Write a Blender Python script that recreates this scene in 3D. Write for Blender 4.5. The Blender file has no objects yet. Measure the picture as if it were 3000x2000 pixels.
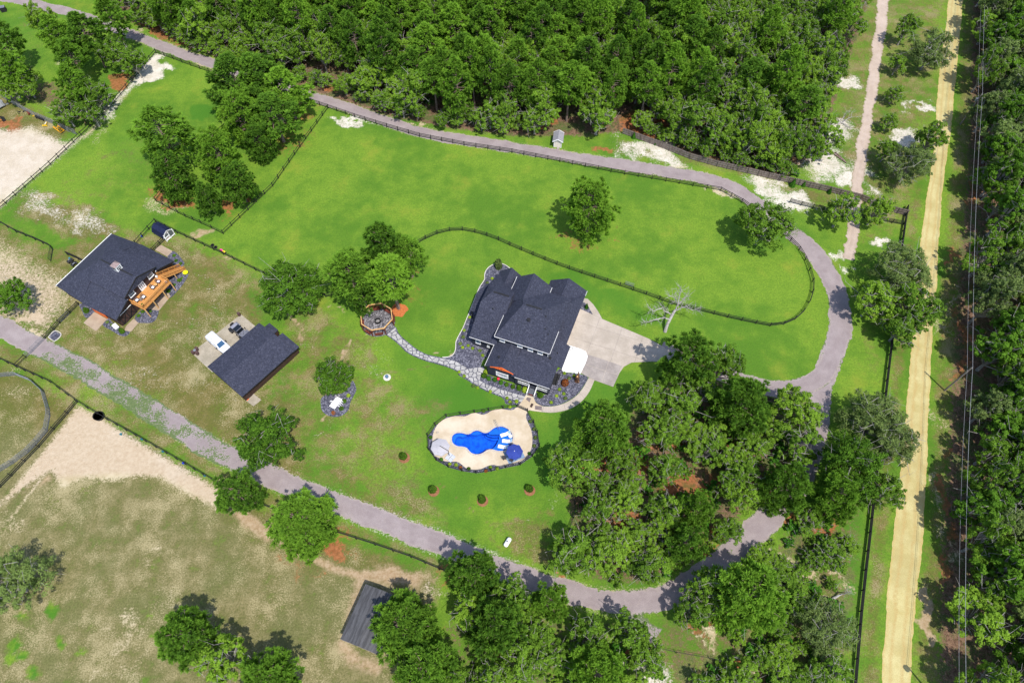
import bpy, bmesh, math, random
import numpy as np
from mathutils import Vector, Matrix
from mathutils.geometry import tessellate_polygon

random.seed(7)
SC = bpy.context.scene
COL = SC.collection
R = math.radians

# ------------------------------------------------------------------ camera
CAM_H = 115.0                      # metres above the ground
FPX = 2000.0                       # focal length in pixels of the 3000 px wide photograph
TH = math.atan2(1200.0, FPX)       # angle between the view axis and straight down
cam_d = bpy.data.cameras.new('camera')
cam_d.sensor_width = 36.0
cam_d.lens = 36.0 * FPX / 3000.0
cam_d.clip_start = 0.5
cam_d.clip_end = 6000
cam = bpy.data.objects.new('camera', cam_d)
COL.objects.link(cam)
cam.location = (0, 0, CAM_H)
cam.rotation_euler = (TH, 0, 0)
SC.camera = cam

# ------------------------------------------------------------------ sky, sun, exposure
SUN_EL, SUN_AZ = R(62.5), R(-58.5)       # azimuth counter-clockwise from +x of the side the sun stands on
world = bpy.data.worlds.new('World')
SC.world = world
world.use_nodes = True
wn = world.node_tree
wn.nodes.clear()
sky = wn.nodes.new('ShaderNodeTexSky')
sky.sky_type = 'NISHITA'
sky.sun_disc = False
sky.sun_elevation = SUN_EL
sky.sun_rotation = math.pi / 2 - SUN_AZ
bg = wn.nodes.new('ShaderNodeBackground')
bg.inputs['Strength'].default_value = 0.15
wo = wn.nodes.new('ShaderNodeOutputWorld')
wn.links.new(sky.outputs[0], bg.inputs[0])
wn.links.new(bg.outputs[0], wo.inputs[0])
sun_d = bpy.data.lights.new('sun', 'SUN')
sun_d.energy = 3.5
sun_d.angle = R(0.53)
sun_d.color = (1.0, 0.955, 0.88)
sun = bpy.data.objects.new('sun', sun_d)
COL.objects.link(sun)
sun.location = (60, -100, 200)
sv = Vector((math.cos(SUN_EL) * math.cos(SUN_AZ), math.cos(SUN_EL) * math.sin(SUN_AZ), math.sin(SUN_EL)))
sun.rotation_euler = sv.to_track_quat('Z', 'Y').to_euler()
SC.view_settings.view_transform = 'Standard'
SC.view_settings.look = 'None'
SC.view_settings.gamma = 1.0
SC.view_settings.exposure = 0.66
SC.view_settings.use_curve_mapping = False
SC.cycles.max_bounces = 6
SC.cycles.transparent_max_bounces = 8

# ------------------------------------------------------------------ survey: photo measurements to ground positions
_ct, _st = math.cos(TH), math.sin(TH)


def G(px, py, z=0.0):
    """ground (or height z) position that was measured at pixel px, py of the 3000 x 2000 photograph"""
    a = (px - 1500) / FPX
    b = (1000 - py) / FPX
    dy = b * _ct + _st
    dz = b * _st - _ct
    t = (z - CAM_H) / dz
    return np.array([a * t, dy * t, z])


def G2(px, py, z=0.0):
    return G(px, py, z)[:2]


def gl(pts, z=0.0):
    return [G2(p[0], p[1], z) for p in pts]


def spline(pts, step=1.0, closed=False):
    """Catmull-Rom through 2-D points, resampled about every step"""
    P = [np.asarray(p, float) for p in pts]
    n = len(P)
    out = []
    for i in range(n if closed else n - 1):
        if closed:
            p0, p1, p2, p3 = P[i - 1], P[i], P[(i + 1) % n], P[(i + 2) % n]
        else:
            p1, p2 = P[i], P[i + 1]
            p0 = P[i - 1] if i > 0 else 2 * p1 - p2
            p3 = P[i + 2] if i + 2 < n else 2 * p2 - p1
        k = max(1, int(round(np.linalg.norm(p2 - p1) / step)))
        for j in range(k):
            t = j / k
            out.append(0.5 * (2 * p1 + (p2 - p0) * t + (2 * p0 - 5 * p1 + 4 * p2 - p3) * t * t + (3 * p1 - p0 - 3 * p2 + p3) * t ** 3))
    if not closed:
        out.append(P[-1])
    return out


def in_poly(poly, X, Y):
    poly = np.asarray(poly)
    ins = np.zeros(X.shape, bool)
    n = len(poly)
    j = n - 1
    for i in range(n):
        xi, yi = poly[i]
        xj, yj = poly[j]
        if yi != yj:
            c = ((yi > Y) != (yj > Y)) & (X < (xj - xi) * (Y - yi) / (yj - yi) + xi)
            ins ^= c
        j = i
    return ins


def poly_dist(poly, X, Y, closed=True):
    poly = np.asarray(poly)
    d = np.full(X.shape, 1e9)
    n = len(poly)
    for i in range(n if closed else n - 1):
        a = poly[i]
        b = poly[(i + 1) % n]
        ab = b - a
        t = np.clip(((X - a[0]) * ab[0] + (Y - a[1]) * ab[1]) / max(1e-9, ab @ ab), 0, 1)
        d = np.minimum(d, np.hypot(X - a[0] - t * ab[0], Y - a[1] - t * ab[1]))
    return d


def clip_poly(poly, nx, ny, c):
    """part of a polygon with nx*x + ny*y <= c"""
    out = []
    n = len(poly)
    for i in range(n):
        a, b = poly[i], poly[(i + 1) % n]
        da, db = nx * a[0] + ny * a[1] - c, nx * b[0] + ny * b[1] - c
        if da <= 0:
            out.append(a)
        if (da < 0 < db) or (db < 0 < da):
            t = da / (da - db)
            out.append((a[0] + (b[0] - a[0]) * t, a[1] + (b[1] - a[1]) * t))
    return out


def area2(p):
    return 0.5 * sum(p[i][0] * p[(i + 1) % len(p)][1] - p[(i + 1) % len(p)][0] * p[i][1] for i in range(len(p)))


# ------------------------------------------------------------------ materials
class NG:
    def __init__(self, name):
        self.m = bpy.data.materials.new(name)
        self.m.use_nodes = True
        self.t = self.m.node_tree
        self.t.nodes.clear()
        self.out = self.n('ShaderNodeOutputMaterial')

    def n(self, kind, **kw):
        nd = self.t.nodes.new(kind)
        for k, v in kw.items():
            setattr(nd, k, v)
        return nd

    def put(self, sock, v):
        if isinstance(v, (int, float)):
            sock.default_value = v
        elif isinstance(v, (tuple, list)):
            sock.default_value = tuple(v) + (1.0,) if len(v) == 3 and sock.type == 'RGBA' else tuple(v)
        else:
            self.t.links.new(v, sock)

    def coord(self, which='Object'):
        return self.n('ShaderNodeTexCoord').outputs[which]

    def noise(self, scale, detail=2.0, rough=0.5, co=None, dist=0.0):
        nd = self.n('ShaderNodeTexNoise')
        nd.inputs['Scale'].default_value = scale
        nd.inputs['Detail'].default_value = detail
        nd.inputs['Roughness'].default_value = rough
        nd.inputs['Distortion'].default_value = dist
        self.put(nd.inputs['Vector'], co if co is not None else self.coord())
        return nd.outputs['Fac']

    def math(self, op, a, b=0.0, c=None):
        nd = self.n('ShaderNodeMath', operation=op)
        self.put(nd.inputs[0], a)
        self.put(nd.inputs[1], b)
        if c is not None:
            self.put(nd.inputs[2], c)
        return nd.outputs[0]

    def step(self, v, lo, hi, a=0.0, b=1.0):
        nd = self.n('ShaderNodeMapRange', interpolation_type='SMOOTHSTEP')
        self.put(nd.inputs[0], v)
        nd.inputs[1].default_value = lo
        nd.inputs[2].default_value = hi
        nd.inputs[3].default_value = a
        nd.inputs[4].default_value = b
        return nd.outputs[0]

    def mix(self, f, a, b, blend='MIX'):
        nd = self.n('ShaderNodeMix', data_type='RGBA', blend_type=blend)
        self.put(nd.inputs[0], f)
        self.put(nd.inputs[6], a)
        self.put(nd.inputs[7], b)
        return nd.outputs[2]

    def bump(self, h, strength=0.3, dist=0.05):
        nd = self.n('ShaderNodeBump')
        nd.inputs['Strength'].default_value = strength
        nd.inputs['Distance'].default_value = dist
        self.put(nd.inputs['Height'], h)
        return nd.outputs[0]

    def bsdf(self, col, rough=0.8, metal=0.0, normal=None, spec=0.3, **kw):
        nd = self.n('ShaderNodeBsdfPrincipled')
        self.put(nd.inputs['Base Color'], col)
        self.put(nd.inputs['Roughness'], rough)
        self.put(nd.inputs['Metallic'], metal)
        nd.inputs['Specular IOR Level'].default_value = spec
        for k, v in kw.items():
            self.put(nd.inputs[k], v)
        if normal is not None:
            self.put(nd.inputs['Normal'], normal)
        return nd.outputs[0]

    def done(self, sh):
        self.t.links.new(sh, self.out.inputs['Surface'])
        return self.m


def simple(name, c1, c2=None, scale=3.0, rough=0.7, bump=0.0, metal=0.0, spec=0.3, fine=0.0, stretch=None):
    """two-tone noise material, optional fine grain and bump"""
    g = NG(name)
    c2 = c2 or tuple(min(1, x * 1.35) for x in c1)
    co = g.coord()
    if stretch:
        mp = g.n('ShaderNodeMapping')
        g.put(mp.inputs['Vector'], co)
        mp.inputs['Scale'].default_value = stretch
        co = mp.outputs[0]
    n1 = g.noise(scale, 4, 0.6, co)
    f = g.step(n1, 0.33, 0.67)
    col = g.mix(f, c1, c2)
    n2 = None
    if fine:
        n2 = g.noise(scale * 9, 2, 0.6, co)
        col = g.mix(g.step(n2, 0.35, 0.65, 0, fine), col, tuple(x * 0.45 for x in c1))
    nm = g.bump(n2 if n2 is not None else n1, bump, 0.04) if bump else None
    return g.done(g.bsdf(col, rough, metal, nm, spec))


# ------------------------------------------------------------------ object helpers
def tag(o, label=None, cat=None, group=None, kind=None):
    if label:
        o['label'] = label
    if cat:
        o['category'] = cat
    if group:
        o['group'] = group
    if kind:
        o['kind'] = kind
    return o


def empty(name, loc=(0, 0, 0), rz=0.0, label=None, cat=None, group=None, scale=1.0):
    o = bpy.data.objects.new(name, None)
    o.empty_display_size = 0.3
    COL.objects.link(o)
    o.location = (float(loc[0]), float(loc[1]), float(loc[2]) if len(loc) > 2 else 0.0)
    o.rotation_euler = (0, 0, rz)
    o.scale = (scale, scale, scale)
    return tag(o, label, cat, group)


def link(name, me, parent=None, loc=None, rz=None, scale=None, **kw):
    o = bpy.data.objects.new(name, me)
    COL.objects.link(o)
    if parent is not None:
        o.parent = parent
    if loc is not None:
        o.location = tuple(float(v) for v in loc)
    if rz is not None:
        o.rotation_euler = (0, 0, rz) if not isinstance(rz, tuple) else rz
    if scale is not None:
        o.scale = scale
    return tag(o, **kw)


def fast_mesh(name, V, F, mat=None, smooth=False):
    """V (n,3) floats, F (m,k) ints, all faces with k corners"""
    me = bpy.data.meshes.new(name)
    V = np.ascontiguousarray(V, dtype=np.float32)
    F = np.ascontiguousarray(F, dtype=np.int32)
    m, k = F.shape
    me.vertices.add(len(V))
    me.vertices.foreach_set('co', V.ravel())
    me.loops.add(m * k)
    me.loops.foreach_set('vertex_index', F.ravel())
    me.polygons.add(m)
    me.polygons.foreach_set('loop_start', np.arange(0, m * k, k, dtype=np.int32))
    me.polygons.foreach_set('loop_total', np.full(m, k, dtype=np.int32))
    if smooth:
        me.polygons.foreach_set('use_smooth', np.ones(m, bool))
    me.update(calc_edges=True)
    if mat:
        me.materials.append(mat)
    return me


class MB:
    """collects shapes, builds ONE mesh object"""

    def __init__(self):
        self.v = []
        self.f = []

    def add(self, vs, fs):
        b = len(self.v)
        self.v += [tuple(float(c) for c in p) for p in vs]
        self.f += [tuple(i + b for i in f) for f in fs]
        return self

    def box(self, x0, x1, y0, y1, z0, z1):
        return self.add([(x0, y0, z0), (x1, y0, z0), (x1, y1, z0), (x0, y1, z0), (x0, y0, z1), (x1, y0, z1), (x1, y1, z1), (x0, y1, z1)],
                        [(3, 2, 1, 0), (4, 5, 6, 7), (0, 1, 5, 4), (1, 2, 6, 5), (2, 3, 7, 6), (3, 0, 4, 7)])

    def bar(self, a, b, w, h=None, up=(0, 0, 1)):
        """square bar from a to b, w wide, h high"""
        h = h or w
        a, b = Vector(a), Vector(b)
        d = (b - a).normalized()
        up = Vector(up)
        if abs(d.dot(up)) > 0.99:
            up = Vector((1, 0, 0))
        s = d.cross(up).normalized()
        t = s.cross(d).normalized()
        vs = []
        for p in (a, b):
            for i, j in ((-1, -1), (1, -1), (1, 1), (-1, 1)):
                vs.append(p + s * (i * w / 2) + t * (j * h / 2))
        return self.add(vs, [(3, 2, 1, 0), (4, 5, 6, 7), (0, 1, 5, 4), (1, 2, 6, 5), (2, 3, 7, 6), (3, 0, 4, 7)])

    def tube(self, pts, rad, k=8, caps=True):
        pts = [Vector(p) for p in pts]
        if not isinstance(rad, (list, tuple, np.ndarray)):
            rad = [rad] * len(pts)
        vs, fs = [], []
        ref = Vector((0.31, 0.74, 0.6)).normalized()
        for i, p in enumerate(pts):
            d = (pts[min(i + 1, len(pts) - 1)] - pts[max(i - 1, 0)])
            d = d.normalized() if d.length > 1e-9 else Vector((0, 0, 1))
            s = d.cross(ref)
            if s.length < 1e-3:
                s = d.cross(Vector((1, 0, 0)))
            s.normalize()
            t = s.cross(d)
            for j in range(k):
                a = 2 * math.pi * j / k
                vs.append(p + (s * math.cos(a) + t * math.sin(a)) * rad[i])
        for i in range(len(pts) - 1):
            for j in range(k):
                fs.append((i * k + j, i * k + (j + 1) % k, (i + 1) * k + (j + 1) % k, (i + 1) * k + j))
        if caps:
            fs.append(tuple(range(k))[::-1])
            fs.append(tuple(range((len(pts) - 1) * k, len(pts) * k)))
        return self.add(vs, fs)

    def lathe(self, prof, k=16, c=(0, 0, 0), sx=1.0, sy=1.0):
        """profile of (r, z) turned about the vertical through c"""
        vs, fs = [], []
        for r, z in prof:
            for j in range(k):
                a = 2 * math.pi * j / k
                vs.append((c[0] + r * math.cos(a) * sx, c[1] + r * math.sin(a) * sy, c[2] + z))
        for i in range(len(prof) - 1):
            for j in range(k):
                fs.append((i * k + j, i * k + (j + 1) % k, (i + 1) * k + (j + 1) % k, (i + 1) * k + j))
        if prof[0][0] > 1e-6:
            fs.append(tuple(range(k))[::-1])
        if prof[-1][0] > 1e-6:
            fs.append(tuple(range((len(prof) - 1) * k, len(prof) * k)))
        return self.add(vs, fs)

    def prism(self, poly, z0, z1, holes=(), bottom=False):
        """flat slab with the outline poly; z1 may be a list"""
        loops = [list(poly)] + [list(h) for h in holes]
        if area2(loops[0]) < 0:
            loops[0].reverse()
        for h in loops[1:]:
            if area2(h) > 0:
                h.reverse()
        tris = tessellate_polygon([[Vector((p[0], p[1], 0)) for p in lp] for lp in loops])
        flat = [p for lp in loops for p in lp]
        n = len(flat)
        vs = [(p[0], p[1], z1) for p in flat] + [(p[0], p[1], z0) for p in flat]
        fs = []
        for t in tris:
            a = area2([flat[i] for i in t])
            fs.append(tuple(t) if a > 0 else tuple(t)[::-1])
            if bottom:
                fs.append(tuple(i + n for i in (t[::-1] if a > 0 else t)))
        b = 0
        for lp in loops:
            m = len(lp)
            for i in range(m):
                j = (i + 1) % m
                fs.append((b + i + n, b + j + n, b + j, b + i))
            b += m
        return self.add(vs, fs)

    def hull(self, pts):
        bm = bmesh.new()
        for p in pts:
            bm.verts.new(tuple(float(c) for c in p))
        r = bmesh.ops.convex_hull(bm, input=bm.verts)
        dead = [e for e in r['geom_interior'] if isinstance(e, bmesh.types.BMVert)]
        bmesh.ops.delete(bm, geom=dead, context='VERTS')
        bmesh.ops.dissolve_limit(bm, angle_limit=0.001, verts=bm.verts, edges=bm.edges)
        bm.verts.index_update()
        self.add([v.co[:] for v in bm.verts], [[v.index for v in f.verts] for f in bm.faces])
        bm.free()
        return self

    def xf(self, M):
        self.v = [tuple(M @ Vector(p)) for p in self.v]
        return self

    def mesh(self, name, mat=None, smooth=False):
        me = bpy.data.meshes.new(name)
        me.from_pydata(self.v, [], self.f)
        if smooth:
            me.polygons.foreach_set('use_smooth', np.ones(len(me.polygons), bool))
        if mat:
            me.materials.append(mat)
        me.update()
        return me

    def build(self, name, mat, parent=None, smooth=False, bevel=0.0, **kw):
        me = self.mesh(name, mat, smooth)
        if bevel:
            bm = bmesh.new()
            bm.from_mesh(me)
            bmesh.ops.bevel(bm, geom=bm.edges[:], offset=bevel, segments=2, affect='EDGES', profile=0.6)
            bm.to_mesh(me)
            bm.free()
        return link(name, me, parent, **kw)


def ubox():
    return MB().box(-0.5, 0.5, -0.5, 0.5, -0.5, 0.5)


def copy_tree(o, parent=None):
    c = o.copy()
    COL.objects.link(c)
    c.parent = parent
    for ch in list(o.children):
        copy_tree(ch, c)
    return c

# ------------------------------------------------------------------ materials used all over
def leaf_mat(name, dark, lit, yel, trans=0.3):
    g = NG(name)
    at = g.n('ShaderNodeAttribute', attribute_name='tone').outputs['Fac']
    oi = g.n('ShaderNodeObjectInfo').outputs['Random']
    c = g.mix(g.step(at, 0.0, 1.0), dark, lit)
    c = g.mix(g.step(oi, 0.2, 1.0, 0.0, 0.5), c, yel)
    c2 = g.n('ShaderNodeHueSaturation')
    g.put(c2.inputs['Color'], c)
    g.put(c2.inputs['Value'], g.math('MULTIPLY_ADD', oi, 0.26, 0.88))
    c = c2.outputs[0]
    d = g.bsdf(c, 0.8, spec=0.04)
    tr = g.n('ShaderNodeBsdfTranslucent')
    g.put(tr.inputs[0], g.mix(0.5, c, yel))
    ms = g.n('ShaderNodeMixShader')
    ms.inputs[0].default_value = trans
    g.t.links.new(d, ms.inputs[1])
    g.t.links.new(tr.outputs[0], ms.inputs[2])
    return g.done(ms.outputs[0])


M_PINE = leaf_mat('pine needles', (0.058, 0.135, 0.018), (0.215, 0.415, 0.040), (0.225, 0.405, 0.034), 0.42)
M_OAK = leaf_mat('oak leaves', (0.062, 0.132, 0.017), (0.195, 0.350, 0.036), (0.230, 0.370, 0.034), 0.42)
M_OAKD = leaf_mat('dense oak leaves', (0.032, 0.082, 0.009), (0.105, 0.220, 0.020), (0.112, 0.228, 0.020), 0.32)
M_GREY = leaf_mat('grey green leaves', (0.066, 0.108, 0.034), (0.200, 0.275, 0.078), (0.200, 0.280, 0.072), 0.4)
M_BUSH = leaf_mat('bush leaves', (0.030, 0.100, 0.012), (0.070, 0.210, 0.020), (0.080, 0.225, 0.020), 0.3)
M_LIME = leaf_mat('lime leaves', (0.17, 0.29, 0.02), (0.34, 0.48, 0.05), (0.40, 0.50, 0.04), 0.3)
M_RUST = leaf_mat('rust leaves', (0.16, 0.045, 0.015), (0.30, 0.09, 0.03), (0.30, 0.12, 0.03), 0.2)
M_BARK = simple('pine bark', (0.13, 0.085, 0.065), (0.25, 0.19, 0.16), 4, 0.9, 0.4)
M_TWIG = simple('grey bark', (0.17, 0.155, 0.14), (0.34, 0.32, 0.29), 3, 0.9, 0.3)
M_DEAD = simple('bleached dead wood', (0.238, 0.216, 0.206), (0.418, 0.396, 0.376), 3, 0.9, 0.3)
M_FENCE = simple('black fence paint', (0.012, 0.012, 0.013), (0.022, 0.021, 0.021), 3, 0.7)
M_ROOF = None
M_CEDAR = simple('cedar boards', (0.46, 0.20, 0.055), (0.58, 0.29, 0.09), 1.2, 0.65, 0.0, fine=0.25, stretch=(1, 6, 1))
M_GREYWOOD = simple('weathered planks', (0.15, 0.115, 0.095), (0.27, 0.225, 0.20), 1.0, 0.9, 0.2, fine=0.3, stretch=(3, 3, 0.6))
M_WHITE = simple('white paint', (0.72, 0.72, 0.70), (0.80, 0.80, 0.79), 2, 0.5)
M_NAVY = simple('dark slate siding', (0.020, 0.023, 0.034), (0.028, 0.032, 0.046), 1.5, 0.65)
M_BROWN = simple('dark brown siding', (0.040, 0.021, 0.017), (0.055, 0.030, 0.024), 1.5, 0.7)
M_TRIMD = simple('dark trim', (0.012, 0.012, 0.014), (0.02, 0.02, 0.022), 2, 0.6)
M_BLACK = simple('black rubber', (0.008, 0.008, 0.008), (0.018, 0.018, 0.018), 5, 0.75)
M_STEEL = simple('galvanised steel', (0.22, 0.225, 0.24), (0.32, 0.325, 0.34), 4, 0.55, metal=0.6)
M_ORANGE = simple('orange stained timber', (0.62, 0.10, 0.02), (0.75, 0.16, 0.03), 3, 0.6)
M_REDWOOD = simple('red brown stained timber', (0.10, 0.022, 0.014), (0.17, 0.045, 0.028), 2.5, 0.6, fine=0.3)
M_TAN = simple('tan timber', (0.50, 0.27, 0.10), (0.64, 0.40, 0.17), 2.5, 0.7)
M_YELLOW = simple('yellow machine paint', (0.65, 0.40, 0.015), (0.72, 0.47, 0.02), 3, 0.5)


def glass_mat(name, col, rough=0.08):
    g = NG(name)
    return g.done(g.bsdf(col, rough, 0.0, None, 0.8))


M_GLASS = glass_mat('window glass', (0.05, 0.10, 0.17))
M_GLASSP = glass_mat('pale window glass', (0.110, 0.135, 0.143), 0.15)
M_CARGLASS = glass_mat('car glass', (0.02, 0.07, 0.15), 0.05)
M_DARKGLASS = glass_mat('dark car glass', (0.008, 0.010, 0.013), 0.06)


def roof_mat(name, c1, c2, c3):
    """asphalt shingles: mottled courses"""
    g = NG(name)
    co = g.coord()
    a = g.noise(2.2, 3, 0.7, co)
    v = g.n('ShaderNodeTexVoronoi')
    v.inputs['Scale'].default_value = 5.5
    g.put(v.inputs['Vector'], co)
    f = g.n('ShaderNodeSeparateColor')
    g.put(f.inputs[0], v.outputs['Color'])
    col = g.mix(g.step(a, 0.3, 0.7), c1, c2)
    col = g.mix(g.step(f.outputs[0], 0.55, 0.95, 0, 0.75), col, c3)
    col = g.mix(g.step(f.outputs[1], 0.6, 1.0, 0, 0.6), col, tuple(x * 0.5 for x in c1))
    big = g.noise(0.25, 2, 0.5, co)
    col = g.mix(g.step(big, 0.35, 0.7, 0, 0.3), col, c2)
    nm = g.bump(f.outputs[2], 0.35, 0.03)
    return g.done(g.bsdf(col, 0.85, 0, nm, 0.25))


M_ROOF = roof_mat('charcoal shingles', (0.024, 0.027, 0.044), (0.034, 0.037, 0.059), (0.061, 0.064, 0.092))


def gravel_mat(name, lo, mid, hi, scale=6.0):
    g = NG(name)
    co = g.coord()
    v = g.n('ShaderNodeTexVoronoi')
    v.inputs['Scale'].default_value = scale
    g.put(v.inputs['Vector'], co)
    s = g.n('ShaderNodeSeparateColor')
    g.put(s.inputs[0], v.outputs['Color'])
    col = g.mix(g.step(s.outputs[0], 0.1, 0.6), lo, mid)
    col = g.mix(g.step(s.outputs[1], 0.6, 0.95), col, hi)
    big = g.noise(0.6, 3, 0.6, co)
    col = g.mix(g.step(big, 0.3, 0.75, 0, 0.3), col, lo)
    nm = g.bump(v.outputs['Distance'], 0.7, 0.06)
    return g.done(g.bsdf(col, 0.8, 0, nm, 0.3))


M_GRAVEL = gravel_mat('blue grey gravel', (0.032, 0.033, 0.049), (0.074, 0.074, 0.102), (0.192, 0.189, 0.231), 5.0)
M_ROCK = simple('gravel stone', (0.060, 0.062, 0.084), (0.192, 0.192, 0.232), 1.3, 0.85)
M_FLAG = simple('pale flagstone', (0.285, 0.274, 0.265), (0.412, 0.399, 0.386), 0.8, 0.85, 0.2, fine=0.2)
M_CONC = simple('concrete', (0.336, 0.287, 0.236), (0.420, 0.361, 0.305), 0.35, 0.85, 0.0, fine=0.12)
M_CONCD = simple('stained concrete', (0.244, 0.212, 0.197), (0.336, 0.295, 0.271), 0.45, 0.85, 0.0, fine=0.2)
M_DECK = simple('sand coloured pool deck', (0.414, 0.330, 0.223), (0.540, 0.458, 0.353), 0.22, 0.8, 0.0, fine=0.06)
M_SLAB = simple('tan concrete slab', (0.294, 0.220, 0.156), (0.361, 0.282, 0.205), 0.5, 0.85, 0.0, fine=0.15)
M_OLDSLAB = simple('old concrete slab', (0.277, 0.241, 0.180), (0.370, 0.324, 0.254), 0.5, 0.85, 0.0, fine=0.25)
M_EDGE = simple('pale edging', (0.50, 0.46, 0.42), (0.60, 0.56, 0.52), 1, 0.8)
M_MULCH = simple('orange pine straw', (0.36, 0.10, 0.028), (0.52, 0.17, 0.05), 3, 0.95, 0.5, fine=0.3)
M_MULCHB = simple('brown mulch', (0.20, 0.085, 0.04), (0.28, 0.13, 0.065), 3, 0.95, 0.5, fine=0.3)

# ------------------------------------------------------------------ the ground: one sheet, cover painted as what grows or lies there
gx = np.concatenate([[-2500, -1200, -600, -350, -250, -205, -180], np.arange(-165, 165.01, 0.6), [180, 205, 250, 350, 600, 1200, 2500]])
gy = np.concatenate([[-2000, -900, -400, -200, -100, -60, -35, -20], np.arange(-8, 214.01, 0.6), [225, 245, 280, 340, 450, 700, 1300, 2500]])
GX, GY = np.meshgrid(gx, gy)
vx, vy = GX.ravel(), GY.ravel()
mask = {k: np.zeros(vx.shape) for k in ('sand', 'dry', 'straw', 'soil', 'lush', 'litter', 'tan', 'white')}


_wr = np.random.default_rng(99)
wx, wy = np.zeros_like(vx), np.zeros_like(vx)
for lam, am in ((17.0, 0.9), (9.0, 0.8), (5.0, 0.55), (3.0, 0.40), (1.9, 0.25)):
    for _ in range(3):
        a_, b_, c_ = _wr.uniform(0, 6.28, 3)
        s_ = np.sin((vx * math.cos(a_) + vy * math.sin(a_)) * 6.28 / lam + b_)
        wx += am * s_ * math.cos(c_)
        wy += am * s_ * math.sin(c_)


def blob(kind, px, py, rx, ry, rot=0, amt=1.0, soft=0.5):
    """elliptical patch of one kind of ground cover; size surveyed in photo pixels, kept in metres"""
    c = G2(px, py)
    cr, sr = math.cos(R(rot)), math.sin(R(rot))
    ex = G2(px + rx * cr, py + rx * sr) - c
    ey = G2(px - ry * sr, py + ry * cr) - c
    det = ex[0] * ey[1] - ex[1] * ey[0]
    dx, dy = vx + wx - c[0], vy + wy - c[1]
    a = (dx * ey[1] - dy * ey[0]) / det
    b = (ex[0] * dy - ex[1] * dx) / det
    d = np.hypot(a, b)
    w = np.clip((1 + soft - d) / (2 * soft), 0, 1)
    mask[kind] = np.maximum(mask[kind], amt * w * w * (3 - 2 * w))


def area(kind, pts, amt=1.0, soft=2.0, sub=False):
    """patch with an outline; soft edge in metres"""
    P = np.array(gl(pts))
    ins = in_poly(P, vx, vy)
    near = (vx > P[:, 0].min() - soft) & (vx < P[:, 0].max() + soft) & (vy > P[:, 1].min() - soft) & (vy < P[:, 1].max() + soft)
    d = np.full(vx.shape, 99.0)
    d[near] = poly_dist(P, vx[near], vy[near])
    d = np.where(ins, d, -d)
    w = np.clip((d + soft) / (2 * soft), 0, 1) * near
    w = w * w * (3 - 2 * w)
    if sub:
        mask[kind] = mask[kind] * (1 - amt * w)
    else:
        mask[kind] = np.maximum(mask[kind], amt * w)


def trail(kind, pts, width, amt=1.0, soft=0.5):
    P = np.array(spline(gl(pts), 2.0))
    near = (vx > P[:, 0].min() - 9) & (vx < P[:, 0].max() + 9) & (vy > P[:, 1].min() - 9) & (vy < P[:, 1].max() + 9)
    d = np.full(vx.shape, 99.0)
    d[near] = poly_dist(P, vx[near], vy[near], False)
    w = np.clip((width / 2 + soft - d) / (2 * soft), 0, 1)
    mask[kind] = np.maximum(mask[kind], amt * w * w * (3 - 2 * w))


# dry yard round the barn and below, lower paddock
area('dry', [(-300, 640), (0, 640), (160, 720), (330, 660), (560, 690), (760, 800), (800, 1000), (830, 1300), (760, 1400), (500, 1250), (300, 1130), (60, 990), (-300, 900)], 0.72, 5)
area('dry', [(-400, 1080), (0, 1060), (230, 1180), (520, 1345), (640, 1420), (960, 1560), (1300, 1680), (1200, 2100), (-400, 2400)], 0.84, 2.5)
area('tan', [(-400, 1300), (150, 1260), (600, 1440), (900, 1640), (1300, 1720), (1250, 2150), (-400, 2500)], 0.8, 5)
area('dry', [(660, 1340), (700, 1100), (760, 950), (950, 980), (1180, 1100), (1260, 1400), (1300, 1540), (1480, 1660), (1300, 1590), (900, 1430)], 0.5, 6)
blob('dry', 1000, 1180, 330, 110, 10, 0.55)
blob('dry', 1100, 1460, 250, 60, 20, 0.62)
blob('dry', 1560, 1590, 120, 90, 20, 0.62)
blob('dry', 900, 960, 110, 60, 0, 0.6)
blob('dry', 820, 1290, 120, 160, 0, 0.72)
blob('dry', 560, 1130, 260, 130, 30, 0.85)
blob('dry', 420, 1010, 160, 80, 30, 0.8)
blob('dry', 640, 880, 120, 70, 20, 0.8)
blob('dry', 1000, 1040, 120, 70, 0, 0.6)
blob('lush', 640, 1150, 70, 30, 45, 0.5)
blob('lush', 820, 1120, 90, 24, -50, 0.6)
blob('lush', 790, 905, 70, 30, 20, 0.6)
blob('lush', 1400, 1180, 160, 70, 10, 0.8)
blob('lush', 1280, 1440, 170, 70, 15, 0.5)
blob('lush', 1620, 1330, 60, 130, 0, 0.7)
blob('lush', 1240, 1030, 90, 90, 0, 0.5)
blob('lush', 1800, 1140, 90, 60, 0, 0.6)
blob('lush', 1760, 870, 260, 40, 20, 0.7)
blob('lush', 1330, 760, 120, 60, 0, 0.35)
blob('lush', 600, 325, 42, 22, 15, 0.9)
blob('lush', 390, 430, 80, 60, 30, 0.5)
blob('lush', 640, 1520, 60, 26, 40, 0.7)
blob('lush', 690, 1600, 80, 18, 35, 0.6)
blob('lush', 2620, 30, 90, 60, 0, 0.4)
area('dry', [(-100, 985), (60, 1010), (240, 1105), (400, 1200), (560, 1300), (660, 1370), (800, 1430), (1000, 1520), (1300, 1640), (1330, 1690), (1000, 1570), (770, 1490), (520, 1350), (240, 1190), (0, 1060), (-100, 1030)], 0.62, 1.5)
area('dry', [(2140, 1110), (2230, 1110), (2300, 1120), (2260, 1100)], 0.4, 2)
area('lush', [(1240, 900), (1330, 800), (1420, 720), (1600, 800), (1760, 860), (1900, 900), (1960, 960), (1900, 985), (1750, 920), (1640, 1000), (1500, 1060), (1300, 1040)], 0.55, 12)
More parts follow.
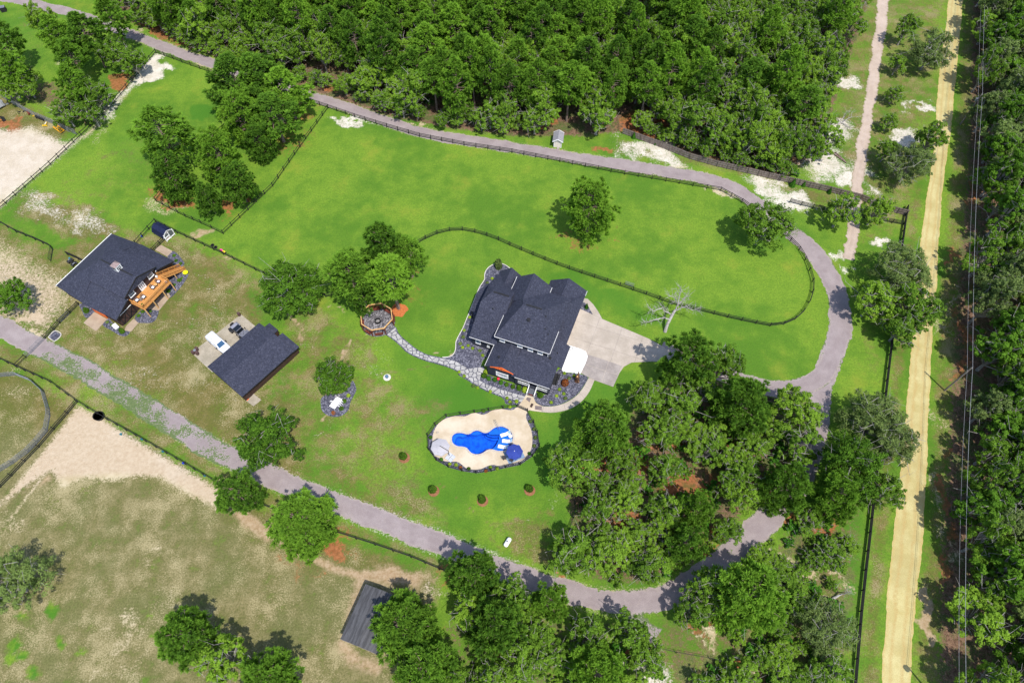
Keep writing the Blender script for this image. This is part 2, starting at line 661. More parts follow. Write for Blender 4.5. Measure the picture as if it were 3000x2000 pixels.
area('lush', [(1180, 1080), (1330, 1085), (1520, 1190), (1800, 1120), (1880, 1180), (1700, 1260), (1660, 1400), (1560, 1440), (1400, 1420), (1270, 1380), (1200, 1250)], 0.75, 10)
area('lush', [(1200, 780), (1330, 760), (1330, 980), (1240, 1020), (1180, 940)], 0.4, 8)
# left pasture: green with bare sandy flecks
blob('dry', 200, 640, 200, 60, 20, 0.75)
blob('dry', 330, 500, 260, 90, -30, 0.32)
blob('sand', 130, 605, 110, 42, 20, 0.5, 0.8)
blob('sand', 255, 655, 90, 32, 15, 0.5, 0.8)
blob('sand', 480, 605, 60, 24, 10, 0.52, 0.8)
blob('sand', 455, 195, 75, 26, -38, 0.85, 0.5)
blob('sand', 350, 285, 90, 22, -50, 0.62, 0.6)
blob('sand', 300, 380, 60, 22, -50, 0.42, 0.8)
trail('sand', [(450, 170), (325, 325), (250, 400)], 2.2, 0.62, 1.2)
# sand lot at the far left
area('sand', [(-300, 300), (30, 385), (90, 370), (190, 420), (250, 395), (150, 480), (70, 545), (0, 610), (-300, 760)], 1.0, 3)
area('soil', [(-300, 330), (0, 360), (80, 380), (190, 410), (240, 398), (70, 540), (-300, 760)], 0.7, 4)
blob('straw', 15, 365, 38, 22, 10, 0.9)
area('dry', [(-300, 250), (20, 275), (230, 380), (150, 430), (-300, 400)], 0.8, 3)
# sandy ground by the drive on the left
area('sand', [(-300, 720), (10, 690), (110, 760), (200, 800), (230, 860), (200, 910), (140, 985), (60, 965), (-300, 870)], 0.62, 5)
area('soil', [(-200, 760), (60, 760), (190, 850), (180, 920), (140, 985), (50, 960), (-200, 880)], 0.75, 4)
blob('sand', 80, 945, 70, 26, 20, 0.9)
blob('litter', 110, 880, 60, 50, 0, 0.3)
# bare wedge in the lower paddock
area('sand', [(228, 1185), (300, 1225), (420, 1300), (540, 1370), (630, 1425), (700, 1480), (640, 1490), (560, 1455), (470, 1400), (400, 1395), (330, 1410), (250, 1400), (180, 1430), (150, 1380), (110, 1400), (40, 1450), (-20, 1500), (60, 1400), (150, 1290)], 0.95, 1.6)
area('soil', [(228, 1185), (420, 1300), (630, 1425), (720, 1500), (640, 1490), (470, 1400), (330, 1390), (180, 1400), (60, 1450), (-20, 1500), (60, 1400)], 0.8, 2)
trail('soil', [(300, 1240), (380, 1280), (480, 1340), (560, 1390), (640, 1440)], 1.3, 1.0, 0.5)
trail('litter', [(295, 1240), (340, 1258), (390, 1285), (450, 1320), (520, 1365), (600, 1420)], 0.7, 0.55, 0.4)
for a in ([(280, 1250), (240, 1310), (190, 1400)], [(300, 1255), (300, 1330), (320, 1420)], [(320, 1260), (360, 1330), (345, 1410)], [(270, 1240), (200, 1310), (120, 1390)], [(310, 1255), (340, 1350), (400, 1400)]):
    trail('litter', a, 0.5, 0.22, 0.5)
trail('sand', [(0, 1470), (130, 1380), (60, 1480), (30, 1520)], 0.8, 0.7, 0.6)
blob('sand', 350, 1850, 60, 40, -50, 0.48, 0.9)
blob('sand', 480, 1760, 60, 26, -30, 0.40, 0.9)
blob('sand', 330, 1980, 130, 30, -10, 0.42, 0.9)
blob('sand', 40, 1540, 60, 26, 10, 0.45, 0.9)
blob('sand', 470, 1610, 30, 18, 10, 0.5, 0.8)
for p in [(150, 1790, 22, 34), (60, 1800, 16, 10), (40, 1890, 20, 18), (70, 1920, 18, 16), (240, 1910, 14, 7), (180, 1890, 14, 16), (90, 1960, 20, 14), (420, 1995, 14, 6), (450, 1860, 12, 9), (440, 1806, 10, 6), (170, 1870, 10, 8), (100, 1980, 26, 10), (30, 1930, 22, 18)]:
    blob('lush', p[0], p[1], p[2], p[3], 20, 1.0, 0.4)
    blob('dry', p[0], p[1], p[2] * .6, p[3] * .6, 20, 0.0)
    area('dry', [(p[0] - p[2], p[1]), (p[0], p[1] - p[3]), (p[0] + p[2], p[1]), (p[0], p[1] + p[3])], 0.85, 0.6, sub=True)
    area('tan', [(p[0] - p[2], p[1]), (p[0], p[1] - p[3]), (p[0] + p[2], p[1]), (p[0], p[1] + p[3])], 0.9, 0.6, sub=True)
# worn ground round the run-in shed
area('soil', [(1000, 1860), (1040, 1680), (1070, 1660), (1150, 1650), (1290, 1690), (1260, 1760), (1180, 1720), (1080, 1710), (1010, 1880), (1080, 1920), (1150, 1950), (1100, 1985), (1020, 1960), (980, 1880)], 0.85, 2.5)
trail('soil', [(700, 1510), (800, 1570), (900, 1625), (980, 1665), (1080, 1690)], 1.8, 0.75, 1.0)
trail('soil', [(640, 1420), (700, 1500), (790, 1570)], 3.0, 0.7, 1.5)
blob('sand', 1260, 1720, 60, 40, 20, 0.5, 0.8)
blob('straw', 945, 1595, 90, 36, -10, 0.85, 0.7)
blob('straw', 880, 1650, 60, 30, 10, 0.4, 0.8)
blob('straw', 1310, 1660, 60, 26, 20, 0.5, 0.8)
blob('lush', 1090, 1912, 50, 10, 25, 0.7)
# straw under pines
blob('straw', 520, 585, 55, 20, 20, 0.9, 0.6)
blob('straw', 690, 590, 60, 14, -30, 0.8, 0.6)
blob('straw', 470, 560, 40, 26, 0, 0.6, 0.8)
blob('straw', 1690, 700, 90, 26, 0, 0.45, 0.9)
blob('straw', 1790, 690, 60, 22, -10, 0.4, 0.9)
blob('straw', 1225, 820, 26, 60, 10, 0.5, 0.9)
blob('straw', 1120, 880, 60, 30, 0, 0.45, 0.9)
blob('straw', 800, 330, 120, 120, -40, 0.55, 0.6)
blob('straw', 360, 245, 60, 22, -50, 0.5, 0.8)
for p in [(990, 905, 22, 14), (840, 935, 26, 12), (895, 955, 18, 10), (885, 985, 22, 10), (1010, 1020, 12, 24), (590, 680, 36, 16), (665, 760, 22, 14), (1058, 915, 10, 22), (1060, 968, 24, 8), (945, 1215, 20, 9), (1295, 1045, 40, 6)]:
    blob('soil', p[0], p[1], p[2], p[3], 15, 0.75, 0.6)
for p in [(925, 1010, 60, 22), (1140, 1040, 50, 22), (980, 1225, 24, 30), (820, 1430, 40, 20), (1090, 1100, 60, 30), (950, 1290, 14, 40), (1330, 1565, 60, 30), (1520, 1530, 30, 22), (1590, 1640, 60, 40), (850, 1130, 30, 14), (1100, 1500, 90, 22), (1640, 1500, 18, 60), (1650, 1450, 40, 40), (420, 1100, 90, 60), (600, 1130, 70, 50), (320, 1120, 60, 30), (690, 1120, 40, 30), (640, 920, 60, 40), (560, 960, 50, 30), (740, 1260, 40, 40), (580, 820, 90, 20)]:
    blob('sand', p[0], p[1], p[2], p[3], 25, 0.30, 0.9)
blob('straw', 2680, 660, 10, 60, 0, 0.4, 0.8)
# corral inside
area('dry', [(-200, 1105), (50, 1100), (140, 1180), (135, 1260), (80, 1320), (0, 1385), (-200, 1420)], 0.7, 2)
blob('sand', 60, 1140, 90, 30, 10, 0.42, 0.7)
blob('lush', 40, 1300, 60, 30, -20, 0.7, 0.7)
blob('lush', 100, 1230, 30, 50, 0, 0.6, 0.7)
# verge along the upper drive, sand at its bends
for p in [(1025, 352, 50, 9, 15), (600, 190, 60, 8, 20), (820, 320, 30, 30, 0), (1900, 440, 100, 34, 12), (1990, 480, 60, 26, 12), (2240, 540, 90, 26, 20), (2330, 590, 60, 24, 20), (2100, 560, 50, 8, 10), (2400, 470, 90, 60, 0), (2450, 390, 60, 40, 0), (2470, 240, 50, 24, 10), (2500, 520, 60, 40, 20), (2660, 400, 50, 26, 0), (2690, 310, 30, 12, 0), (1205, 365, 40, 6, 12), (180, 180, 30, 10, 0), (420, 120, 60, 8, 20), (640, 165, 60, 8, 20), (2320, 600, 60, 16, 12), (2470, 760, 22, 30, 0), (2580, 710, 24, 20, 0)]:
    blob('sand', p[0], p[1], p[2], p[3], p[4], 0.72, 0.6)
area('dry', [(1800, 400), (2250, 510), (2540, 590), (2660, 620), (2620, 660), (2330, 600), (2190, 520), (1800, 450)], 0.6, 3)
area('dry', [(2500, -40), (2780, -40), (2740, 300), (2690, 700), (2560, 700), (2480, 560), (2400, 400), (2520, 200)], 0.40, 4)
# strip between fence and dirt road, verge on the far side
area('dry', [(2740, 300), (2705, 560), (2670, 900), (2650, 1150), (2610, 1500), (2570, 2100), (2500, 2100), (2555, 1500), (2620, 1000), (2660, 640), (2700, 400)], 0.66, 2.0)
area('dry', [(2820, -60), (2800, 300), (2770, 600), (2740, 1000), (2720, 1400), (2680, 1800), (2660, 2100), (2760, 2100), (2790, 1600), (2830, 1000), (2860, 500), (2880, -60)], 0.6, 2.0)
area('litter', [(2850, -100), (2835, 500), (2800, 900), (2780, 1300), (2755, 1700), (2740, 2200), (3600, 2300), (3600, -200)], 0.95, 3)
for p in [(2830, 570, 20, 60), (2790, 760, 16, 60), (2810, 1070, 22, 60), (2790, 1330, 26, 50), (2770, 1450, 26, 60), (2780, 1560, 16, 60), (2750, 1660, 20, 50), (2850, 880, 20, 60), (2800, 960, 14, 60)]:
    blob('straw', p[0], p[1], p[2], p[3], 10, 0.62, 0.7)
for p in [(2790, 860, 12, 90), (2765, 1210, 16, 60), (2780, 1620, 20, 50), (2740, 1450, 16, 70), (2760, 940, 14, 60), (2735, 1570, 30, 40)]:
    blob('sand', p[0], p[1], p[2], p[3], 5, 0.5, 0.8)
blob('soil', 2720, 1820, 18, 70, 10, 0.8, 0.5)
# woods floor
area('litter', [(-500, -300), (250, -60), (330, 40), (450, 95), (560, 140), (760, 215), (960, 285), (1130, 338), (1300, 374), (1500, 398), (1700, 400), (1830, 385), (2100, 480), (2300, 520), (2400, 440), (2480, 200), (2560, -40), (2560, -400), (-500, -400)], 0.95, 2.5)
for p in [(1890, 360, 60, 46, 20), (1990, 310, 60, 26, 0), (1620, 360, 40, 8, 10), (1760, 430, 50, 14, 0), (960, 260, 40, 18, 20), (900, 130, 40, 16, 0), (860, 60, 40, 20, 0), (1500, 270, 40, 16, 0), (2060, 290, 60, 30, 0), (1400, 200, 50, 20, 0), (1900, 100, 60, 20, 0), (2000, 70, 60, 20, 0), (1270, 150, 40, 16, 0), (1860, 240, 40, 20, 0), (1700, 300, 40, 16, 0), (2150, 200, 40, 20, 0), (2360, 470, 60, 24, 0), (1120, 318, 40, 8, 20), (460, 90, 60, 20, 20), (560, 130, 50, 14, 20), (330, 240, 40, 24, 0)]:
    blob('straw', p[0], p[1], p[2], p[3], p[4], 0.85, 0.6)
area('lush', [(1500, 395), (1660, 402), (1690, 425), (1500, 412)], 0.3, 1)
area('lush', [(-200, 60), (90, 40), (160, 160), (60, 230), (-200, 260)], 0.4, 3)
area('dry', [(-200, 60), (90, 40), (170, 180), (60, 250), (-200, 280)], 0.3, 3)
area('litter', [(30, 250), (160, 230), (290, 330), (250, 380), (160, 330), (60, 290)], 0.6, 3)
# the grove and scrub at the lower right
area('litter', [(1640, 1420), (1660, 1330), (1800, 1320), (1850, 1180), (2000, 1080), (2230, 1140), (2390, 1180), (2330, 1380), (2200, 1500), (2050, 1650), (1900, 1720), (1760, 1710), (1640, 1650), (1670, 1540)], 0.66, 2.5)
area('straw', [(1700, 1400), (1720, 1350), (1860, 1330), (1900, 1240), (2020, 1150), (2200, 1200), (2280, 1300), (2180, 1440), (2080, 1540), (1960, 1620), (1800, 1640), (1720, 1560)], 0.30, 3)
area('litter', [(1350, 1690), (1560, 1720), (1760, 1790), (1950, 1810), (2100, 1740), (2240, 1600), (2330, 1480), (2440, 1400), (2540, 1440), (2500, 1900), (2450, 2200), (1100, 2200), (1250, 1900)], 0.45, 3)
for p in [(1760, 1365, 50, 26, 0), (1780, 1400, 40, 22, 0), (2010, 1280, 50, 26, 0), (2150, 1290, 40, 50, -40), (2180, 1300, 46, 18, 0), (1900, 1290, 60, 26, 10), (2010, 1420, 60, 60, 0), (1990, 1490, 60, 40, 30), (1870, 1370, 40, 40, 0), (2390, 1540, 46, 26, -10), (2350, 1530, 30, 20, 0), (1560, 1900, 30, 20, 0), (1640, 1950, 30, 24, 0), (1450, 1910, 30, 30, 0), (1700, 1720, 50, 14, 20), (1860, 1560, 40, 22, 0), (1960, 1560, 40, 20, 0), (2100, 1600, 30, 30, 0), (2060, 1830, 40, 22, 0), (2330, 1500, 40, 20, 0), (1850, 1900, 70, 20, 0), (2180, 1970, 60, 24, 0), (1290, 1850, 20, 20, 0), (2240, 1420, 40, 40, 0), (1800, 1520, 40, 26, 0)]:
    blob('straw', p[0], p[1], p[2], p[3], p[4], 0.9, 0.6)
for p in [(2000, 1480, 40, 46, 30), (1900, 1970, 80, 36, 0), (2340, 1690, 46, 40, 0), (2420, 1700, 40, 30, 0), (2300, 1640, 40, 30, 0), (2400, 1770, 40, 14, 0), (1880, 1840, 40, 24, 0), (2080, 1880, 60, 16, 30), (2200, 1940, 60, 12, 20), (2440, 1920, 30, 14, 0)]:
    blob('sand', p[0], p[1], p[2], p[3], p[4], 0.7, 0.7)
area('lush', [(1900, 1800), (1980, 1790), (2100, 1850), (2300, 1960), (2260, 2010), (2020, 1900), (1880, 1860)], 0.5, 2)
area('lush', [(2470, 1420), (2545, 1440), (2500, 1900), (2440, 1900)], 0.8, 2)
area('dry', [(1880, 1800), (2100, 1740), (2300, 1560), (2470, 1420), (2545, 1440), (2500, 1950), (2450, 2200), (1850, 2200)], 0.55, 4)
area('dry', [(2400, -60), (2800, -60), (2760, 300), (2700, 660), (2550, 720), (2470, 600), (2420, 400)], 0.55, 6)
area('dry', [(2470, 640), (2640, 660), (2600, 1100), (2520, 1180), (2490, 1000), (2480, 800)], 0.35, 4)
for a in ([(475, 889), (540, 935), (600, 980)], [(490, 875), (560, 922), (625, 965)], [(400, 1000), (470, 955), (540, 915)], [(1180, 1330), (1290, 1420), (1400, 1505), (1480, 1582)], [(1080, 1096), (1180, 1085), (1260, 1072)], [(1000, 1430), (1090, 1460), (1180, 1500)], [(1090, 1180), (1180, 1210), (1290, 1200)], [(560, 900), (640, 860), (740, 880)]):
    trail('dry', a, 0.5, 0.62, 0.35)
for a in ([(1250, 480), (1500, 520), (1800, 560), (2050, 610)], [(1200, 560), (1480, 590), (1700, 640)], [(900, 400), (1050, 520), (1200, 600)]):
    trail('dry', a, 0.7, 0.26, 0.8)
trail('sand', [(330, 80), (430, 118), (640, 192), (770, 235), (905, 280), (1020, 316), (1120, 352), (1230, 386), (1370, 412), (1500, 432), (1650, 456), (1800, 479), (1950, 503), (2060, 522), (2140, 545)], 4.6, 0.46, 0.8)
trail('sand', [(2400, 1210), (2360, 1370), (2240, 1530), (2065, 1685), (1860, 1763), (1640, 1727), (1380, 1628), (1200, 1556), (900, 1442), (780, 1388), (640, 1322), (500, 1238)], 4.9, 0.44, 0.8)
# where the bare sand is white
blob('white', 60, 470, 220, 120, 0, 0.5, 0.4)
for p in [(1900, 440, 130, 50, 12), (2240, 545, 220, 60, 20), (2430, 440, 120, 110, 0), (2470, 240, 80, 40, 0), (2500, 520, 80, 60, 0), (2680, 380, 90, 110, 0), (1025, 352, 80, 20, 15), (455, 195, 90, 40, -38), (350, 285, 100, 30, -50), (2470, 760, 40, 50, 0), (2580, 710, 40, 40, 0), (1900, 1970, 110, 50, 0), (200, 630, 180, 70, 20), (700, 1050, 500, 300, 20), (1300, 1500, 400, 200, 10)]:
    blob('white', p[0], p[1], p[2], p[3], p[4], 1.0, 0.3)
# beyond the frame the land goes on as woods
far = np.clip((np.hypot(vx, vy - 90) - 165) / 40, 0, 1)
mask['litter'] = np.maximum(mask['litter'], far)

# ------------------------------------------------------------------ pool outline (needed for the hole in the ground)
def c3(x, y):
    return (1240 + x * 0.15306, 1170 + y * 0.15306)


POOL = spline(gl([c3(*p) for p in [(545, 770), (556, 700), (600, 655), (660, 637), (730, 638), (800, 655), (860, 663), (910, 648), (950, 612), (1000, 592), (1050, 592), (1100, 610), (1150, 634), (1210, 638), (1260, 618), (1310, 575), (1370, 537), (1440, 517), (1510, 517), (1570, 535), (1630, 570), (1680, 620), (1707, 680), (1718, 750), (1705, 830), (1660, 910), (1600, 965), (1520, 985), (1440, 986), (1380, 972), (1320, 955), (1265, 955), (1220, 970), (1170, 1005), (1110, 1038), (1040, 1052), (970, 1045), (910, 1015), (870, 975), (840, 935), (790, 912), (720, 902), (650, 893), (590, 860), (553, 815)]]), 0.35, True)
POOLc = np.mean(POOL, axis=0)


def offset_loop(loop, d):
    """loop moved outward by d"""
    P = np.array(loop)
    if area2(P) < 0:
        P = P[::-1]
    t = np.roll(P, -1, 0) - np.roll(P, 1, 0)
    t /= np.linalg.norm(t, axis=1)[:, None] + 1e-9
    return [p for p in P + np.stack([t[:, 1], -t[:, 0]], 1) * d]


# ------------------------------------------------------------------ ground mesh and its cover
nx_, ny_ = len(gx), len(gy)
idx = np.arange(nx_ * ny_).reshape(ny_, nx_)
quads = np.stack([idx[:-1, :-1], idx[:-1, 1:], idx[1:, 1:], idx[1:, :-1]], -1).reshape(-1, 4)
cxm, cym = vx[quads].mean(1), vy[quads].mean(1)
hole = in_poly(np.array(offset_loop(POOL, 0.55)), cxm, cym)
ground_me = fast_mesh('ground', np.stack([vx, vy, np.zeros_like(vx)], 1), quads[~hole])
for nm, ks in (('cover_a', ('sand', 'dry', 'straw')), ('cover_b', ('soil', 'lush', 'litter')), ('cover_c', ('tan', 'white', 'white'))):
    at = ground_me.color_attributes.new(nm, 'FLOAT_COLOR', 'POINT')
    buf = np.ones((len(vx), 4), np.float32)
    for i, k in enumerate(ks):
        buf[:, i] = mask[k]
    at.data.foreach_set('color', buf.ravel())


def ground_mat():
    g = NG('ground cover')
    co = g.coord()
    A = g.n('ShaderNodeSeparateColor')
    g.put(A.inputs[0], g.n('ShaderNodeAttribute', attribute_name='cover_a').outputs['Color'])
    B = g.n('ShaderNodeSeparateColor')
    g.put(B.inputs[0], g.n('ShaderNodeAttribute', attribute_name='cover_b').outputs['Color'])
    TC = g.n('ShaderNodeSeparateColor')
    g.put(TC.inputs[0], g.n('ShaderNodeAttribute', attribute_name='cover_c').outputs['Color'])
    T = TC.outputs[0]
    big = g.noise(0.055, 3, 0.55, co)
    mid = g.noise(0.32, 4, 0.62, co)
    fin = g.noise(1.5, 4, 0.7, co)
    spk = g.noise(3.4, 2, 0.6, co)
    grn = g.noise(7.0, 2, 0.6, co)

    def cen(v, k):
        return g.math('MULTIPLY', g.math('SUBTRACT', v, 0.5), k)

    # living grass: large light and dark drifts, mottled
    col = g.mix(g.step(g.math('ADD', big, cen(mid, 0.6)), 0.32, 0.66), (0.071, 0.164, 0.014), (0.153, 0.252, 0.023))
    col = g.mix(g.step(fin, 0.30, 0.72, 0.0, 0.40), col, (0.060, 0.132, 0.014))
    col = g.mix(g.step(spk, 0.36, 0.62, 0.38, 0.0), col, (0.047, 0.102, 0.014))
    col = g.mix(g.step(grn, 0.52, 0.70, 0.0, 0.30), col, (0.215, 0.292, 0.060))
    yel = g.noise(0.11, 4, 0.65, co)
    col = g.mix(g.step(yel, 0.54, 0.78, 0, 0.5), col, (0.230, 0.232, 0.032))
    col = g.mix(g.step(g.math('ADD', B.outputs[1], cen(mid, 0.8)), 0.2, 0.9, 0, 0.85), col, (0.048, 0.144, 0.014))
    # dry olive grass with straw coloured flecks
    fd = g.step(g.math('ADD', A.outputs[1], g.math('ADD', cen(fin, 0.7), cen(mid, 1.1))), 0.28, 0.78)
    dry = g.mix(g.step(mid, 0.35, 0.65), (0.108, 0.107, 0.024), (0.163, 0.131, 0.047))
    dry = g.mix(g.step(g.noise(0.09, 3, 0.6, co), 0.42, 0.62, 0, 0.65), dry, (0.100, 0.111, 0.026))
    dryt = g.mix(g.step(mid, 0.35, 0.65), (0.139, 0.129, 0.052), (0.226, 0.195, 0.098))
    dryt = g.mix(g.step(g.noise(0.09, 3, 0.6, co), 0.42, 0.62, 0, 0.65), dryt, (0.121, 0.129, 0.048))
    dry = g.mix(T, dry, dryt)
    dry = g.mix(g.step(spk, 0.34, 0.60, 0.50, 0), dry, (0.067, 0.070, 0.022))
    col = g.mix(fd, col, dry)
    fleck = g.math('MULTIPLY', g.step(g.math('ADD', g.noise(4.6, 3, 0.7, co), g.math('ADD', cen(mid, 0.55), cen(yel, 0.7))), 0.53, 0.66), g.step(A.outputs[1], 0.25, 0.8, 0.0, 0.8))
    col = g.mix(fleck, col, (0.31, 0.265, 0.145))
    # brown bare patches, straw, litter
    fl = g.step(g.math('ADD', B.outputs[2], g.math('ADD', cen(fin, 0.9), cen(mid, 0.8))), 0.35, 0.62)
    lit = g.mix(g.step(fin, 0.35, 0.65), (0.075, 0.042, 0.026), (0.19, 0.115, 0.075))
    lit = g.mix(g.step(g.math('ADD', mid, cen(spk, 0.5)), 0.44, 0.62, 0, 0.85), lit, (0.055, 0.100, 0.020))
    lit = g.mix(g.step(grn, 0.55, 0.68, 0, 0.8), lit, (0.26, 0.19, 0.13))
    col = g.mix(fl, col, lit)
    fs = g.step(g.math('ADD', A.outputs[2], g.math('ADD', cen(fin, 1.3), cen(mid, 1.3))), 0.36, 0.72)
    straw = g.mix(g.step(fin, 0.32, 0.66), (0.20, 0.070, 0.026), (0.34, 0.130, 0.055))
    straw = g.mix(g.step(grn, 0.50, 0.66, 0, 0.7), straw, (0.12, 0.075, 0.035))
    straw = g.mix(g.step(mid, 0.52, 0.66, 0, 0.75), straw, (0.085, 0.085, 0.025))
    col = g.mix(g.math('MULTIPLY', fs, 0.92), col, straw)
    # bare sand breaks through in flecks
    fsd = g.step(g.math('ADD', g.math('MULTIPLY', A.outputs[0], 1.3), g.math('ADD', cen(spk, 1.15), g.math('ADD', cen(fin, 1.3), cen(grn, 0.6)))), 0.42, 0.98)
    sand = g.mix(g.step(mid, 0.35, 0.65), (0.365, 0.295, 0.175), (0.465, 0.395, 0.265))
    sand = g.mix(g.step(B.outputs[0], 0.2, 0.7, 0, 0.8), sand, g.mix(g.step(fin, 0.3, 0.7), (0.365, 0.275, 0.190), (0.450, 0.360, 0.265)))
    sand = g.mix(g.math('MULTIPLY', TC.outputs[1], 0.9), sand, g.mix(g.step(mid, 0.35, 0.65), (0.47, 0.43, 0.36), (0.58, 0.54, 0.48)))
    sand = g.mix(g.step(grn, 0.62, 0.74, 0, 0.35), sand, (0.24, 0.19, 0.12))
    col = g.mix(fsd, col, sand)
    soil = g.math('MULTIPLY', g.step(g.math('ADD', B.outputs[0], g.math('ADD', cen(fin, 0.5), cen(mid, 0.5))), 0.35, 0.75), g.step(A.outputs[0], 0.0, 0.45, 0.85, 0.0))
    col = g.mix(soil, col, g.mix(g.step(fin, 0.3, 0.7), (0.30, 0.20, 0.115), (0.40, 0.30, 0.20)))
    nm = g.bump(g.math('ADD', grn, g.math('MULTIPLY', spk, 1.5)), 0.55, 0.10)
    return g.done(g.bsdf(col, 0.95, 0, nm, 0.08))


ground_me.materials.append(ground_mat())
link('ground', ground_me, kind='structure')


# ------------------------------------------------------------------ roads
def ribbon(name, left, right, z, mat, jit=0.25, rows=8, seed=1, weed=None):
    """sheet between two edge lines with frayed edges"""
    rng = np.random.default_rng(seed)
    n = len(left)
    L, Rr = np.array(left), np.array(right)
    d = (Rr - L) / (np.linalg.norm(Rr - L, axis=1)[:, None] + 1e-9)
    def fray():
        a = rng.normal(0, 1, n)
        b = np.convolve(rng.normal(0, 1, n + 8), np.ones(9) / 3, 'valid')[:n]
        return (0.45 * a + 0.55 * b) * jit
    L = L + d * fray()[:, None]
    Rr = Rr + d * fray()[:, None]
    V = np.zeros((n, rows + 1, 3))
    for k in range(rows + 1):
        V[:, k, :2] = L + (Rr - L) * (k / rows)
        V[:, k, 2] = z
    idn = np.arange(n * (rows + 1)).reshape(n, rows + 1)
    q = np.stack([idn[:-1, :-1], idn[1:, :-1], idn[1:, 1:], idn[:-1, 1:]], -1).reshape(-1, 4)
    v = V.reshape(-1, 3)
    p0 = v[q[:, 0], :2]
    p1 = v[q[:, 1], :2]
    p2 = v[q[:, 2], :2]
    cr = (p1[:, 0] - p0[:, 0]) * (p2[:, 1] - p0[:, 1]) - (p1[:, 1] - p0[:, 1]) * (p2[:, 0] - p0[:, 0])
    if cr.sum() < 0:
        q = q[:, ::-1]
    me = fast_mesh(name, v, q, mat)
    if weed is not None:
        at = me.color_attributes.new('weed', 'FLOAT_COLOR', 'POINT')
        buf = np.zeros((len(v), 4), np.float32)
        w = weed(v[:, 0], v[:, 1])
        buf[:, 0] = buf[:, 1] = buf[:, 2] = w
        at.data.foreach_set('color', buf.ravel())
    # across position, for wheel tracks
    at = me.color_attributes.new('across', 'FLOAT_COLOR', 'POINT')
    buf = np.ones((len(v), 4), np.float32)
    ac = np.tile(np.linspace(0, 1, rows + 1), n)
    buf[:, 0] = buf[:, 1] = buf[:, 2] = ac
    at.data.foreach_set('color', buf.ravel())
    return link(name, me, kind='structure')


def resample(pts, n):
    P = np.array(pts)
    s = np.concatenate([[0], np.cumsum(np.linalg.norm(np.diff(P, axis=0), axis=1))])
    t = np.linspace(0, s[-1], n)
    return np.stack([np.interp(t, s, P[:, 0]), np.interp(t, s, P[:, 1])], 1)


def road_mat(name, c1, c2, track, edge, weedy=False):
    g = NG(name)
    co = g.coord()
    a = g.noise(0.35, 4, 0.6, co)
    f = g.noise(2.6, 3, 0.7, co)
    ac = g.n('ShaderNodeAttribute', attribute_name='across').outputs['Fac']
    col = g.mix(g.step(a, 0.35, 0.65), c1, c2)
    col = g.mix(g.step(g.noise(0.13, 4, 0.7, co), 0.42, 0.66, 0, 0.45), col, tuple(x * 0.80 for x in c1))
    col = g.mix(g.step(g.noise(0.8, 5, 0.75, co, 1.2), 0.56, 0.70, 0, 0.35), col, edge)
    wob = g.math('ADD', ac, g.math('MULTIPLY', g.math('SUBTRACT', a, 0.5), 0.25))
    tr = g.math('MULTIPLY', g.step(g.math('ABSOLUTE', g.math('SUBTRACT', g.math('ABSOLUTE', g.math('SUBTRACT', wob, 0.5)), 0.2)), 0.0, 0.12, 1.0, 0.0), g.step(f, 0.3, 0.7, 0.25, 0.8))
    col = g.mix(tr, col, track)
    ed = g.math('MULTIPLY', g.step(g.math('ABSOLUTE', g.math('SUBTRACT', ac, 0.5)), 0.36, 0.5), g.step(f, 0.35, 0.6))
    col = g.mix(ed, col, edge)
    col = g.mix(g.step(g.noise(9, 2, 0.6, co), 0.38, 0.6, 0.35, 0), col, tuple(x * 0.55 for x in c1))
    if weedy:
        w = g.n('ShaderNodeAttribute', attribute_name='weed').outputs['Fac']
        w = g.math('ADD', w, g.step(g.math('ABSOLUTE', g.math('SUBTRACT', ac, 0.5)), 0.36, 0.5, 0.0, 0.62))
        wf = g.step(g.math('ADD', w, g.math('ADD', g.math('MULTIPLY', g.math('SUBTRACT', g.noise(3.2, 3, 0.75, co), 0.5), 2.4), g.math('MULTIPLY', g.math('SUBTRACT', a, 0.5), 2.4))), 0.66, 0.82)
        col = g.mix(wf, col, g.mix(g.step(f, 0.3, 0.7), (0.065, 0.105, 0.035), (0.135, 0.165, 0.070)))
    return g.done(g.bsdf(col, 0.95, 0, g.bump(f, 0.3, 0.05), 0.1))


M_DIRT = road_mat('yellow sand road', (0.42, 0.35, 0.15), (0.50, 0.44, 0.215), (0.40, 0.28, 0.11), (0.44, 0.33, 0.12))
M_DRIVE = road_mat('pinkish grey millings', (0.250, 0.205, 0.205), (0.310, 0.262, 0.260), (0.275, 0.232, 0.230), (0.34, 0.29, 0.25), True)
M_TRACK = road_mat('pale sandy track', (0.40, 0.315, 0.255), (0.48, 0.39, 0.33), (0.46, 0.37, 0.29), (0.20, 0.18, 0.08))

dl = spline(gl([(2800, -150), (2779, 0), (2770, 80), (2751, 220), (2735, 430), (2710, 610), (2682, 850), (2672, 1000), (2655, 1200), (2630, 1450), (2610, 1640), (2592, 1850), (2580, 2010), (2562, 2250)]), 1.0)
dr = spline(gl([(2838, -150), (2821, 0), (2815, 80), (2801, 220), (2785, 390), (2767, 510), (2750, 700), (2743, 850), (2730, 1000), (2721, 1200), (2712, 1450), (2694, 1640), (2676, 1850), (2664, 2010), (2648, 2250)]), 1.0)
ribbon('dirt_road', resample(dl, 420), resample(dr, 420), 0.016, M_DIRT, 0.12, 10, 3)


def centred(pts, width, step=0.5, w2=None):
    c = np.array(spline(gl(pts), step))
    t = np.gradient(c, axis=0)
    t /= np.linalg.norm(t, axis=1)[:, None]
    nrm = np.stack([-t[:, 1], t[:, 0]], 1)
    w = np.linspace(width, w2 or width, len(c))[:, None] / 2
    return c + nrm * w, c - nrm * w


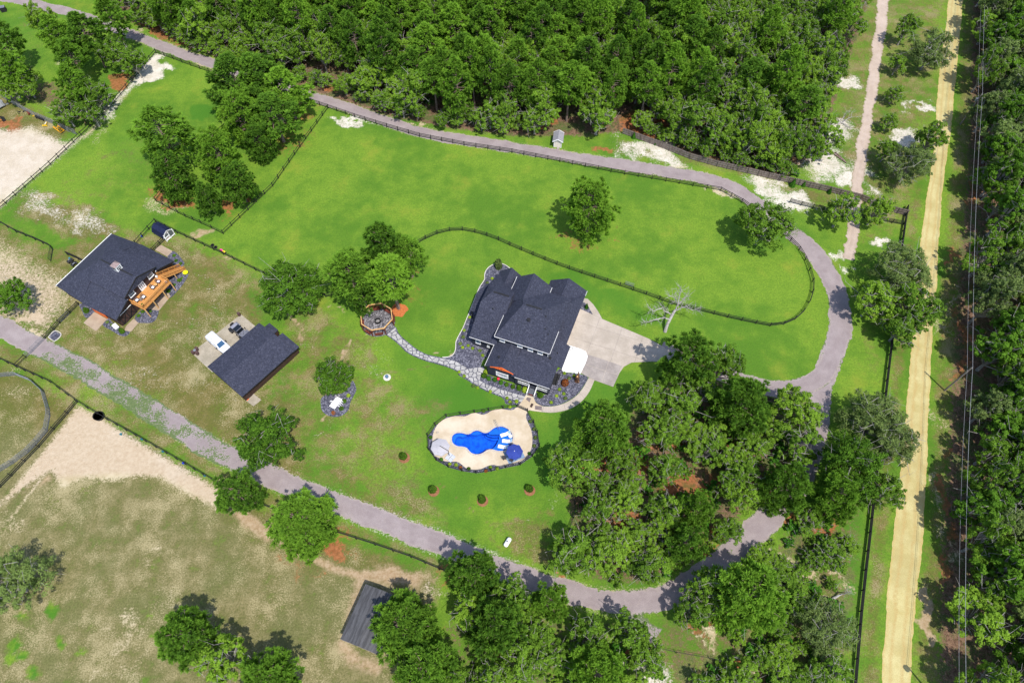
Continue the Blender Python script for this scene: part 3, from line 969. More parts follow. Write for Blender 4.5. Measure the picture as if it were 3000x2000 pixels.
def weed_fn(x, y):
    w = np.zeros(x.shape)
    for px, py, r, a in [(150, 1040, 3.5, .62), (205, 1070, 4, .75), (240, 1100, 4, .8), (330, 1160, 4.5, .95), (390, 1195, 5, .95), (450, 1235, 4, .85), (520, 1270, 4, .6), (600, 1320, 5, .7), (640, 1335, 4, .6), (270, 1130, 4, .6), (470, 1270, 4, .6), (1870, 1555, 3, .5), (2125, 1620, 1.5, .6), (2330, 680, 2, .6), (2185, 565, 2, .4)]:
        c = G2(px, py)
        w = np.maximum(w, a * np.clip(1.4 - np.hypot(x - c[0], y - c[1]) / r, 0, 1))
    return w


main = [(-260, -40), (-100, -25), (60, 2), (130, 18), (220, 40), (330, 80), (430, 118), (540, 160), (640, 192), (770, 235), (905, 280), (1020, 316), (1120, 352), (1230, 386), (1370, 412), (1500, 432), (1650, 456), (1800, 479), (1950, 503), (2060, 522), (2140, 545), (2200, 585), (2270, 640), (2330, 688), (2385, 740), (2425, 800), (2452, 865), (2464, 930), (2458, 980), (2440, 1035), (2418, 1095), (2405, 1150), (2400, 1210), (2388, 1280), (2360, 1370), (2310, 1450), (2240, 1530), (2150, 1615), (2065, 1685), (1965, 1742), (1860, 1763), (1760, 1757), (1640, 1727), (1520, 1685), (1380, 1628), (1200, 1556), (1050, 1502), (900, 1442), (780, 1388), (640, 1322), (500, 1238), (350, 1146), (200, 1060), (100, 1008), (20, 968), (-60, 930), (-300, 830)]
_k = [(-300, 3.3), (1200, 3.4), (2060, 3.6), (2440, 4.4), (2400, 4.2), (2240, 4.0), (1860, 4.6), (1640, 4.2), (1200, 3.5), (900, 3.4), (500, 3.6), (100, 4.0), (-300, 4.2)]
c_ = np.array(spline(gl(main), 0.5))
s_ = np.concatenate([[0], np.cumsum(np.linalg.norm(np.diff(c_, axis=0), axis=1))])
kp = [np.argmin(np.hypot(*(c_ - G2(*main[i])).T)) for i in (0, 13, 19, 25, 28, 32, 36, 38, 41, 43, 46, 49, len(main) - 1)]
wid = np.interp(s_, s_[kp], [q[1] for q in _k])[:, None] / 2
t_ = np.gradient(c_, axis=0)
t_ /= np.linalg.norm(t_, axis=1)[:, None]
n_ = np.stack([-t_[:, 1], t_[:, 0]], 1)
L_, R_ = c_ + n_ * wid, c_ - n_ * wid
ribbon('driveway', L_, R_, 0.012, M_DRIVE, 0.22, 10, 5, weed_fn)
L_, R_ = centred([(2440, 1040), (2420, 1085), (2380, 1120), (2320, 1138), (2250, 1135), (2160, 1112), (2060, 1072), (1985, 1042), (1935, 1022)], 3.6)
ribbon('driveway_spur', L_, R_, 0.020, M_DRIVE, 0.15, 8, 6, weed_fn)
L_, R_ = centred([(2615, -120), (2590, 0), (2577, 90), (2565, 180), (2552, 280), (2537, 360), (2525, 450), (2515, 520), (2508, 600), (2497, 690), (2485, 760)], 3.0, 0.5, 2.6)
ribbon('sandy_track', L_, R_, 0.010, M_TRACK, 0.30, 8, 8)
L_, R_ = centred([(1845, 1805), (1880, 1835), (1920, 1870)], 4.2, 0.5, 3)
ribbon('side_track', L_, R_, 0.008, M_DRIVE, 0.5, 8, 9, lambda x, y: np.full(x.shape, 0.6))


# ------------------------------------------------------------------ concrete in panels
def pad(name, pts, z, mat, joints=None, kind='structure', panel='concrete_panel', gap=0.03, step=None):
    """paving slab; joints = (angle, [offsets along], [offsets across]) cuts it into panels that are parts"""
    P = spline(gl(pts), step, True) if step else gl(pts)
    P = [tuple(p) for p in P]
    if area2(P) < 0:
        P.reverse()
    if joints is None:
        return MB().prism(P, -0.05, z).build(name, mat, kind=kind)
    an, us, vs = joints
    u = np.array([math.cos(an), math.sin(an)])
    v = np.array([-u[1], u[0]])
    root = MB().prism(P, -0.05, z - 0.03).build(name, M_CONCD, kind=kind)
    us = [-999] + list(us) + [999]
    vs = [-999] + list(vs) + [999]
    o = np.mean(P, axis=0)
    for i in range(len(us) - 1):
        for j in range(len(vs) - 1):
            q = P
            for nx, ny, c in ((u[0], u[1], us[i + 1] - gap + o @ u), (-u[0], -u[1], -us[i] - gap - o @ u), (v[0], v[1], vs[j + 1] - gap + o @ v), (-v[0], -v[1], -vs[j] - gap - o @ v)):
                q = clip_poly(q, nx, ny, c)
                if len(q) < 3:
                    break
            if len(q) >= 3 and abs(area2(q)) > 0.3:
                MB().prism(q, -0.04, z + 0.002 * ((i + j) % 3)).build(panel, mat, root)
    return root


HA = R(-20.5)                                     # direction of the house front
HO = np.array([-3.275, 66.36])                    # front left corner of the upper roof, on the ground
HU = np.array([math.cos(HA), math.sin(HA)])
HV = np.array([-HU[1], HU[0]])
pad('concrete_driveway', [(1686, 900), (1698, 904), (1765, 935), (1832, 963), (1900, 992), (1962, 1026), (1960, 1060), (1905, 1059), (1850, 1062), (1828, 1074), (1815, 1092), (1806, 1112), (1796, 1133), (1740, 1113), (1704, 1094), (1640, 1060), (1640, 960)], 0.06, M_CONC, (HA, [-9.3, -4.6, 0.2, 4.6, 9.3], [-3.6, 0.3, 4.2]))
# the older, darker corner of the drive lies as its own sheet on top
pad('stained_concrete_corner', [(1720, 1038), (1770, 1054), (1822, 1072), (1812, 1095), (1806, 1112), (1796, 1133), (1742, 1113), (1704, 1094)], 0.068, M_CONCD, (HA, [0.1], [0.2]))
pad('white_concrete_pad', [(1650, 1010), (1668, 1012), (1700, 1022), (1716, 1030), (1722, 1044), (1715, 1065), (1700, 1095), (1672, 1091), (1650, 1090), (1640, 1070)], 0.078, M_WHITE)
pad('front_walk', [(1706, 872), (1722, 876), (1738, 892), (1752, 912), (1764, 934), (1737, 922), (1724, 898), (1712, 886), (1700, 886)], 0.065, M_CONC, (HA + 1.0, [-1.4, 0.9], []))


def walk_panels(name, inner, outer, n, z, mat):
    A, B = resample(spline(gl(inner), 0.4), n * 4 + 1), resample(spline(gl(outer), 0.4), n * 4 + 1)
    base = [tuple(p) for p in list(A) + list(B[::-1])]
    root = MB().prism(base, -0.05, z - 0.025).build(name, M_CONCD, kind='structure')
    for i in range(n):
        a, b = A[i * 4:i * 4 + 5].copy(), B[i * 4:i * 4 + 5].copy()
        a[0] += (a[1] - a[0]) * 0.06
        b[0] += (b[1] - b[0]) * 0.06
        a[-1] += (a[-2] - a[-1]) * 0.06
        b[-1] += (b[-2] - b[-1]) * 0.06
        MB().prism([tuple(p) for p in list(a) + list(b[::-1])], -0.04, z).build('walk_panel', mat, root)


walk_panels('curved_walk', [(1725, 1106), (1708, 1136), (1690, 1158), (1664, 1176), (1632, 1188), (1600, 1191), (1564, 1186)], [(1742, 1113), (1726, 1148), (1702, 1177), (1668, 1198), (1626, 1208), (1590, 1207), (1552, 1202)], 7, 0.062, M_CONC)
# sand coloured apron at the foot of the porch steps
pad('pool_apron', [(1541, 1157), (1549, 1159), (1563, 1163), (1566, 1172), (1570, 1180), (1580, 1186), (1588, 1189), (1586, 1205), (1560, 1203), (1553, 1200), (1546, 1204), (1515, 1192), (1530, 1175)], 0.07, M_DECK)


# ------------------------------------------------------------------ gravel beds: a bed with loose stones on it
ROCKS = []


def bed(name, pts, z=0.045, step=0.5, stones=1.0, mat=None):
    P = [tuple(p) for p in spline(gl(pts), step, True)]
    o = MB().prism(P, -0.05, z).build(name, mat or M_GRAVEL, kind='structure')
    rng = np.random.default_rng(len(ROCKS) + 3)
    a = np.array(P)
    n = int(abs(area2(P)) * 6 * stones)
    x = rng.uniform(a[:, 0].min(), a[:, 0].max(), n * 3)
    y = rng.uniform(a[:, 1].min(), a[:, 1].max(), n * 3)
    k = in_poly(a, x, y)
    for xx, yy in zip(x[k][:n], y[k][:n]):
        ROCKS.append((xx, yy, z))
    return o


def edging(pts, w=0.13, h=0.12):
    P = spline(gl(pts), 0.5)
    mb = MB()
    for a, b in zip(P[:-1], P[1:]):
        mb.bar((a[0], a[1], h / 2), (b[0], b[1], h / 2), w, h)
    return mb.build('bed_edging', M_EDGE, kind='structure')


bed('gravel_bed', [(1494, 790), (1484, 780), (1470, 774), (1452, 774), (1436, 782), (1425, 793), (1421, 806), (1421, 818), (1414, 830), (1404, 846), (1380, 905), (1368, 935), (1357, 962), (1346, 982), (1337, 1002), (1336, 1022), (1330, 1038), (1318, 1046), (1300, 1049), (1330, 1062), (1372, 1084), (1405, 1076), (1420, 1050), (1470, 1030), (1480, 960), (1470, 880), (1500, 830), (1510, 800)])
edging([(1496, 788), (1484, 779), (1470, 773), (1452, 773), (1435, 781), (1424, 793), (1420, 806), (1420, 818), (1413, 830), (1403, 846), (1379, 905), (1367, 935), (1356, 962), (1345, 982), (1336, 1002), (1335, 1022), (1329, 1037), (1317, 1045), (1296, 1047)])
bed('gravel_bed', [(1412, 1092), (1432, 1098), (1475, 1116), (1500, 1124), (1545, 1138), (1548, 1146), (1544, 1158), (1525, 1185), (1515, 1187), (1480, 1182), (1478, 1172), (1462, 1158), (1440, 1150), (1405, 1136), (1370, 1114), (1342, 1093), (1400, 1080)], 0.043)
bed('gravel_bed', [(1560, 1146), (1600, 1156), (1616, 1110), (1640, 1080), (1660, 1091), (1700, 1096), (1722, 1106), (1706, 1136), (1688, 1158), (1662, 1175), (1632, 1187), (1600, 1190), (1580, 1186), (1568, 1176), (1563, 1162)], 0.047)
bed('gravel_bed', [(1703, 872), (1712, 886), (1724, 898), (1738, 922), (1716, 914), (1696, 910)], 0.049, 0.3)
bed('gravel_bed', [(942, 1165), (962, 1155), (990, 1154), (1010, 1148), (1025, 1128), (1033, 1114), (1041, 1128), (1044, 1142), (1036, 1160), (1026, 1180), (1021, 1200), (1005, 1215), (985, 1221), (962, 1217), (945, 1205), (940, 1188)], 0.043)
# octagon floor at the fire pit comes with the pit; beds round the barn
bed('gravel_bed', [(232, 893), (245, 890), (275, 905), (278, 912), (262, 930), (253, 932), (246, 924), (241, 912)], 0.045)
bed('gravel_bed', [(318, 932), (330, 945), (345, 960), (365, 970), (380, 968), (378, 978), (366, 985), (350, 982), (330, 970), (305, 956), (302, 948)], 0.045)
bed('gravel_bed', [(395, 930), (400, 922), (430, 900), (463, 905), (460, 930), (445, 945), (420, 946), (402, 944)], 0.045)
bed('gravel_bed', [(470, 860), (500, 800), (525, 795), (548, 800), (552, 806), (538, 830), (515, 858), (498, 873), (490, 870)], 0.045)
bed('gravel_bed', [(490, 750), (506, 736), (520, 744), (532, 758), (541, 772), (536, 780), (520, 785), (505, 770)], 0.045)
P_ = gl([(142, 988), (161, 969), (180, 980), (161, 999)])
MB().prism([tuple(p) for p in P_], -0.05, 0.05).build('gravel_bed', M_GRAVEL, kind='structure')
edging([(142, 988), (161, 969), (180, 980), (161, 999), (142, 988)], 0.1, 0.12)

# paving by the barn and the garage
for nm, pts, m in [('concrete_slab', [(245, 946), (282, 970), (314, 935), (277, 914)], M_SLAB),
                   ('concrete_slab', [(365, 968), (384, 972), (406, 946), (392, 934), (370, 955)], M_SLAB),
                   ('concrete_slab', [(430, 905), (466, 910), (500, 868), (488, 850)], M_SLAB),
                   ('concrete_slab', [(453, 731), (472, 718), (506, 736), (490, 752)], M_SLAB)]:
    pad(nm, pts, 0.075, m)
sg = 360 / 1882


def c6(x, y):
    return (540 + x * sg, 890 + y * sg)


GA = R(51.0)
GO = G2(*c6(350, 960), 3.2)
GU = np.array([math.cos(GA), math.sin(GA)])
GV = np.array([-GU[1], GU[0]])
pad('garage_apron', [c6(110, 750), c6(870, 165), c6(1120, 370), c6(900, 600), c6(430, 1050)], 0.07, M_OLDSLAB, (GA, [-2.5, 2.5], [0.1]))
pad('concrete_slab', [c6(940, 1480), c6(1060, 1568), c6(1180, 1470), c6(1055, 1370)], 0.07, M_OLDSLAB)

# ------------------------------------------------------------------ flagstone path from the fire pit to the porch
FLAG = [tuple(p) for p in gl([(1134, 981), (1146, 970), (1158, 960), (1164, 976), (1176, 990), (1190, 1002), (1208, 1017), (1228, 1031), (1249, 1041), (1292, 1050), (1334, 1058), (1372, 1081), (1398, 1077), (1415, 1075), (1420, 1084), (1409, 1097), (1406, 1110), (1413, 1119), (1430, 1128), (1470, 1142), (1500, 1151), (1539, 1162), (1527, 1178), (1500, 1169), (1480, 1164), (1452, 1153), (1428, 1144), (1407, 1133), (1388, 1122), (1372, 1110), (1358, 1098), (1343, 1087), (1328, 1079), (1311, 1072), (1273, 1061), (1250, 1055), (1228, 1047), (1208, 1038), (1190, 1027), (1174, 1010), (1158, 996), (1146, 987)])]
if area2(FLAG) < 0:
    FLAG.reverse()
path = MB().prism([tuple(p) for p in offset_loop(FLAG, 0.22)], -0.05, 0.052).build('stone_path', M_GRAVEL, kind='structure')
rng = np.random.default_rng(11)
fa = np.array(FLAG)
cand = []
while len(cand) < 235:
    p = np.array([rng.uniform(fa[:, 0].min(), fa[:, 0].max()), rng.uniform(fa[:, 1].min(), fa[:, 1].max())])
    if in_poly(fa, np.array([p[0]]), np.array([p[1]]))[0] and all(np.hypot(*(p - q)) > 0.52 for q in cand):
        cand.append(p)
    elif rng.random() < 0.0002:
        break
cand = np.array(cand)
for i, p in enumerate(cand):
    q = [(p[0] + 1.5 * math.cos(a), p[1] + 1.5 * math.sin(a)) for a in np.linspace(0, 2 * math.pi, 13)[:-1]]
    for j in np.argsort(np.hypot(*(cand - p).T))[1:22]:
        d = cand[j] - p
        L = np.hypot(*d)
        n_ = d / L
        q = clip_poly(q, n_[0], n_[1], n_ @ p + L / 2 - 0.075)
        if len(q) < 3:
            break
    if len(q) < 3:
        continue
    # trim to the path: against the nearest stretch of its edge
    for a, b in zip(FLAG, FLAG[1:] + FLAG[:1]):
        a_, b_ = np.array(a), np.array(b)
        m = (a_ + b_) / 2
        if np.hypot(*(m - p)) < 2.6:
            t = (b_ - a_) / np.linalg.norm(b_ - a_)
            nn = np.array([t[1], -t[0]])
            if (p - a_) @ nn < 0 and -0.3 < (p - a_) @ t < np.linalg.norm(b_ - a_) + 0.3:
                q = clip_poly(q, nn[0], nn[1], nn @ a_)
    if len(q) < 3 or abs(area2(q)) < 0.08:
        continue
    MB().prism(q, 0.0, 0.085 + rng.uniform(0, 0.02)).build('flagstone', M_FLAG, path)

# ------------------------------------------------------------------ building helpers
def roof_slab(mb, lo, hi, t=0.16):
    """convex roof body: eave outline lo, ridge points hi, fascia t deep"""
    return mb.hull([(p[0], p[1], p[2] - t) for p in lo] + list(lo) + list(hi))


def rake(mb, a, b, w=0.10, h=0.20):
    mb.bar(a, b, w, h)
    return mb


def window(parent, cx, z0, z1, w, y, face=-1, axis='x', nm='window', gl_mat=None, bars=1, frame=0.09, cols=1):
    """framed window on a wall; axis x: wall runs along x at y, facing -y or +y"""
    def B(mb, a0, a1, d0, d1, zz0, zz1):
        if axis == 'x':
            mb.box(a0, a1, min(d0, d1), max(d0, d1), zz0, zz1)
        else:
            mb.box(min(d0, d1), max(d0, d1), a0, a1, zz0, zz1)
    f = MB()
    d0, d1 = y, y + face * 0.07
    B(f, cx - w / 2, cx + w / 2, d0, d1, z1 - frame, z1)
    B(f, cx - w / 2 - 0.05, cx + w / 2 + 0.05, d0, y + face * 0.11, z0 - 0.04, z0 + frame)
    B(f, cx - w / 2, cx - w / 2 + frame, d0, d1, z0 + frame, z1 - frame)
    B(f, cx + w / 2 - frame, cx + w / 2, d0, d1, z0 + frame, z1 - frame)
    for i in range(bars):
        zc = z0 + (z1 - z0) * (i + 1) / (bars + 1)
        B(f, cx - w / 2 + frame, cx + w / 2 - frame, d0, y + face * 0.055, zc - 0.03, zc + 0.03)
    for i in range(cols - 1):
        xc = cx - w / 2 + w * (i + 1) / cols
        B(f, xc - 0.025, xc + 0.025, d0, y + face * 0.05, z0 + frame, z1 - frame)
    o = f.build(nm, M_WHITE, parent)
    p = MB()
    B(p, cx - w / 2 + frame * 0.6, cx + w / 2 - frame * 0.6, y, y + face * 0.035, z0 + frame * 0.6, z1 - frame * 0.6)
    p.build('pane', gl_mat or M_GLASS, o)
    return o


def siding(mb, x0, x1, y, z0, z1, face=-1, axis='x', lap=0.24):
    """lap boards on a wall face, each board leaning out a little"""
    z = z0
    while z < z1 - 0.05:
        zt = min(z1, z + lap)
        d = 0.028
        if axis == 'x':
            vs = [(x0, y + face * d, z), (x1, y + face * d, z), (x1, y + face * 0.006, zt), (x0, y + face * 0.006, zt), (x0, y, z), (x1, y, z)]
        else:
            vs = [(y + face * d, x0, z), (y + face * d, x1, z), (y + face * 0.006, x1, zt), (y + face * 0.006, x0, zt), (y, x0, z), (y, x1, z)]
        mb.add(vs, [(0, 1, 2, 3), (4, 5, 1, 0)])
        z += lap
    return mb


# ------------------------------------------------------------------ the house
house = empty('house', (HO[0], HO[1], 0), HA, 'large dark slate house with steep charcoal shingle roofs beside the pool', 'house')
w_ = MB()
w_.box(0.4, 10.45, 0.35, 12.6, 0, 6.25)                                      # upper block
w_.hull([(-4.85, 0.35, 0), (0.5, 0.35, 0), (0.5, 15.6, 0), (-4.85, 15.6, 0), (-4.85, 0.35, 3.55), (0.5, 0.35, 3.55), (-4.85, 15.6, 3.45), (0.5, 15.6, 3.45), (-4.85, 6.2, 6.5), (-4.85, 10.4, 6.5), (0.5, 8.2, 7.5)])
w_.hull([(7.0, 5.2, 0), (12.3, 5.2, 0), (12.3, 16.4, 0), (5.6, 16.4, 0), (7.0, 5.2, 3.4), (12.3, 5.2, 3.4), (12.3, 16.4, 3.4), (5.6, 16.4, 3.4)])
w_.hull([(0.37, -4.8, 0), (6.2, -4.8, 0), (6.2, 0.5, 0), (0.37, 0.5, 0), (0.37, -4.8, 3.4), (6.2, -4.8, 3.4), (6.2, 0.5, 3.4), (0.37, 0.5, 3.4), (3.3, -4.8, 4.72), (3.3, 0.5, 4.72)])
w_.box(6.1, 12.35, -2.3, 5.3, 0, 3.45)                                       # rooms behind the porch
w_.hull([(u, v, z) for u, v in ((8.8 - 3.3, 17.3), (8.8 + 3.3, 17.3)) for z in (0, 3.45)] + [(8.8, 17.3, 5.4), (8.8, 15.0, 5.4)] + [(5.5, 15, 0), (12.1, 15, 0), (5.5, 15, 3.45), (12.1, 15, 3.45)])
w_.hull([(-4.8, 15.0, 0), (-0.6, 15.0, 0), (-4.8, 15.9, 0), (-0.6, 15.9, 0), (-4.8, 15.9, 3.4), (-0.6, 15.9, 3.4), (-2.7, 15.9, 5.3), (-2.7, 15, 5.3)])
w_.hull([(-0.4, 12.5, 0), (6.1, 12.5, 0), (-0.4, 13.9, 0), (6.1, 13.9, 0), (-0.4, 13.9, 6.2), (6.1, 13.9, 6.2), (-0.4, 12.5, 6.2), (6.1, 12.5, 6.2), (2.75, 13.9, 8.6), (2.75, 12.5, 8.6)])
siding(w_, 0.37, 6.2, -4.8, 0.05, 3.3)
siding(w_, 0.4, 10.45, 0.35, 3.6, 6.1)
siding(w_, -4.85, 0.3, 0.35, 0.05, 3.3)
siding(w_, 5.2, 16.3, 12.3, 0.05, 3.3, 1, 'y')
siding(w_, -4.8, 0.4, 0.37, 0.05, 3.3, -1, 'y')
w_.build('wall', M_NAVY, house)
FA = R(20.5)

def rf(lo, hi, t=0.18):
    o = roof_slab(MB(), lo, hi, t).build('roof', M_ROOF, house)
    return o


rf([(0, 0, 6.3), (10.85, 0, 6.3), (10.85, 13.0, 6.3), (0, 13.0, 6.3)], [(3.4, 6.5, 9.85), (7.45, 6.5, 9.85)])
rf([(-0.76, 8.0, 6.31), (6.46, 8.0, 6.31), (6.46, 14.35, 6.31), (-0.76, 14.35, 6.31)], [(2.75, 8.0, 9.02), (2.75, 14.35, 9.02)])
rf([(-5.15, -0.2, 3.52), (0.36, -0.2, 3.52), (0.36, 16.0, 3.5), (-5.15, 16.0, 3.5)], [(-5.15, 6.0, 6.84), (-5.15, 10.55, 6.64), (-3.55, 8.25, 8.03), (0.36, 8.25, 8.03)])
rf([(-5.22, 11.0, 3.49), (-0.2, 11.0, 3.49), (-0.2, 16.5, 3.49), (-5.22, 16.5, 3.49)], [(-2.7, 11.0, 5.72), (-2.7, 16.5, 5.72)])
rf([(7.0, 4.8, 3.5), (12.8, 4.8, 3.5), (12.8, 16.7, 3.5), (7.0, 16.7, 3.5)], [(7.0, 10.3, 6.9), (9.9, 10.3, 6.9)])
rf([(5.15, 11.0, 3.48), (12.75, 11.0, 3.48), (12.75, 17.9, 3.48), (5.15, 17.9, 3.48)], [(8.85, 11.0, 5.83), (8.85, 17.9, 5.83)])
rf([(0.0, -5.0, 3.5), (6.55, -5.0, 3.5), (6.55, 0.6, 3.5), (0.0, 0.6, 3.5)], [(3.32, -5.0, 5.0), (3.32, 0.6, 5.0)])
rf([(5.3, -5.3, 3.47), (12.8, -5.3, 3.47), (12.8, 5.0, 3.47), (5.3, 5.0, 3.47)], [(5.3, 0.6, 4.52), (10.7, 0.6, 4.52), (10.7, 5.0, 4.52), (5.3, 5.0, 4.52)])
rf([(12.0, -0.42, 3.88), (13.6, -0.42, 3.10), (13.6, 4.75, 3.10), (12.0, 4.75, 3.88)], [])
# lean-to with a chamfered end on the left side
rf([(-4.85, 5.8, 3.25), (-7.45, 5.8, 2.75), (-7.85, 10.6, 2.75), (-6.75, 13.1, 2.75), (-4.85, 13.1, 3.25)], [], 0.14)
for u, v in ((-7.2, 6.0), (-7.55, 10.5), (-6.6, 12.8)):
    MB().box(u - 0.08, u + 0.08, v - 0.08, v + 0.08, 0, 2.65).build('lean_to_post', M_TRIMD, house)
# white gutters and rake boards
M_GUTTER = simple('gutter paint', (0.50, 0.49, 0.48), (0.60, 0.59, 0.58), 2, 0.5)
for a, b in [((0.0, -0.06, 6.24), (10.85, -0.06, 6.24)), ((-0.05, 0, 6.24), (-0.05, 6.3, 6.24)), ((10.91, 0, 6.24), (10.91, 5.2, 6.24)), ((-0.81, 11.0, 6.24), (-0.81, 14.35, 6.24)), ((6.52, 12.4, 6.24), (6.52, 14.3, 6.24)),
             ((-5.15, -0.26, 3.44), (0.0, -0.26, 3.44)), ((-0.06, -5.0, 3.42), (-0.06, 0.0, 3.42)), ((6.0, -5.37, 3.40), (12.85, -5.37, 3.40)), ((12.82, 16.7, 3.4), (12.82, 17.9, 3.4))]:
    MB().bar(a, b, 0.085, 0.12).build('gutter', M_GUTTER, house)
for u, v, z in ((10.5, 0.26, 6.1), (-0.15, 0.2, 3.3), (12.5, 17.2, 3.2), (6.3, -4.95, 3.3)):
    MB().bar((u, v, 0.2 if z < 4 else 4.6), (u, v, z), 0.09).build('downspout', M_WHITE, house)
# ridge vents and roof pipes
for a, b in [((3.9, 6.5, 9.87), (7.0, 6.5, 9.87)), ((-3.3, 8.25, 8.05), (-0.2, 8.25, 8.05)), ((8.8, 10.3, 6.92), (9.9, 10.3, 6.92)), ((3.32, -4.6, 5.02), (3.32, -0.2, 5.02)), ((2.75, 8.4, 9.04), (2.75, 14.1, 9.04)), ((8.85, 12.8, 5.85), (8.85, 17.6, 5.85))]:
    MB().bar(a, b, 0.34, 0.07).build('ridge_cap', M_TRIMD if a[1] in (6.5, 8.25, 10.3) else M_ROOF, house)
for u, v, z, r, h in ((5.2, 4.2, 8.4, 0.30, 0.35), (8.1, 5.6, 9.0, 0.09, 0.5), (8.7, 3.6, 8.1, 0.09, 0.35), (9.5, 3.0, 7.5, 0.09, 0.35), (-2.4, 5.4, 6.5, 0.10, 0.35), (2.0, -3.0, 4.3, 0.16, 0.5), (11.9, 1.9, 3.9, 0.09, 0.35), (11.0, 0.2, 4.3, 0.22, 0.25)):
    MB().lathe([(r, -0.3), (r, h), (r * 1.25, h), (r * 1.25, h + 0.06), (0, h + 0.08)], 10, (u, v, z)).build('roof_vent', M_TRIMD, house)
for cx in (1.45, 4.95, 7.05, 9.0):
    window(house, cx, 4.60 if cx > 5 else 4.72, 5.62, 1.0, 0.31)
window(house, -3.6, 1.05, 2.42, 1.0, 0.31)
window(house, -1.5, 0.9, 1.6, 0.5, 0.31)
wf = window(house, 3.35, 0.95, 2.35, 1.7, -4.84, bars=3, cols=3)
for s in (-1, 1):
    MB().box(3.35 + s * 1.08 - 0.16, 3.35 + s * 1.08 + 0.16, -4.93, -4.835, 0.9, 2.4).build('shutter', M_WHITE, house)
# orange timber bracket in the front gable
gb = MB()
gb.bar((1.05, -5.05, 3.72), (3.32, -5.05, 4.74), 0.12, 0.17)
gb.bar((5.6, -5.05, 3.72), (3.32, -5.05, 4.74), 0.12, 0.17)
gb.bar((1.9, -5.06, 4.02), (4.75, -5.06, 4.02), 0.12, 0.16)
for du in (-0.62, 0, 0.62):
    gb.bar((3.32 + du, -5.07, 4.08), (3.32 + du * 0.2, -5.07, 4.7), 0.11, 0.12)
gb.build('gable_bracket', M_ORANGE, house)
MB().box(5.95, 6.5, -5.02, -4.86, 0.1, 3.3).build('corner_board', M_NAVY, house)
# porch: floor, posts, rails, steps
MB().box(6.2, 12.6, -5.05, -2.25, 0.05, 0.82).build('porch_floor', M_NAVY, house)
for u in (6.35, 8.62, 10.45, 12.45):
    MB().box(u - 0.07, u + 0.07, -5.0, -4.86, 0.8, 3.32).build('porch_post', M_WHITE if u < 12 else M_NAVY, house)
for a, b in ((6.35, 8.62), (10.45, 12.45)):
    pr = MB()
    pr.bar((a, -4.93, 1.72), (b, -4.93, 1.72), 0.09, 0.07)
    pr.bar((a, -4.93, 0.98), (b, -4.93, 0.98), 0.07, 0.06)
    n = int((b - a) / 0.14)
    for i in range(1, n):
        uu = a + (b - a) * i / n
        pr.box(uu - 0.018, uu + 0.018, -4.95, -4.91, 0.98, 1.7)
    pr.box((a + b) / 2 - 0.05, (a + b) / 2 + 0.05, -4.98, -4.88, 0.8, 1.8)
    pr.build('porch_rail', M_WHITE, house)
M_STEP = simple('grey step', (0.085, 0.095, 0.115), (0.12, 0.13, 0.15), 1.5, 0.8)
for i in range(4):
    MB().box(8.95, 10.15, -5.08 - 0.32 * (i + 1), -5.08 - 0.32 * i, 0.0, 0.66 - 0.165 * i).build('step', M_STEP, house)
for u in (8.82, 10.28):
    sr = MB()
    sr.bar((u, -4.95, 1.75), (u, -6.35, 0.98), 0.10, 0.08)
    sr.bar((u, -4.95, 1.05), (u, -6.35, 0.28), 0.07, 0.06)
    sr.box(u - 0.07, u + 0.07, -6.45, -6.31, 0, 1.08)
    for k in range(1, 9):
        t = k / 9
        sr.box(u - 0.018, u + 0.018, -4.95 - 1.4 * t - 0.018, -4.95 - 1.4 * t + 0.018, 1.0 - 0.77 * t, 1.72 - 0.77 * t)
    sr.build('stair_rail', M_WHITE, house)
MB().box(9.05, 10.05, -2.34, -2.28, 0.85, 2.9).build('front_door', M_WHITE, house)
window(house, 7.4, 1.4, 2.7, 0.9, -2.34)
window(house, 11.3, 1.4, 2.7, 0.9, -2.34)
# garage doors on the right and side steps
for v0 in (6.4, 9.9, 13.0):
    gd = MB()
    gd.box(12.30, 12.37, v0, v0 + 2.5, 0.05, 2.35)
    for k in range(1, 4):
        gd.box(12.36, 12.385, v0 + 0.05, v0 + 2.45, 0.05 + k * 0.57, 0.09 + k * 0.57)
    gd.build('garage_door', M_WHITE, house)
ss = MB()
for i in range(4):
    ss.box(12.4, 13.4, -1.75 - 0.28 * i, -1.45 - 0.28 * i, 0, 0.75 - 0.17 * i)
ss.box(12.4, 13.45, -1.45, -0.5, 0, 0.8)
ss.build('side_steps', M_TRIMD, house)
sr = MB()
sr.bar((13.4, -0.5, 1.7), (13.4, -1.45, 1.7), 0.07)
sr.bar((13.4, -1.45, 1.7), (13.4, -2.6, 0.95), 0.07)
for v, z in ((-0.5, 1.7), (-1.45, 1.7), (-2.6, 0.95)):
    sr.bar((13.4, v, 0), (13.4, v, z), 0.07)
sr.build('side_rail', M_TRIMD, house)
for v, z in ((4.9, 1.9), (12.5, 2.1), (16.2, 2.1)):
    MB().lathe([(0.06, 0), (0.12, 0.1), (0.12, 0.26), (0.03, 0.34)], 8, (12.48, v, z)).build('wall_lantern', M_ORANGE, house)
MB().box(-0.35, 0.3, -3.6, -0.6, 0, 1.0).build('side_planter', M_GREYWOOD, house)

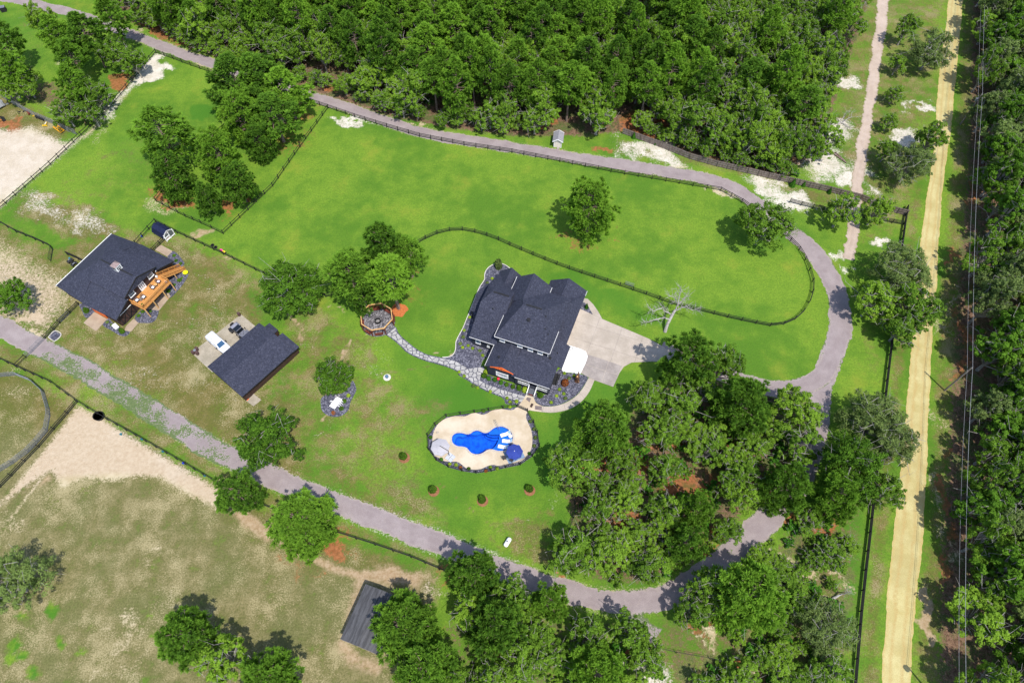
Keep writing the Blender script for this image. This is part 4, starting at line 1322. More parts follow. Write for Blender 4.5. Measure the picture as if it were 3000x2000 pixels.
# ------------------------------------------------------------------ the barn with the timber deck
BA = R(-27.8)
BO = G2(150 + 1390 * .178571, 640 + 965 * .178571, 7.5)
barn = empty('barn', (BO[0], BO[1], 0), BA, 'brown barn with a white cupola and a timber balcony on its gable', 'barn')
bw = MB()
bw.hull([(-0.75, -7.75, 0), (-0.75, 7.75, 0), (-16.0, 7.2, 0), (-16.0, -7.3, 0), (-0.75, -7.75, 3.0), (-0.75, 7.75, 3.0), (-16.0, 7.2, 2.9), (-16.0, -7.3, 2.9), (-0.75, -4.1, 4.5), (-0.75, 4.2, 4.5), (-10, -3.9, 4.5), (-10, 4.0, 4.5)])
bw.hull([(-0.72, -3.95, 3), (-0.72, 4.05, 3), (-0.72, -3.95, 5.6), (-0.72, 4.05, 5.6), (-0.72, 0.05, 7.2), (-9.0, -3.95, 3), (-9.0, 4.05, 3), (-9.0, -3.95, 5.6), (-9.0, 4.05, 5.6), (-9.0, 0.05, 7.2)])
siding(bw, -3.9, 4.0, -0.72, 3.05, 5.6, 1, 'y')
siding(bw, -7.7, -3.95, -0.75, 0.05, 2.95, 1, 'y')
bw.build('wall', M_BROWN, barn)


def broof(lo, hi, t=0.16):
    return roof_slab(MB(), lo, hi, t).build('roof', M_ROOF, barn)


broof([(-9.02, -4.3, 5.78), (0.0, -4.3, 5.78), (0.0, 4.35, 5.78), (-9.02, 4.35, 5.78)], [(-9.02, 0.02, 7.5), (0.0, 0.02, 7.5)])
broof([(-16.75, -7.6, 3.2), (-16.75, 7.6, 3.2), (-9.0, 8.3, 3.2), (-9.0, -8.2, 3.2)], [(-9.0, 4.33, 5.76), (-9.0, -4.28, 5.76), (-9.2, 0.02, 7.46), (-9.0, 0.02, 7.46)])
broof([(-9.0, -8.3, 3.18), (-0.05, -8.1, 3.18), (-0.05, -3.9, 4.98), (-9.0, -3.9, 5.72)], [], 0.15)
broof([(-9.0, 8.36, 3.18), (-0.12, 8.2, 3.18), (-0.12, 4.0, 4.98), (-9.0, 4.0, 5.72)], [], 0.15)
MB().bar((-16.82, -7.65, 3.14), (-16.82, 7.65, 3.14), 0.12, 0.2).build('fascia_board', M_WHITE, barn)
MB().bar((-9.2, 0.02, 7.53), (-0.9, 0.02, 7.53), 0.3, 0.05).build('ridge_cap', M_TRIMD, barn)
tr = MB()
for a, b in (((0.03, -4.3, 5.7), (0.03, 0.02, 7.42)), ((0.03, 4.35, 5.7), (0.03, 0.02, 7.42)), ((-0.02, -8.1, 3.1), (-0.02, -4.0, 4.8)), ((-0.1, 8.2, 3.1), (-0.1, 4.1, 4.8))):
    tr.bar(a, b, 0.08, 0.24)
tr.build('rake_trim', M_TRIMD, barn)
# cupola
cu = MB().box(-5.35, -4.15, -0.6, 0.65, 6.8, 8.55)
cu.box(-5.42, -4.08, -0.67, 0.72, 8.45, 8.6)
cup = cu.build('cupola', M_WHITE, barn)
MB().hull([(-5.45, -0.7, 8.6), (-4.05, -0.7, 8.6), (-4.05, 0.75, 8.6), (-5.45, 0.75, 8.6), (-4.75, 0.02, 9.35)]).build('cupola_roof', simple('faded copper', (0.21, 0.15, 0.15), (0.30, 0.22, 0.21), 3, 0.6), cup)
for j in (-0.3, 0.02, 0.34):
    for k in (7.75, 8.12):
        MB().box(-4.16, -4.12, j - 0.12, j + 0.12, k - 0.13, k + 0.13).build('cupola_pane', M_TRIMD, cup)
for j in (-5.1, -4.8, -4.5):
    for k in (7.75, 8.12):
        MB().box(j - 0.11, j + 0.11, -0.63, -0.59, k - 0.13, k + 0.13).build('cupola_pane', M_TRIMD, cup)
MB().lathe([(0.1, -0.3), (0.1, 0.3), (0, 0.32)], 8, (-4.2, 3.1, 5.8)).build('roof_pipe', M_WHITE, barn)
MB().lathe([(0.1, -0.3), (0.12, 0.2), (0, 0.24)], 8, (-5.0, 7.0, 3.7)).build('roof_pipe', M_TRIMD, barn)
for v in (-2.4, 2.72):
    window(barn, v, 3.85, 5.25, 1.35, -0.71, 1, 'y', gl_mat=M_GLASSP, frame=0.12, cols=1)
bd = MB().box(-0.72, -0.62, -0.58, 0.82, 3.02, 5.2).build('balcony_door', M_WHITE, barn)
for j in (-0.28, 0.12, 0.52):
    for k in (3.75, 4.15, 4.55):
        MB().box(-0.63, -0.605, j - 0.12, j + 0.12, k - 0.13, k + 0.13).build('door_pane', M_DARKGLASS, bd)
# balcony
dk = MB()
for i in range(24):
    v0 = -3.6 + i * (7.5 / 24)
    dk.box(-0.7, 2.62, v0 + 0.008, v0 + 7.5 / 24 - 0.008, 2.92, 3.0)
d_ = dk.build('decking', M_CEDAR, barn)
d_['kind'] = 'stuff'
jb = MB()
jb.box(2.60, 2.70, -3.62, 3.92, 2.62, 2.92)
jb.box(-0.7, 2.6, -3.64, -3.56, 2.66, 2.92)
jb.box(-0.7, 2.6, 3.86, 3.94, 2.66, 2.92)
for v in (-2, -0.4, 1.2, 2.8):
    jb.box(-0.7, 2.6, v - 0.04, v + 0.04, 2.7, 2.91)
jb.build('deck_beam', M_CEDAR, barn)
for v in (-3.5, -1.2, 1.5, 3.8):
    MB().box(2.55, 2.72, v - 0.085, v + 0.085, 0, 2.65).build('deck_post', M_TAN, barn)


def railing(mb, a, b, h=1.0, n=None):
    a, b = Vector(a), Vector(b)
    up = Vector((0, 0, 1))
    mb.bar(a + up * h, b + up * h, 0.13, 0.05)
    mb.bar(a + up * (h - 0.12), b + up * (h - 0.12), 0.05, 0.09)
    mb.bar(a + up * 0.12, b + up * 0.12, 0.05, 0.09)
    L = (b - a).length
    k = n or int(L / 0.16)
    for i in range(1, k):
        p = a.lerp(b, i / k)
        mb.bar(p + up * 0.12, p + up * (h - 0.1), 0.04)
    for i in range(int(L / 1.9) + 2):
        p = a.lerp(b, i / (int(L / 1.9) + 1))
        mb.bar(p, p + up * (h + 0.02), 0.1)
    return mb


railing(MB(), (2.58, -3.52, 3), (2.58, 3.82, 3)).build('deck_rail', M_CEDAR, barn)
railing(MB(), (-0.6, -3.52, 3), (2.5, -3.52, 3)).build('deck_rail', M_CEDAR, barn)
railing(MB(), (0.75, 3.8, 3), (2.5, 3.8, 3)).build('deck_rail', M_CEDAR, barn)
# stairs going down beside the wall
for i in range(15):
    t = (i + 0.5) / 15
    MB().box(-0.5, 0.62, 3.92 + i * 0.335, 3.92 + (i + 1) * 0.335 + 0.02, 2.94 - 2.94 * t - 0.05, 2.94 - 2.94 * t).build('stair_tread', M_CEDAR, barn)
for u in (-0.58, 0.70):
    MB().bar((u, 3.9, 2.85), (u, 8.95, 0.0), 0.07, 0.28).build('stair_stringer', M_CEDAR, barn)
    railing(MB(), (u, 3.9, 2.9), (u, 8.9, 0.08), 1.0).build('stair_rail', M_CEDAR, barn)
MB().box(0.62, 0.76, 6.2, 6.34, 0, 1.6).build('stair_post', M_TAN, barn)
# big braced doors under the eaves
xd = MB()
for (a, b) in (((-0.66, -7.2, 0.1), (-0.66, -5.6, 2.5)), ((-0.66, -5.6, 0.1), (-0.66, -7.2, 2.5)), ((-0.66, -5.5, 0.1), (-0.66, -3.9, 2.5)), ((-0.66, -3.9, 0.1), (-0.66, -5.5, 2.5))):
    xd.bar(a, b, 0.05, 0.12, (1, 0, 0))
for v in (-7.25, -5.55, -3.85):
    xd.box(-0.7, -0.62, v - 0.07, v + 0.07, 0.05, 2.55)
xd.box(-0.7, -0.62, -7.3, -3.8, 2.5, 2.64)
xd.box(-0.7, -0.62, -7.3, -3.8, 0.02, 0.14)
xd.build('barn_door', M_TRIMD, barn)
MB().bar((-0.6, -8.0, 2.75), (-0.6, -3.9, 2.75), 0.09, 0.1).build('door_track', M_WHITE, barn)
MB().box(-8.1, -4.7, -7.86, -7.74, 0.05, 2.4).build('side_door', M_ORANGE, barn)
MB().box(-8.6, -4.9, 7.70, 7.82, 0.05, 2.4).build('side_door', M_WHITE, barn)
for v in (-1.7, 1.9, 5.6):
    MB().box(-0.75, -0.69, v - 0.5, v + 0.5, 0.9, 2.1).build('stall_window', M_DARKGLASS, barn)
for v in (-3.8, 4.05, 6.1):
    MB().lathe([(0.0, 0.1), (0.11, 0.05), (0.13, -0.08), (0.0, -0.1)], 8, (-0.55, v, 3.6 if v > 5 else 4.4)).build('wall_lamp', M_WHITE, barn)

# ------------------------------------------------------------------ detached garage
gar = empty('garage', (GO[0], GO[1], 0), GA, 'low brown garage with a charcoal shingle roof and cars nosed in', 'garage')
MB().hull([(0.3, -9.15, 0), (12.2, -9.15, 0), (12.2, -0.9, 0), (0.3, -0.9, 0), (0.3, -9.15, 3.05), (12.2, -9.15, 3.05), (12.2, -0.9, 3.05), (0.3, -0.9, 3.05), (0.3, -5.0, 3.9), (12.2, -5.0, 3.9)]).box(12.2, 13.65, -9.1, -5.7, 0, 2.9).box(12.2, 13.6, -3.9, -1.6, 0, 2.9).build('wall', M_BROWN, gar)
roof_slab(MB(), [(0, -10.0, 3.2), (12.47, -10.0, 3.2), (12.47, 0, 3.2), (0, 0, 3.2)], [(0, -5.0, 4.2), (12.47, -5.0, 4.2)], 0.2).build('roof', M_ROOF, gar)
roof_slab(MB(), [(12.3, -10.05, 3.15), (13.75, -10.05, 3.15), (13.75, -5.5, 3.15), (12.3, -5.5, 3.15)], [(12.3, -8, 3.3), (12.3, -5.5, 3.7), (13.75, -5.5, 3.5)], 0.2).build('roof', M_ROOF, gar)
roof_slab(MB(), [(12.3, -4.05, 3.15), (13.75, -4.05, 3.1), (13.75, -1.5, 3.1), (12.3, -1.5, 3.15)], [(12.3, -3.0, 3.6)], 0.2).build('roof', M_ROOF, gar)
MB().box(0.4, 1.9, -9.22, -9.13, 0.05, 2.15).build('side_door', M_BROWN, gar)
MB().box(0.42, 0.95, -9.34, -9.16, 0, 0.1).build('door_sill', M_ORANGE, gar)
for u in (1.2, 5.0, 8.6):
    MB().box(u, u + 2.9, -0.93, -0.84, 0.05, 2.4).build('garage_door', M_BROWN, gar)

# ------------------------------------------------------------------ run-in shed at the bottom
SA = R(69.8)
SO = G2(750 + 775 * .318878, 1500 + 1160 * .318878, 3.0)
shed = empty('run_in_shed', (SO[0], SO[1], 0), SA, 'weathered grey run-in shed half hidden under a pine in the dry paddock', 'shed')
MB().hull([(0.2, -6.3, 0), (8.3, -6.3, 0), (8.3, -0.3, 0), (0.2, -0.3, 0), (0.2, -6.3, 2.7), (8.3, -6.3, 2.7), (8.3, -0.3, 2.7), (0.2, -0.3, 2.7)]).build('wall', M_TRIMD, shed)
M_SHEDROOF = simple('weathered grey roof', (0.048, 0.048, 0.052), (0.098, 0.098, 0.106), 0.55, 0.8, 0.1, fine=0.35, stretch=(0.7, 5, 1))
# each half is laid in eight courses of boards
for side in (0, 1):
    for i in range(6):
        v0, v1 = (0.0, -2.9) if side == 0 else (-2.9, -6.5)
        z0, z1 = (2.95, 3.5) if side == 0 else (3.5, 2.95)
        a, b = i / 6, (i + 1) / 6
        va, vb = v0 + (v1 - v0) * a, v0 + (v1 - v0) * b - (0.03 if v1 < v0 else 0)
        za, zb = z0 + (z1 - z0) * a, z0 + (z1 - z0) * b
        lift = 0.02 * (i % 2)
        MB().hull([(u, v, z + d + lift) for u in (-0.02 - 0.03 * (i % 3), 8.5) for v, z in ((va, za), (vb, zb)) for d in (0, 0.05)]).build('roof_board', M_SHEDROOF, shed)
MB().bar((-0.06, -6.45, 2.95), (-0.06, -2.9, 3.5), 0.05, 0.12).bar((-0.06, -2.9, 3.5), (-0.06, 0, 2.95), 0.05, 0.12).build('rake_board', M_GREYWOOD, shed)

# ------------------------------------------------------------------ small white pump house on the upper drive
a, b = G2(1622, 431.5), G2(1644, 433.5)
WA = math.atan2(b[1] - a[1], b[0] - a[0])
ww = float(np.hypot(*(b - a)))
wh = empty('pump_house', ((a + b) / 2), WA, 'tiny white pump house with a grey gable roof beside the upper drive', 'shed')
hw = ww / 2
MB().hull([(s * hw, y, z) for s in (-1, 1) for y in (0, 2.7) for z in (0, 1.9)] + [(0, 0, 2.6), (0, 2.7, 2.6)]).build('wall', simple('cream siding', (0.62, 0.57, 0.47), (0.68, 0.63, 0.54), 2, 0.7), wh)
for s in (-1, 1):
    MB().hull([(0, y, 2.66 + d) for y in (-0.25, 2.95) for d in (0, 0.08)] + [(s * (hw + 0.35), y, 1.88 + d) for y in (-0.25, 2.95) for d in (0, 0.08)]).build('roof', simple('grey shingles', (0.20, 0.195, 0.215), (0.26, 0.255, 0.275), 3, 0.85), wh)
MB().bar((-hw - 0.35, -0.28, 1.9), (-0.03, -0.28, 2.66), 0.06, 0.22).bar((hw + 0.35, -0.28, 1.9), (0.03, -0.28, 2.66), 0.06, 0.22).bar((-hw - 0.35, 2.98, 1.9), (0, 2.98, 2.66), 0.06, 0.2).bar((hw + 0.35, 2.98, 1.9), (0, 2.98, 2.66), 0.06, 0.2).box(-hw - 0.03, -hw + 0.1, -0.03, 0.06, 0, 1.8).box(hw - 0.1, hw + 0.03, -0.03, 0.06, 0, 1.8).build('trim', M_WHITE, wh)
MB().box(-0.1, 0.5, -0.6, -0.02, 0, 0.18).build('step', M_CONCD, wh)

# ------------------------------------------------------------------ chicken coop behind the barn
r0, r1 = G2(451, 655, 2.5), G2(487, 675.5, 2.5)
CA = math.atan2(*(r1 - r0)[::-1])
cl = float(np.hypot(*(r1 - r0)))
coop = empty('chicken_coop', r0, CA, 'small coop with a ribbed navy metal roof and a white framed end', 'coop')
MB().hull([(x, y, z) for x in (0.15, cl - 0.1) for y in (-1.15, 1.15) for z in (0.25, 1.3)] + [(x, y, 1.95) for x in (0.15, cl - 0.1) for y in (-0.8, 0.8)] + [(0.15, 0, 2.4), (cl - 0.1, 0, 2.4)]).build('wall', simple('coop boards', (0.36, 0.30, 0.26), (0.46, 0.40, 0.35), 2, 0.8), coop)
M_NAVYMETAL = simple('navy metal roofing', (0.014, 0.018, 0.050), (0.020, 0.026, 0.068), 2, 0.45, metal=0.2)
for s in (-1, 1):
    for (ya, za), (yb, zb) in (((0, 2.52), (0.9, 2.1)), ((0.9, 2.1), (1.4, 1.1))):
        o = MB().hull([(x, s * y, z + d) for x in (-0.05, cl + 0.02) for y, z in ((ya, za), (yb, zb)) for d in (0, 0.05)])
        n = int(cl / 0.3)
        for i in range(n + 1):
            x = 0.02 + i * (cl - 0.08) / n
            o.bar((x, s * ya, za + 0.06), (x, s * yb, zb + 0.06), 0.05, 0.06)
        o.build('roof_panel', M_NAVYMETAL, coop)
ef = MB()
ef.bar((cl + 0.02, -1.3, 1.25), (cl + 0.02, -0.85, 2.05), 0.06, 0.2)
ef.bar((cl + 0.02, -0.85, 2.05), (cl + 0.02, 0, 2.45), 0.06, 0.2)
ef.bar((cl + 0.02, 1.3, 1.25), (cl + 0.02, 0.85, 2.05), 0.06, 0.12)
ef.bar((cl + 0.02, 0.85, 2.05), (cl + 0.02, 0, 2.45), 0.06, 0.12)
for y in (-1.15, 0, 1.15):
    ef.box(cl - 0.1, cl + 0.06, y - 0.06, y + 0.06, 0, 1.9)
ef.box(cl - 0.1, cl + 0.05, -1.15, 1.15, 0.2, 0.34)
ef.box(cl - 0.1, cl + 0.05, -1.15, 0, 1.0, 1.1)
ef.build('end_frame', M_WHITE, coop)
MB().box(cl - 0.11, cl - 0.04, -0.95, -0.1, 1.15, 1.75).box(cl - 0.11, cl - 0.04, 0.1, 1.05, 0.4, 1.85).build('wire_screen', simple('wire mesh dark', (0.06, 0.07, 0.07), (0.12, 0.13, 0.13), 8, 0.7), coop)

# ------------------------------------------------------------------ fences
POST_ME = ubox().mesh('fence_post', M_FENCE)
RAIL_ME = ubox().mesh('fence_rail', M_FENCE)
RAWRAIL_ME = ubox().mesh('raw_rail', M_TAN)


def fence(label, pts, heights=(0.38, 0.78, 1.18), spacing=2.82, ph=1.38, curved=False, group=None, w=0.13, rh=0.15, raw=()):
    P = gl(pts)
    if curved:
        P = spline(P, 0.5)
    P = np.array(P)
    s = np.concatenate([[0], np.cumsum(np.linalg.norm(np.diff(P, axis=0), axis=1))])
    if curved:
        n = max(1, int(round(s[-1] / spacing)))
        t = np.linspace(0, s[-1], n + 1)
    else:
        t = []
        for a, b in zip(s[:-1], s[1:]):
            n = max(1, int(round((b - a) / spacing)))
            t += list(a + (b - a) * np.arange(n) / n)
        t = np.array(t + [s[-1]])
    X, Y = np.interp(t, s, P[:, 0]), np.interp(t, s, P[:, 1])
    root = empty('board_fence', (X[0], Y[0], 0), 0, label, 'fence', group)
    for i in range(len(t)):
        j, k = max(0, i - 1), min(len(t) - 1, i + 1)
        a = math.atan2(Y[k] - Y[j], X[k] - X[j])
        link('post', POST_ME, root, (X[i] - X[0], Y[i] - Y[0], ph / 2), a, (w, w, ph))
    for i in range(len(t) - 1):
        a = math.atan2(Y[i + 1] - Y[i], X[i + 1] - X[i])
        L = math.hypot(Y[i + 1] - Y[i], X[i + 1] - X[i])
        for q, h in enumerate(heights):
            me = RAWRAIL_ME if (i in raw and q == len(heights) - 1) else RAIL_ME
            o = link('rail', me, root, ((X[i] + X[i + 1]) / 2 - X[0] - 0.075 * math.sin(a), (Y[i] + Y[i + 1]) / 2 - Y[0] + 0.075 * math.cos(a), h), a, (L - 0.02, 0.04, rh))
            if me is RAWRAIL_ME:
                o['label'] = 'new unpainted tan rail'
    return root


fence('black board fence between the upper drive and the pastures', [(458, 156), (560, 194), (640, 222), (770, 258), (890, 294), (962, 318), (1040, 345), (1134, 374), (1230, 402), (1360, 427), (1500, 448), (1640, 475), (1790, 505), (1950, 532), (2110, 560), (2172, 594)], (0.36, 0.74, 1.12, 1.3)[:3])
fence('black board fence curling round the end of the big lawn inside the driveway loop', [(2172, 594), (2235, 640), (2300, 695), (2320, 712), (2348, 745), (2366, 785), (2378, 822), (2379, 850), (2371, 880), (2360, 905), (2336, 930), (2312, 945), (2283, 953), (2250, 955), (2205, 946), (2130, 930), (2040, 908), (1975, 893), (1900, 866), (1780, 826), (1640, 779), (1500, 722), (1455, 702), (1400, 684), (1345, 675), (1290, 683), (1240, 704), (1200, 728), (1130, 770), (1060, 830), (985, 866), (955, 870)], curved=True, raw=(47, 43, 44))
fence('black board fence from the chicken coop past the toys to the dense oak', [(458, 652), (520, 684), (600, 721), (655, 746), (750, 793), (830, 830), (955, 870)])
fence('black board fence along the sandy edge of the left pasture', [(458, 156), (390, 238), (320, 322), (240, 398), (150, 484), (75, 550), (-10, 622)], (0.5, 1.15))
fence('black board fence running down between the pine corner and the big lawn', [(962, 318), (880, 432), (800, 547), (728, 616), (655, 686)], (0.5, 1.15))
fence('black board fence along the lower side of the pine corner', [(655, 686), (590, 655), (545, 636), (500, 613), (458, 590)], (0.5, 1.15))
fence('black board fence behind the tall pines of the pine corner', [(458, 590), (480, 562), (560, 470), (630, 400), (660, 376), (688, 352), (760, 300), (840, 282)], (0.5, 1.15))
fence('black board fence at the left edge ending in a bent wire gate', [(-60, 620), (0, 654), (50, 682), (105, 704), (150, 725), (156, 732)], (0.45, 0.85, 1.2))
fence('short black fence stub running up to the back of the barn', [(200, 748), (232, 762), (258, 775)], (0.3, 0.55, 0.8, 1.05, 1.25))
fence('short black fence beside the chicken coop joining the barn', [(458, 652), (438, 673), (400, 716)], (0.5, 1.2))
fence('black fence of three rails between the coop and the barn slab', [(487, 700), (470, 716), (449, 738)], (0.3, 0.75, 1.2))
fence('black fence from the barn down to the driveway gate', [(232, 893), (208, 917), (177, 947), (160, 967), (134, 992)], (0.4, 0.8, 1.2), 2.4)
fence('short black fence between the driveway gate and the lower paddock', [(78, 1048), (50, 1075)], (0.5, 1.15))
fence('black fence along the lower side of the old driveway on the left', [(-60, 1030), (0, 1053), (50, 1076), (150, 1121), (228, 1178), (290, 1216), (400, 1277), (520, 1346), (625, 1408), (700, 1448), (770, 1480)], (0.36, 0.76, 1.16), 2.3)
fence('black fence along the driveway above the run-in shed', [(770, 1480), (880, 1528), (990, 1562), (1100, 1597), (1205, 1633), (1330, 1686)], (0.4, 0.8, 1.2))
fence('black fence running down beside the round pen', [(228, 1178), (200, 1212), (160, 1258), (116, 1310), (75, 1352), (36, 1394), (-30, 1460)], (0.36, 0.76, 1.16), 2.6)
fence('black fence at the left edge of the oak grove', [(1668, 1437), (1682, 1470), (1684, 1500), (1672, 1540), (1650, 1585), (1622, 1630), (1598, 1668)], (0.4, 0.8, 1.2), 2.6, curved=True)
fence('black board fence above the upper bend of the driveway', [(2312, 594), (2380, 611), (2440, 624), (2520, 641), (2580, 648), (2645, 660)], (0.3, 0.6, 0.9, 1.2))
fence('black five rail fence along the yellow road, upper stretch', [(2654, 612), (2647, 655), (2637, 725), (2628, 800), (2618, 900), (2608, 1000)], (0.25, 0.5, 0.75, 1.0, 1.25))
fence('black five rail fence along the yellow road, lower stretch', [(2608, 1000), (2598, 1080), (2585, 1190), (2570, 1320), (2556, 1440), (2543, 1560), (2530, 1670), (2517, 1790), (2510, 1870), (2500, 1990), (2480, 2150)], (0.25, 0.5, 0.75, 1.0, 1.25))
fence('short black fence stub at the shady corner of the concrete drive', [(2230, 1168), (2320, 1195)], (0.3, 0.6, 0.9, 1.2))
# pool fence
PF = [c3(*p) for p in [(1800, 140), (1530, 168), (1255, 212), (985, 252), (715, 288), (445, 330), (232, 495), (88, 700), (100, 960), (250, 1165), (480, 1295), (740, 1368), (1015, 1408), (1300, 1372), (1580, 1306), (1855, 1250), (2090, 1085), (2222, 885), (2185, 640), (2112, 440), (1995, 228)]]
fence('black fence ringing the pool deck', PF, (0.15, 1.18), 9.0, 1.32, w=0.15, rh=0.09)
pw = MB()
PFw = gl(PF)
for a, b in zip(PFw[:-1], PFw[1:]):
    n = max(2, int(np.hypot(*(b - a)) / 0.13))
    for i in range(1, n):
        p = a + (b - a) * i / n
        pw.bar((p[0] - PFw[0][0], p[1] - PFw[0][1], 0.15), (p[0] - PFw[0][0], p[1] - PFw[0][1], 1.18), 0.014)
pool_fence = [o for o in COL.objects if o.get('label') == 'black fence ringing the pool deck'][0]
pw.build('pickets', M_FENCE, pool_fence)['kind'] = 'stuff'


def metal_gate(label, a, b, h=1.25, rails=5, mat=None, name='gate'):
    A, B = G2(*a), G2(*b)
    r = empty(name, A, math.atan2(*(B - A)[::-1]), label, 'gate')
    L = float(np.hypot(*(B - A)))
    mb = MB()
    for x in (0.08, L - 0.08):
        mb.bar((x, 0, 0.15), (x, 0, h), 0.05)
    mb.bar((0.08, 0, h), (L - 0.08, 0, h), 0.05).bar((0.08, 0, 0.15), (L - 0.08, 0, 0.15), 0.05)
    mb.build('gate_frame', mat or M_FENCE, r)
    for i in range(1, rails - 1):
        z = 0.15 + (h - 0.15) * i / (rails - 1)
        MB().bar((0.1, 0, z), (L - 0.1, 0, z), 0.035).build('gate_bar', mat or M_FENCE, r)
    for i in range(1, int(L / 1.2)):
        x = L * i / int(L / 1.2)
        MB().bar((x, 0, 0.15), (x, 0, h), 0.035).build('gate_brace', mat or M_FENCE, r)
    return r


metal_gate('black pool gate at the foot of the porch steps', c3(1815, 150), c3(1985, 228), 1.2, 6)
metal_gate('long grey metal gate across the driveway on the left', (132, 994), (80, 1046), 1.3, 6, M_STEEL)
metal_gate('grey gate in the fence below the barn', (206, 919), (179, 945), 1.2, 5, M_STEEL)
metal_gate('open wire gate hanging at the end of the left edge fence', (156, 732), (150, 768), 1.3, 6)
metal_gate('small wire gate in the inner fence behind the dead tree', (1830, 832), (1857, 841), 1.1, 5, M_STEEL)

# round pen of steel panels
pen = [(-60, 1108), (0, 1104), (50, 1100), (95, 1118), (132, 1152), (146, 1200), (148, 1218), (140, 1262), (112, 1296), (85, 1324), (40, 1358), (0, 1382), (-60, 1400)]
pp = gl(pen)
rp = empty('round_pen', pp[0], 0, 'grey steel panel round pen at the left edge', 'corral')
for a, b in zip(pp[:-1], pp[1:]):
    pm = MB()
    a_, b_ = (a - pp[0]), (b - pp[0])
    for z in (0.15, 0.42, 0.69, 0.96, 1.23, 1.5):
        pm.bar((a_[0], a_[1], z), (b_[0], b_[1], z), 0.05)
    for t in (0.01, 0.5, 0.99):
        c = a_ + (b_ - a_) * t
        pm.bar((c[0], c[1], 0), (c[0], c[1], 1.52), 0.06)
    pm.build('panel', M_STEEL, rp)


# wooden privacy fence: planks in bays
def plank_fence(label, pts, h=1.8, mat=M_GREYWOOD, chain=False):
    P = gl(pts)
    root = empty('plank_fence', P[0], 0, label, 'fence')
    r = random.Random(5)
    me = [ubox().mesh('plank', mat)]
    for a, b in zip(P[:-1], P[1:]):
        L = float(np.hypot(*(b - a)))
        nb = max(1, round(L / 2.4))
        an = math.atan2(*(b - a)[::-1])
        for k in range(nb):
            s = a + (b - a) * k / nb - P[0]
            e = a + (b - a) * (k + 1) / nb - P[0]
            mb = MB()
            n = 16
            d = (e - s) / n
            nn = np.array([-d[1], d[0]]) / np.hypot(*d)
            for i in range(n):
                p0, p1 = s + d * (i + 0.04), s + d * (i + 0.96)
                hh = h + r.uniform(-0.03, 0.03)
                off = nn * r.uniform(-0.008, 0.008)
                q = [p0 + off, p1 + off, p1 + off + nn * 0.022, p0 + off + nn * 0.022]
                mb.add([(x[0], x[1], 0.03) for x in q] + [(x[0], x[1], hh) for x in q], [(4, 5, 6, 7), (0, 1, 5, 4), (1, 2, 6, 5), (2, 3, 7, 6), (3, 0, 4, 7)])
            for z in (0.3, 0.95, 1.55):
                mb.bar((s[0] - nn[0] * 0.04, s[1] - nn[1] * 0.04, z), (e[0] - nn[0] * 0.04, e[1] - nn[1] * 0.04, z), 0.05, 0.09)
            mb.build('plank_panel', mat, root)
            link('post', POST_ME, root, (s[0] - nn[0] * 0.1, s[1] - nn[1] * 0.1, h / 2), an, (0.1, 0.1, h)).data = RAWG
    return root


RAWG = ubox().mesh('grey_post', M_GREYWOOD)
plank_fence('weathered wooden privacy fence along the edge of the woods', [(1824, 392), (1930, 430), (2020, 466), (2100, 488), (2250, 522), (2400, 556), (2520, 586), (2600, 618), (2655, 632)])
# chain link fence at the sand lot
cf = gl([(8, 287), (60, 318), (110, 345), (160, 366), (205, 388), (228, 396)])
cr_ = empty('wire_fence', cf[0], 0, 'grey wire mesh fence between the sand lot and the trees at the left', 'fence')
cm = MB()
for a, b in zip(cf[:-1], cf[1:]):
    a, b = a - cf[0], b - cf[0]
    L = np.hypot(*(b - a))
    cm.bar((a[0], a[1], 1.8), (b[0], b[1], 1.8), 0.06)
    for i in range(int(L / 2.5) + 1):
        p = a + (b - a) * i / (int(L / 2.5) + 1)
        cm.bar((p[0], p[1], 0), (p[0], p[1], 1.85), 0.07)
    n = int(L / 0.16)
    for i in range(n):
        p, q = a + (b - a) * i / n, a + (b - a) * min(1, (i + 6) / n)
        cm.bar((p[0], p[1], 0.02), (q[0], q[1], 1.78), 0.018)
        cm.bar((q[0], q[1], 0.02), (p[0], p[1], 1.78), 0.018)
cm.build('mesh_and_posts', M_STEEL, cr_)
fence('thin dark wire fence in the scrub at the bottom right', [(1905, 1895), (1980, 1912), (2080, 1930), (2180, 1955), (2260, 1972), (2320, 1985)], (0.4, 1.0), 4.0, 1.1, w=0.07, rh=0.03)

# ------------------------------------------------------------------ swimming pool
pool = empty('swimming_pool', (POOLc[0], POOLc[1], 0), 0, 'deep blue free form swimming pool with a shallow tanning ledge', 'pool')
PL = [tuple(p - POOLc) for p in POOL]
if area2(PL) < 0:
    PL.reverse()
M_DEEP = simple('blue pool shell', (0.004, 0.075, 0.47), (0.010, 0.15, 0.66), 1.3, 0.5)  # mottled blues paint the water's sparkle pattern into the shell colour
M_LEDGE = simple('light blue ledge', (0.022, 0.155, 0.56), (0.030, 0.185, 0.62), 1.2, 0.5)
bs = MB()
n = len(PL)
bs.prism(PL, -1.5, -1.35)
bs.add([(p[0], p[1], 0.02) for p in PL] + [(p[0], p[1], -1.36) for p in PL], [(i, (i + 1) % n, (i + 1) % n + n, i + n) for i in range(n)])
bs.build('basin', M_DEEP, pool)


def pl(*pts):
    return [tuple(np.array(p) - POOLc) for p in gl([c3(*q) for q in pts])]


def inside_pool(poly, d=0.0):
    return [p for p in poly]


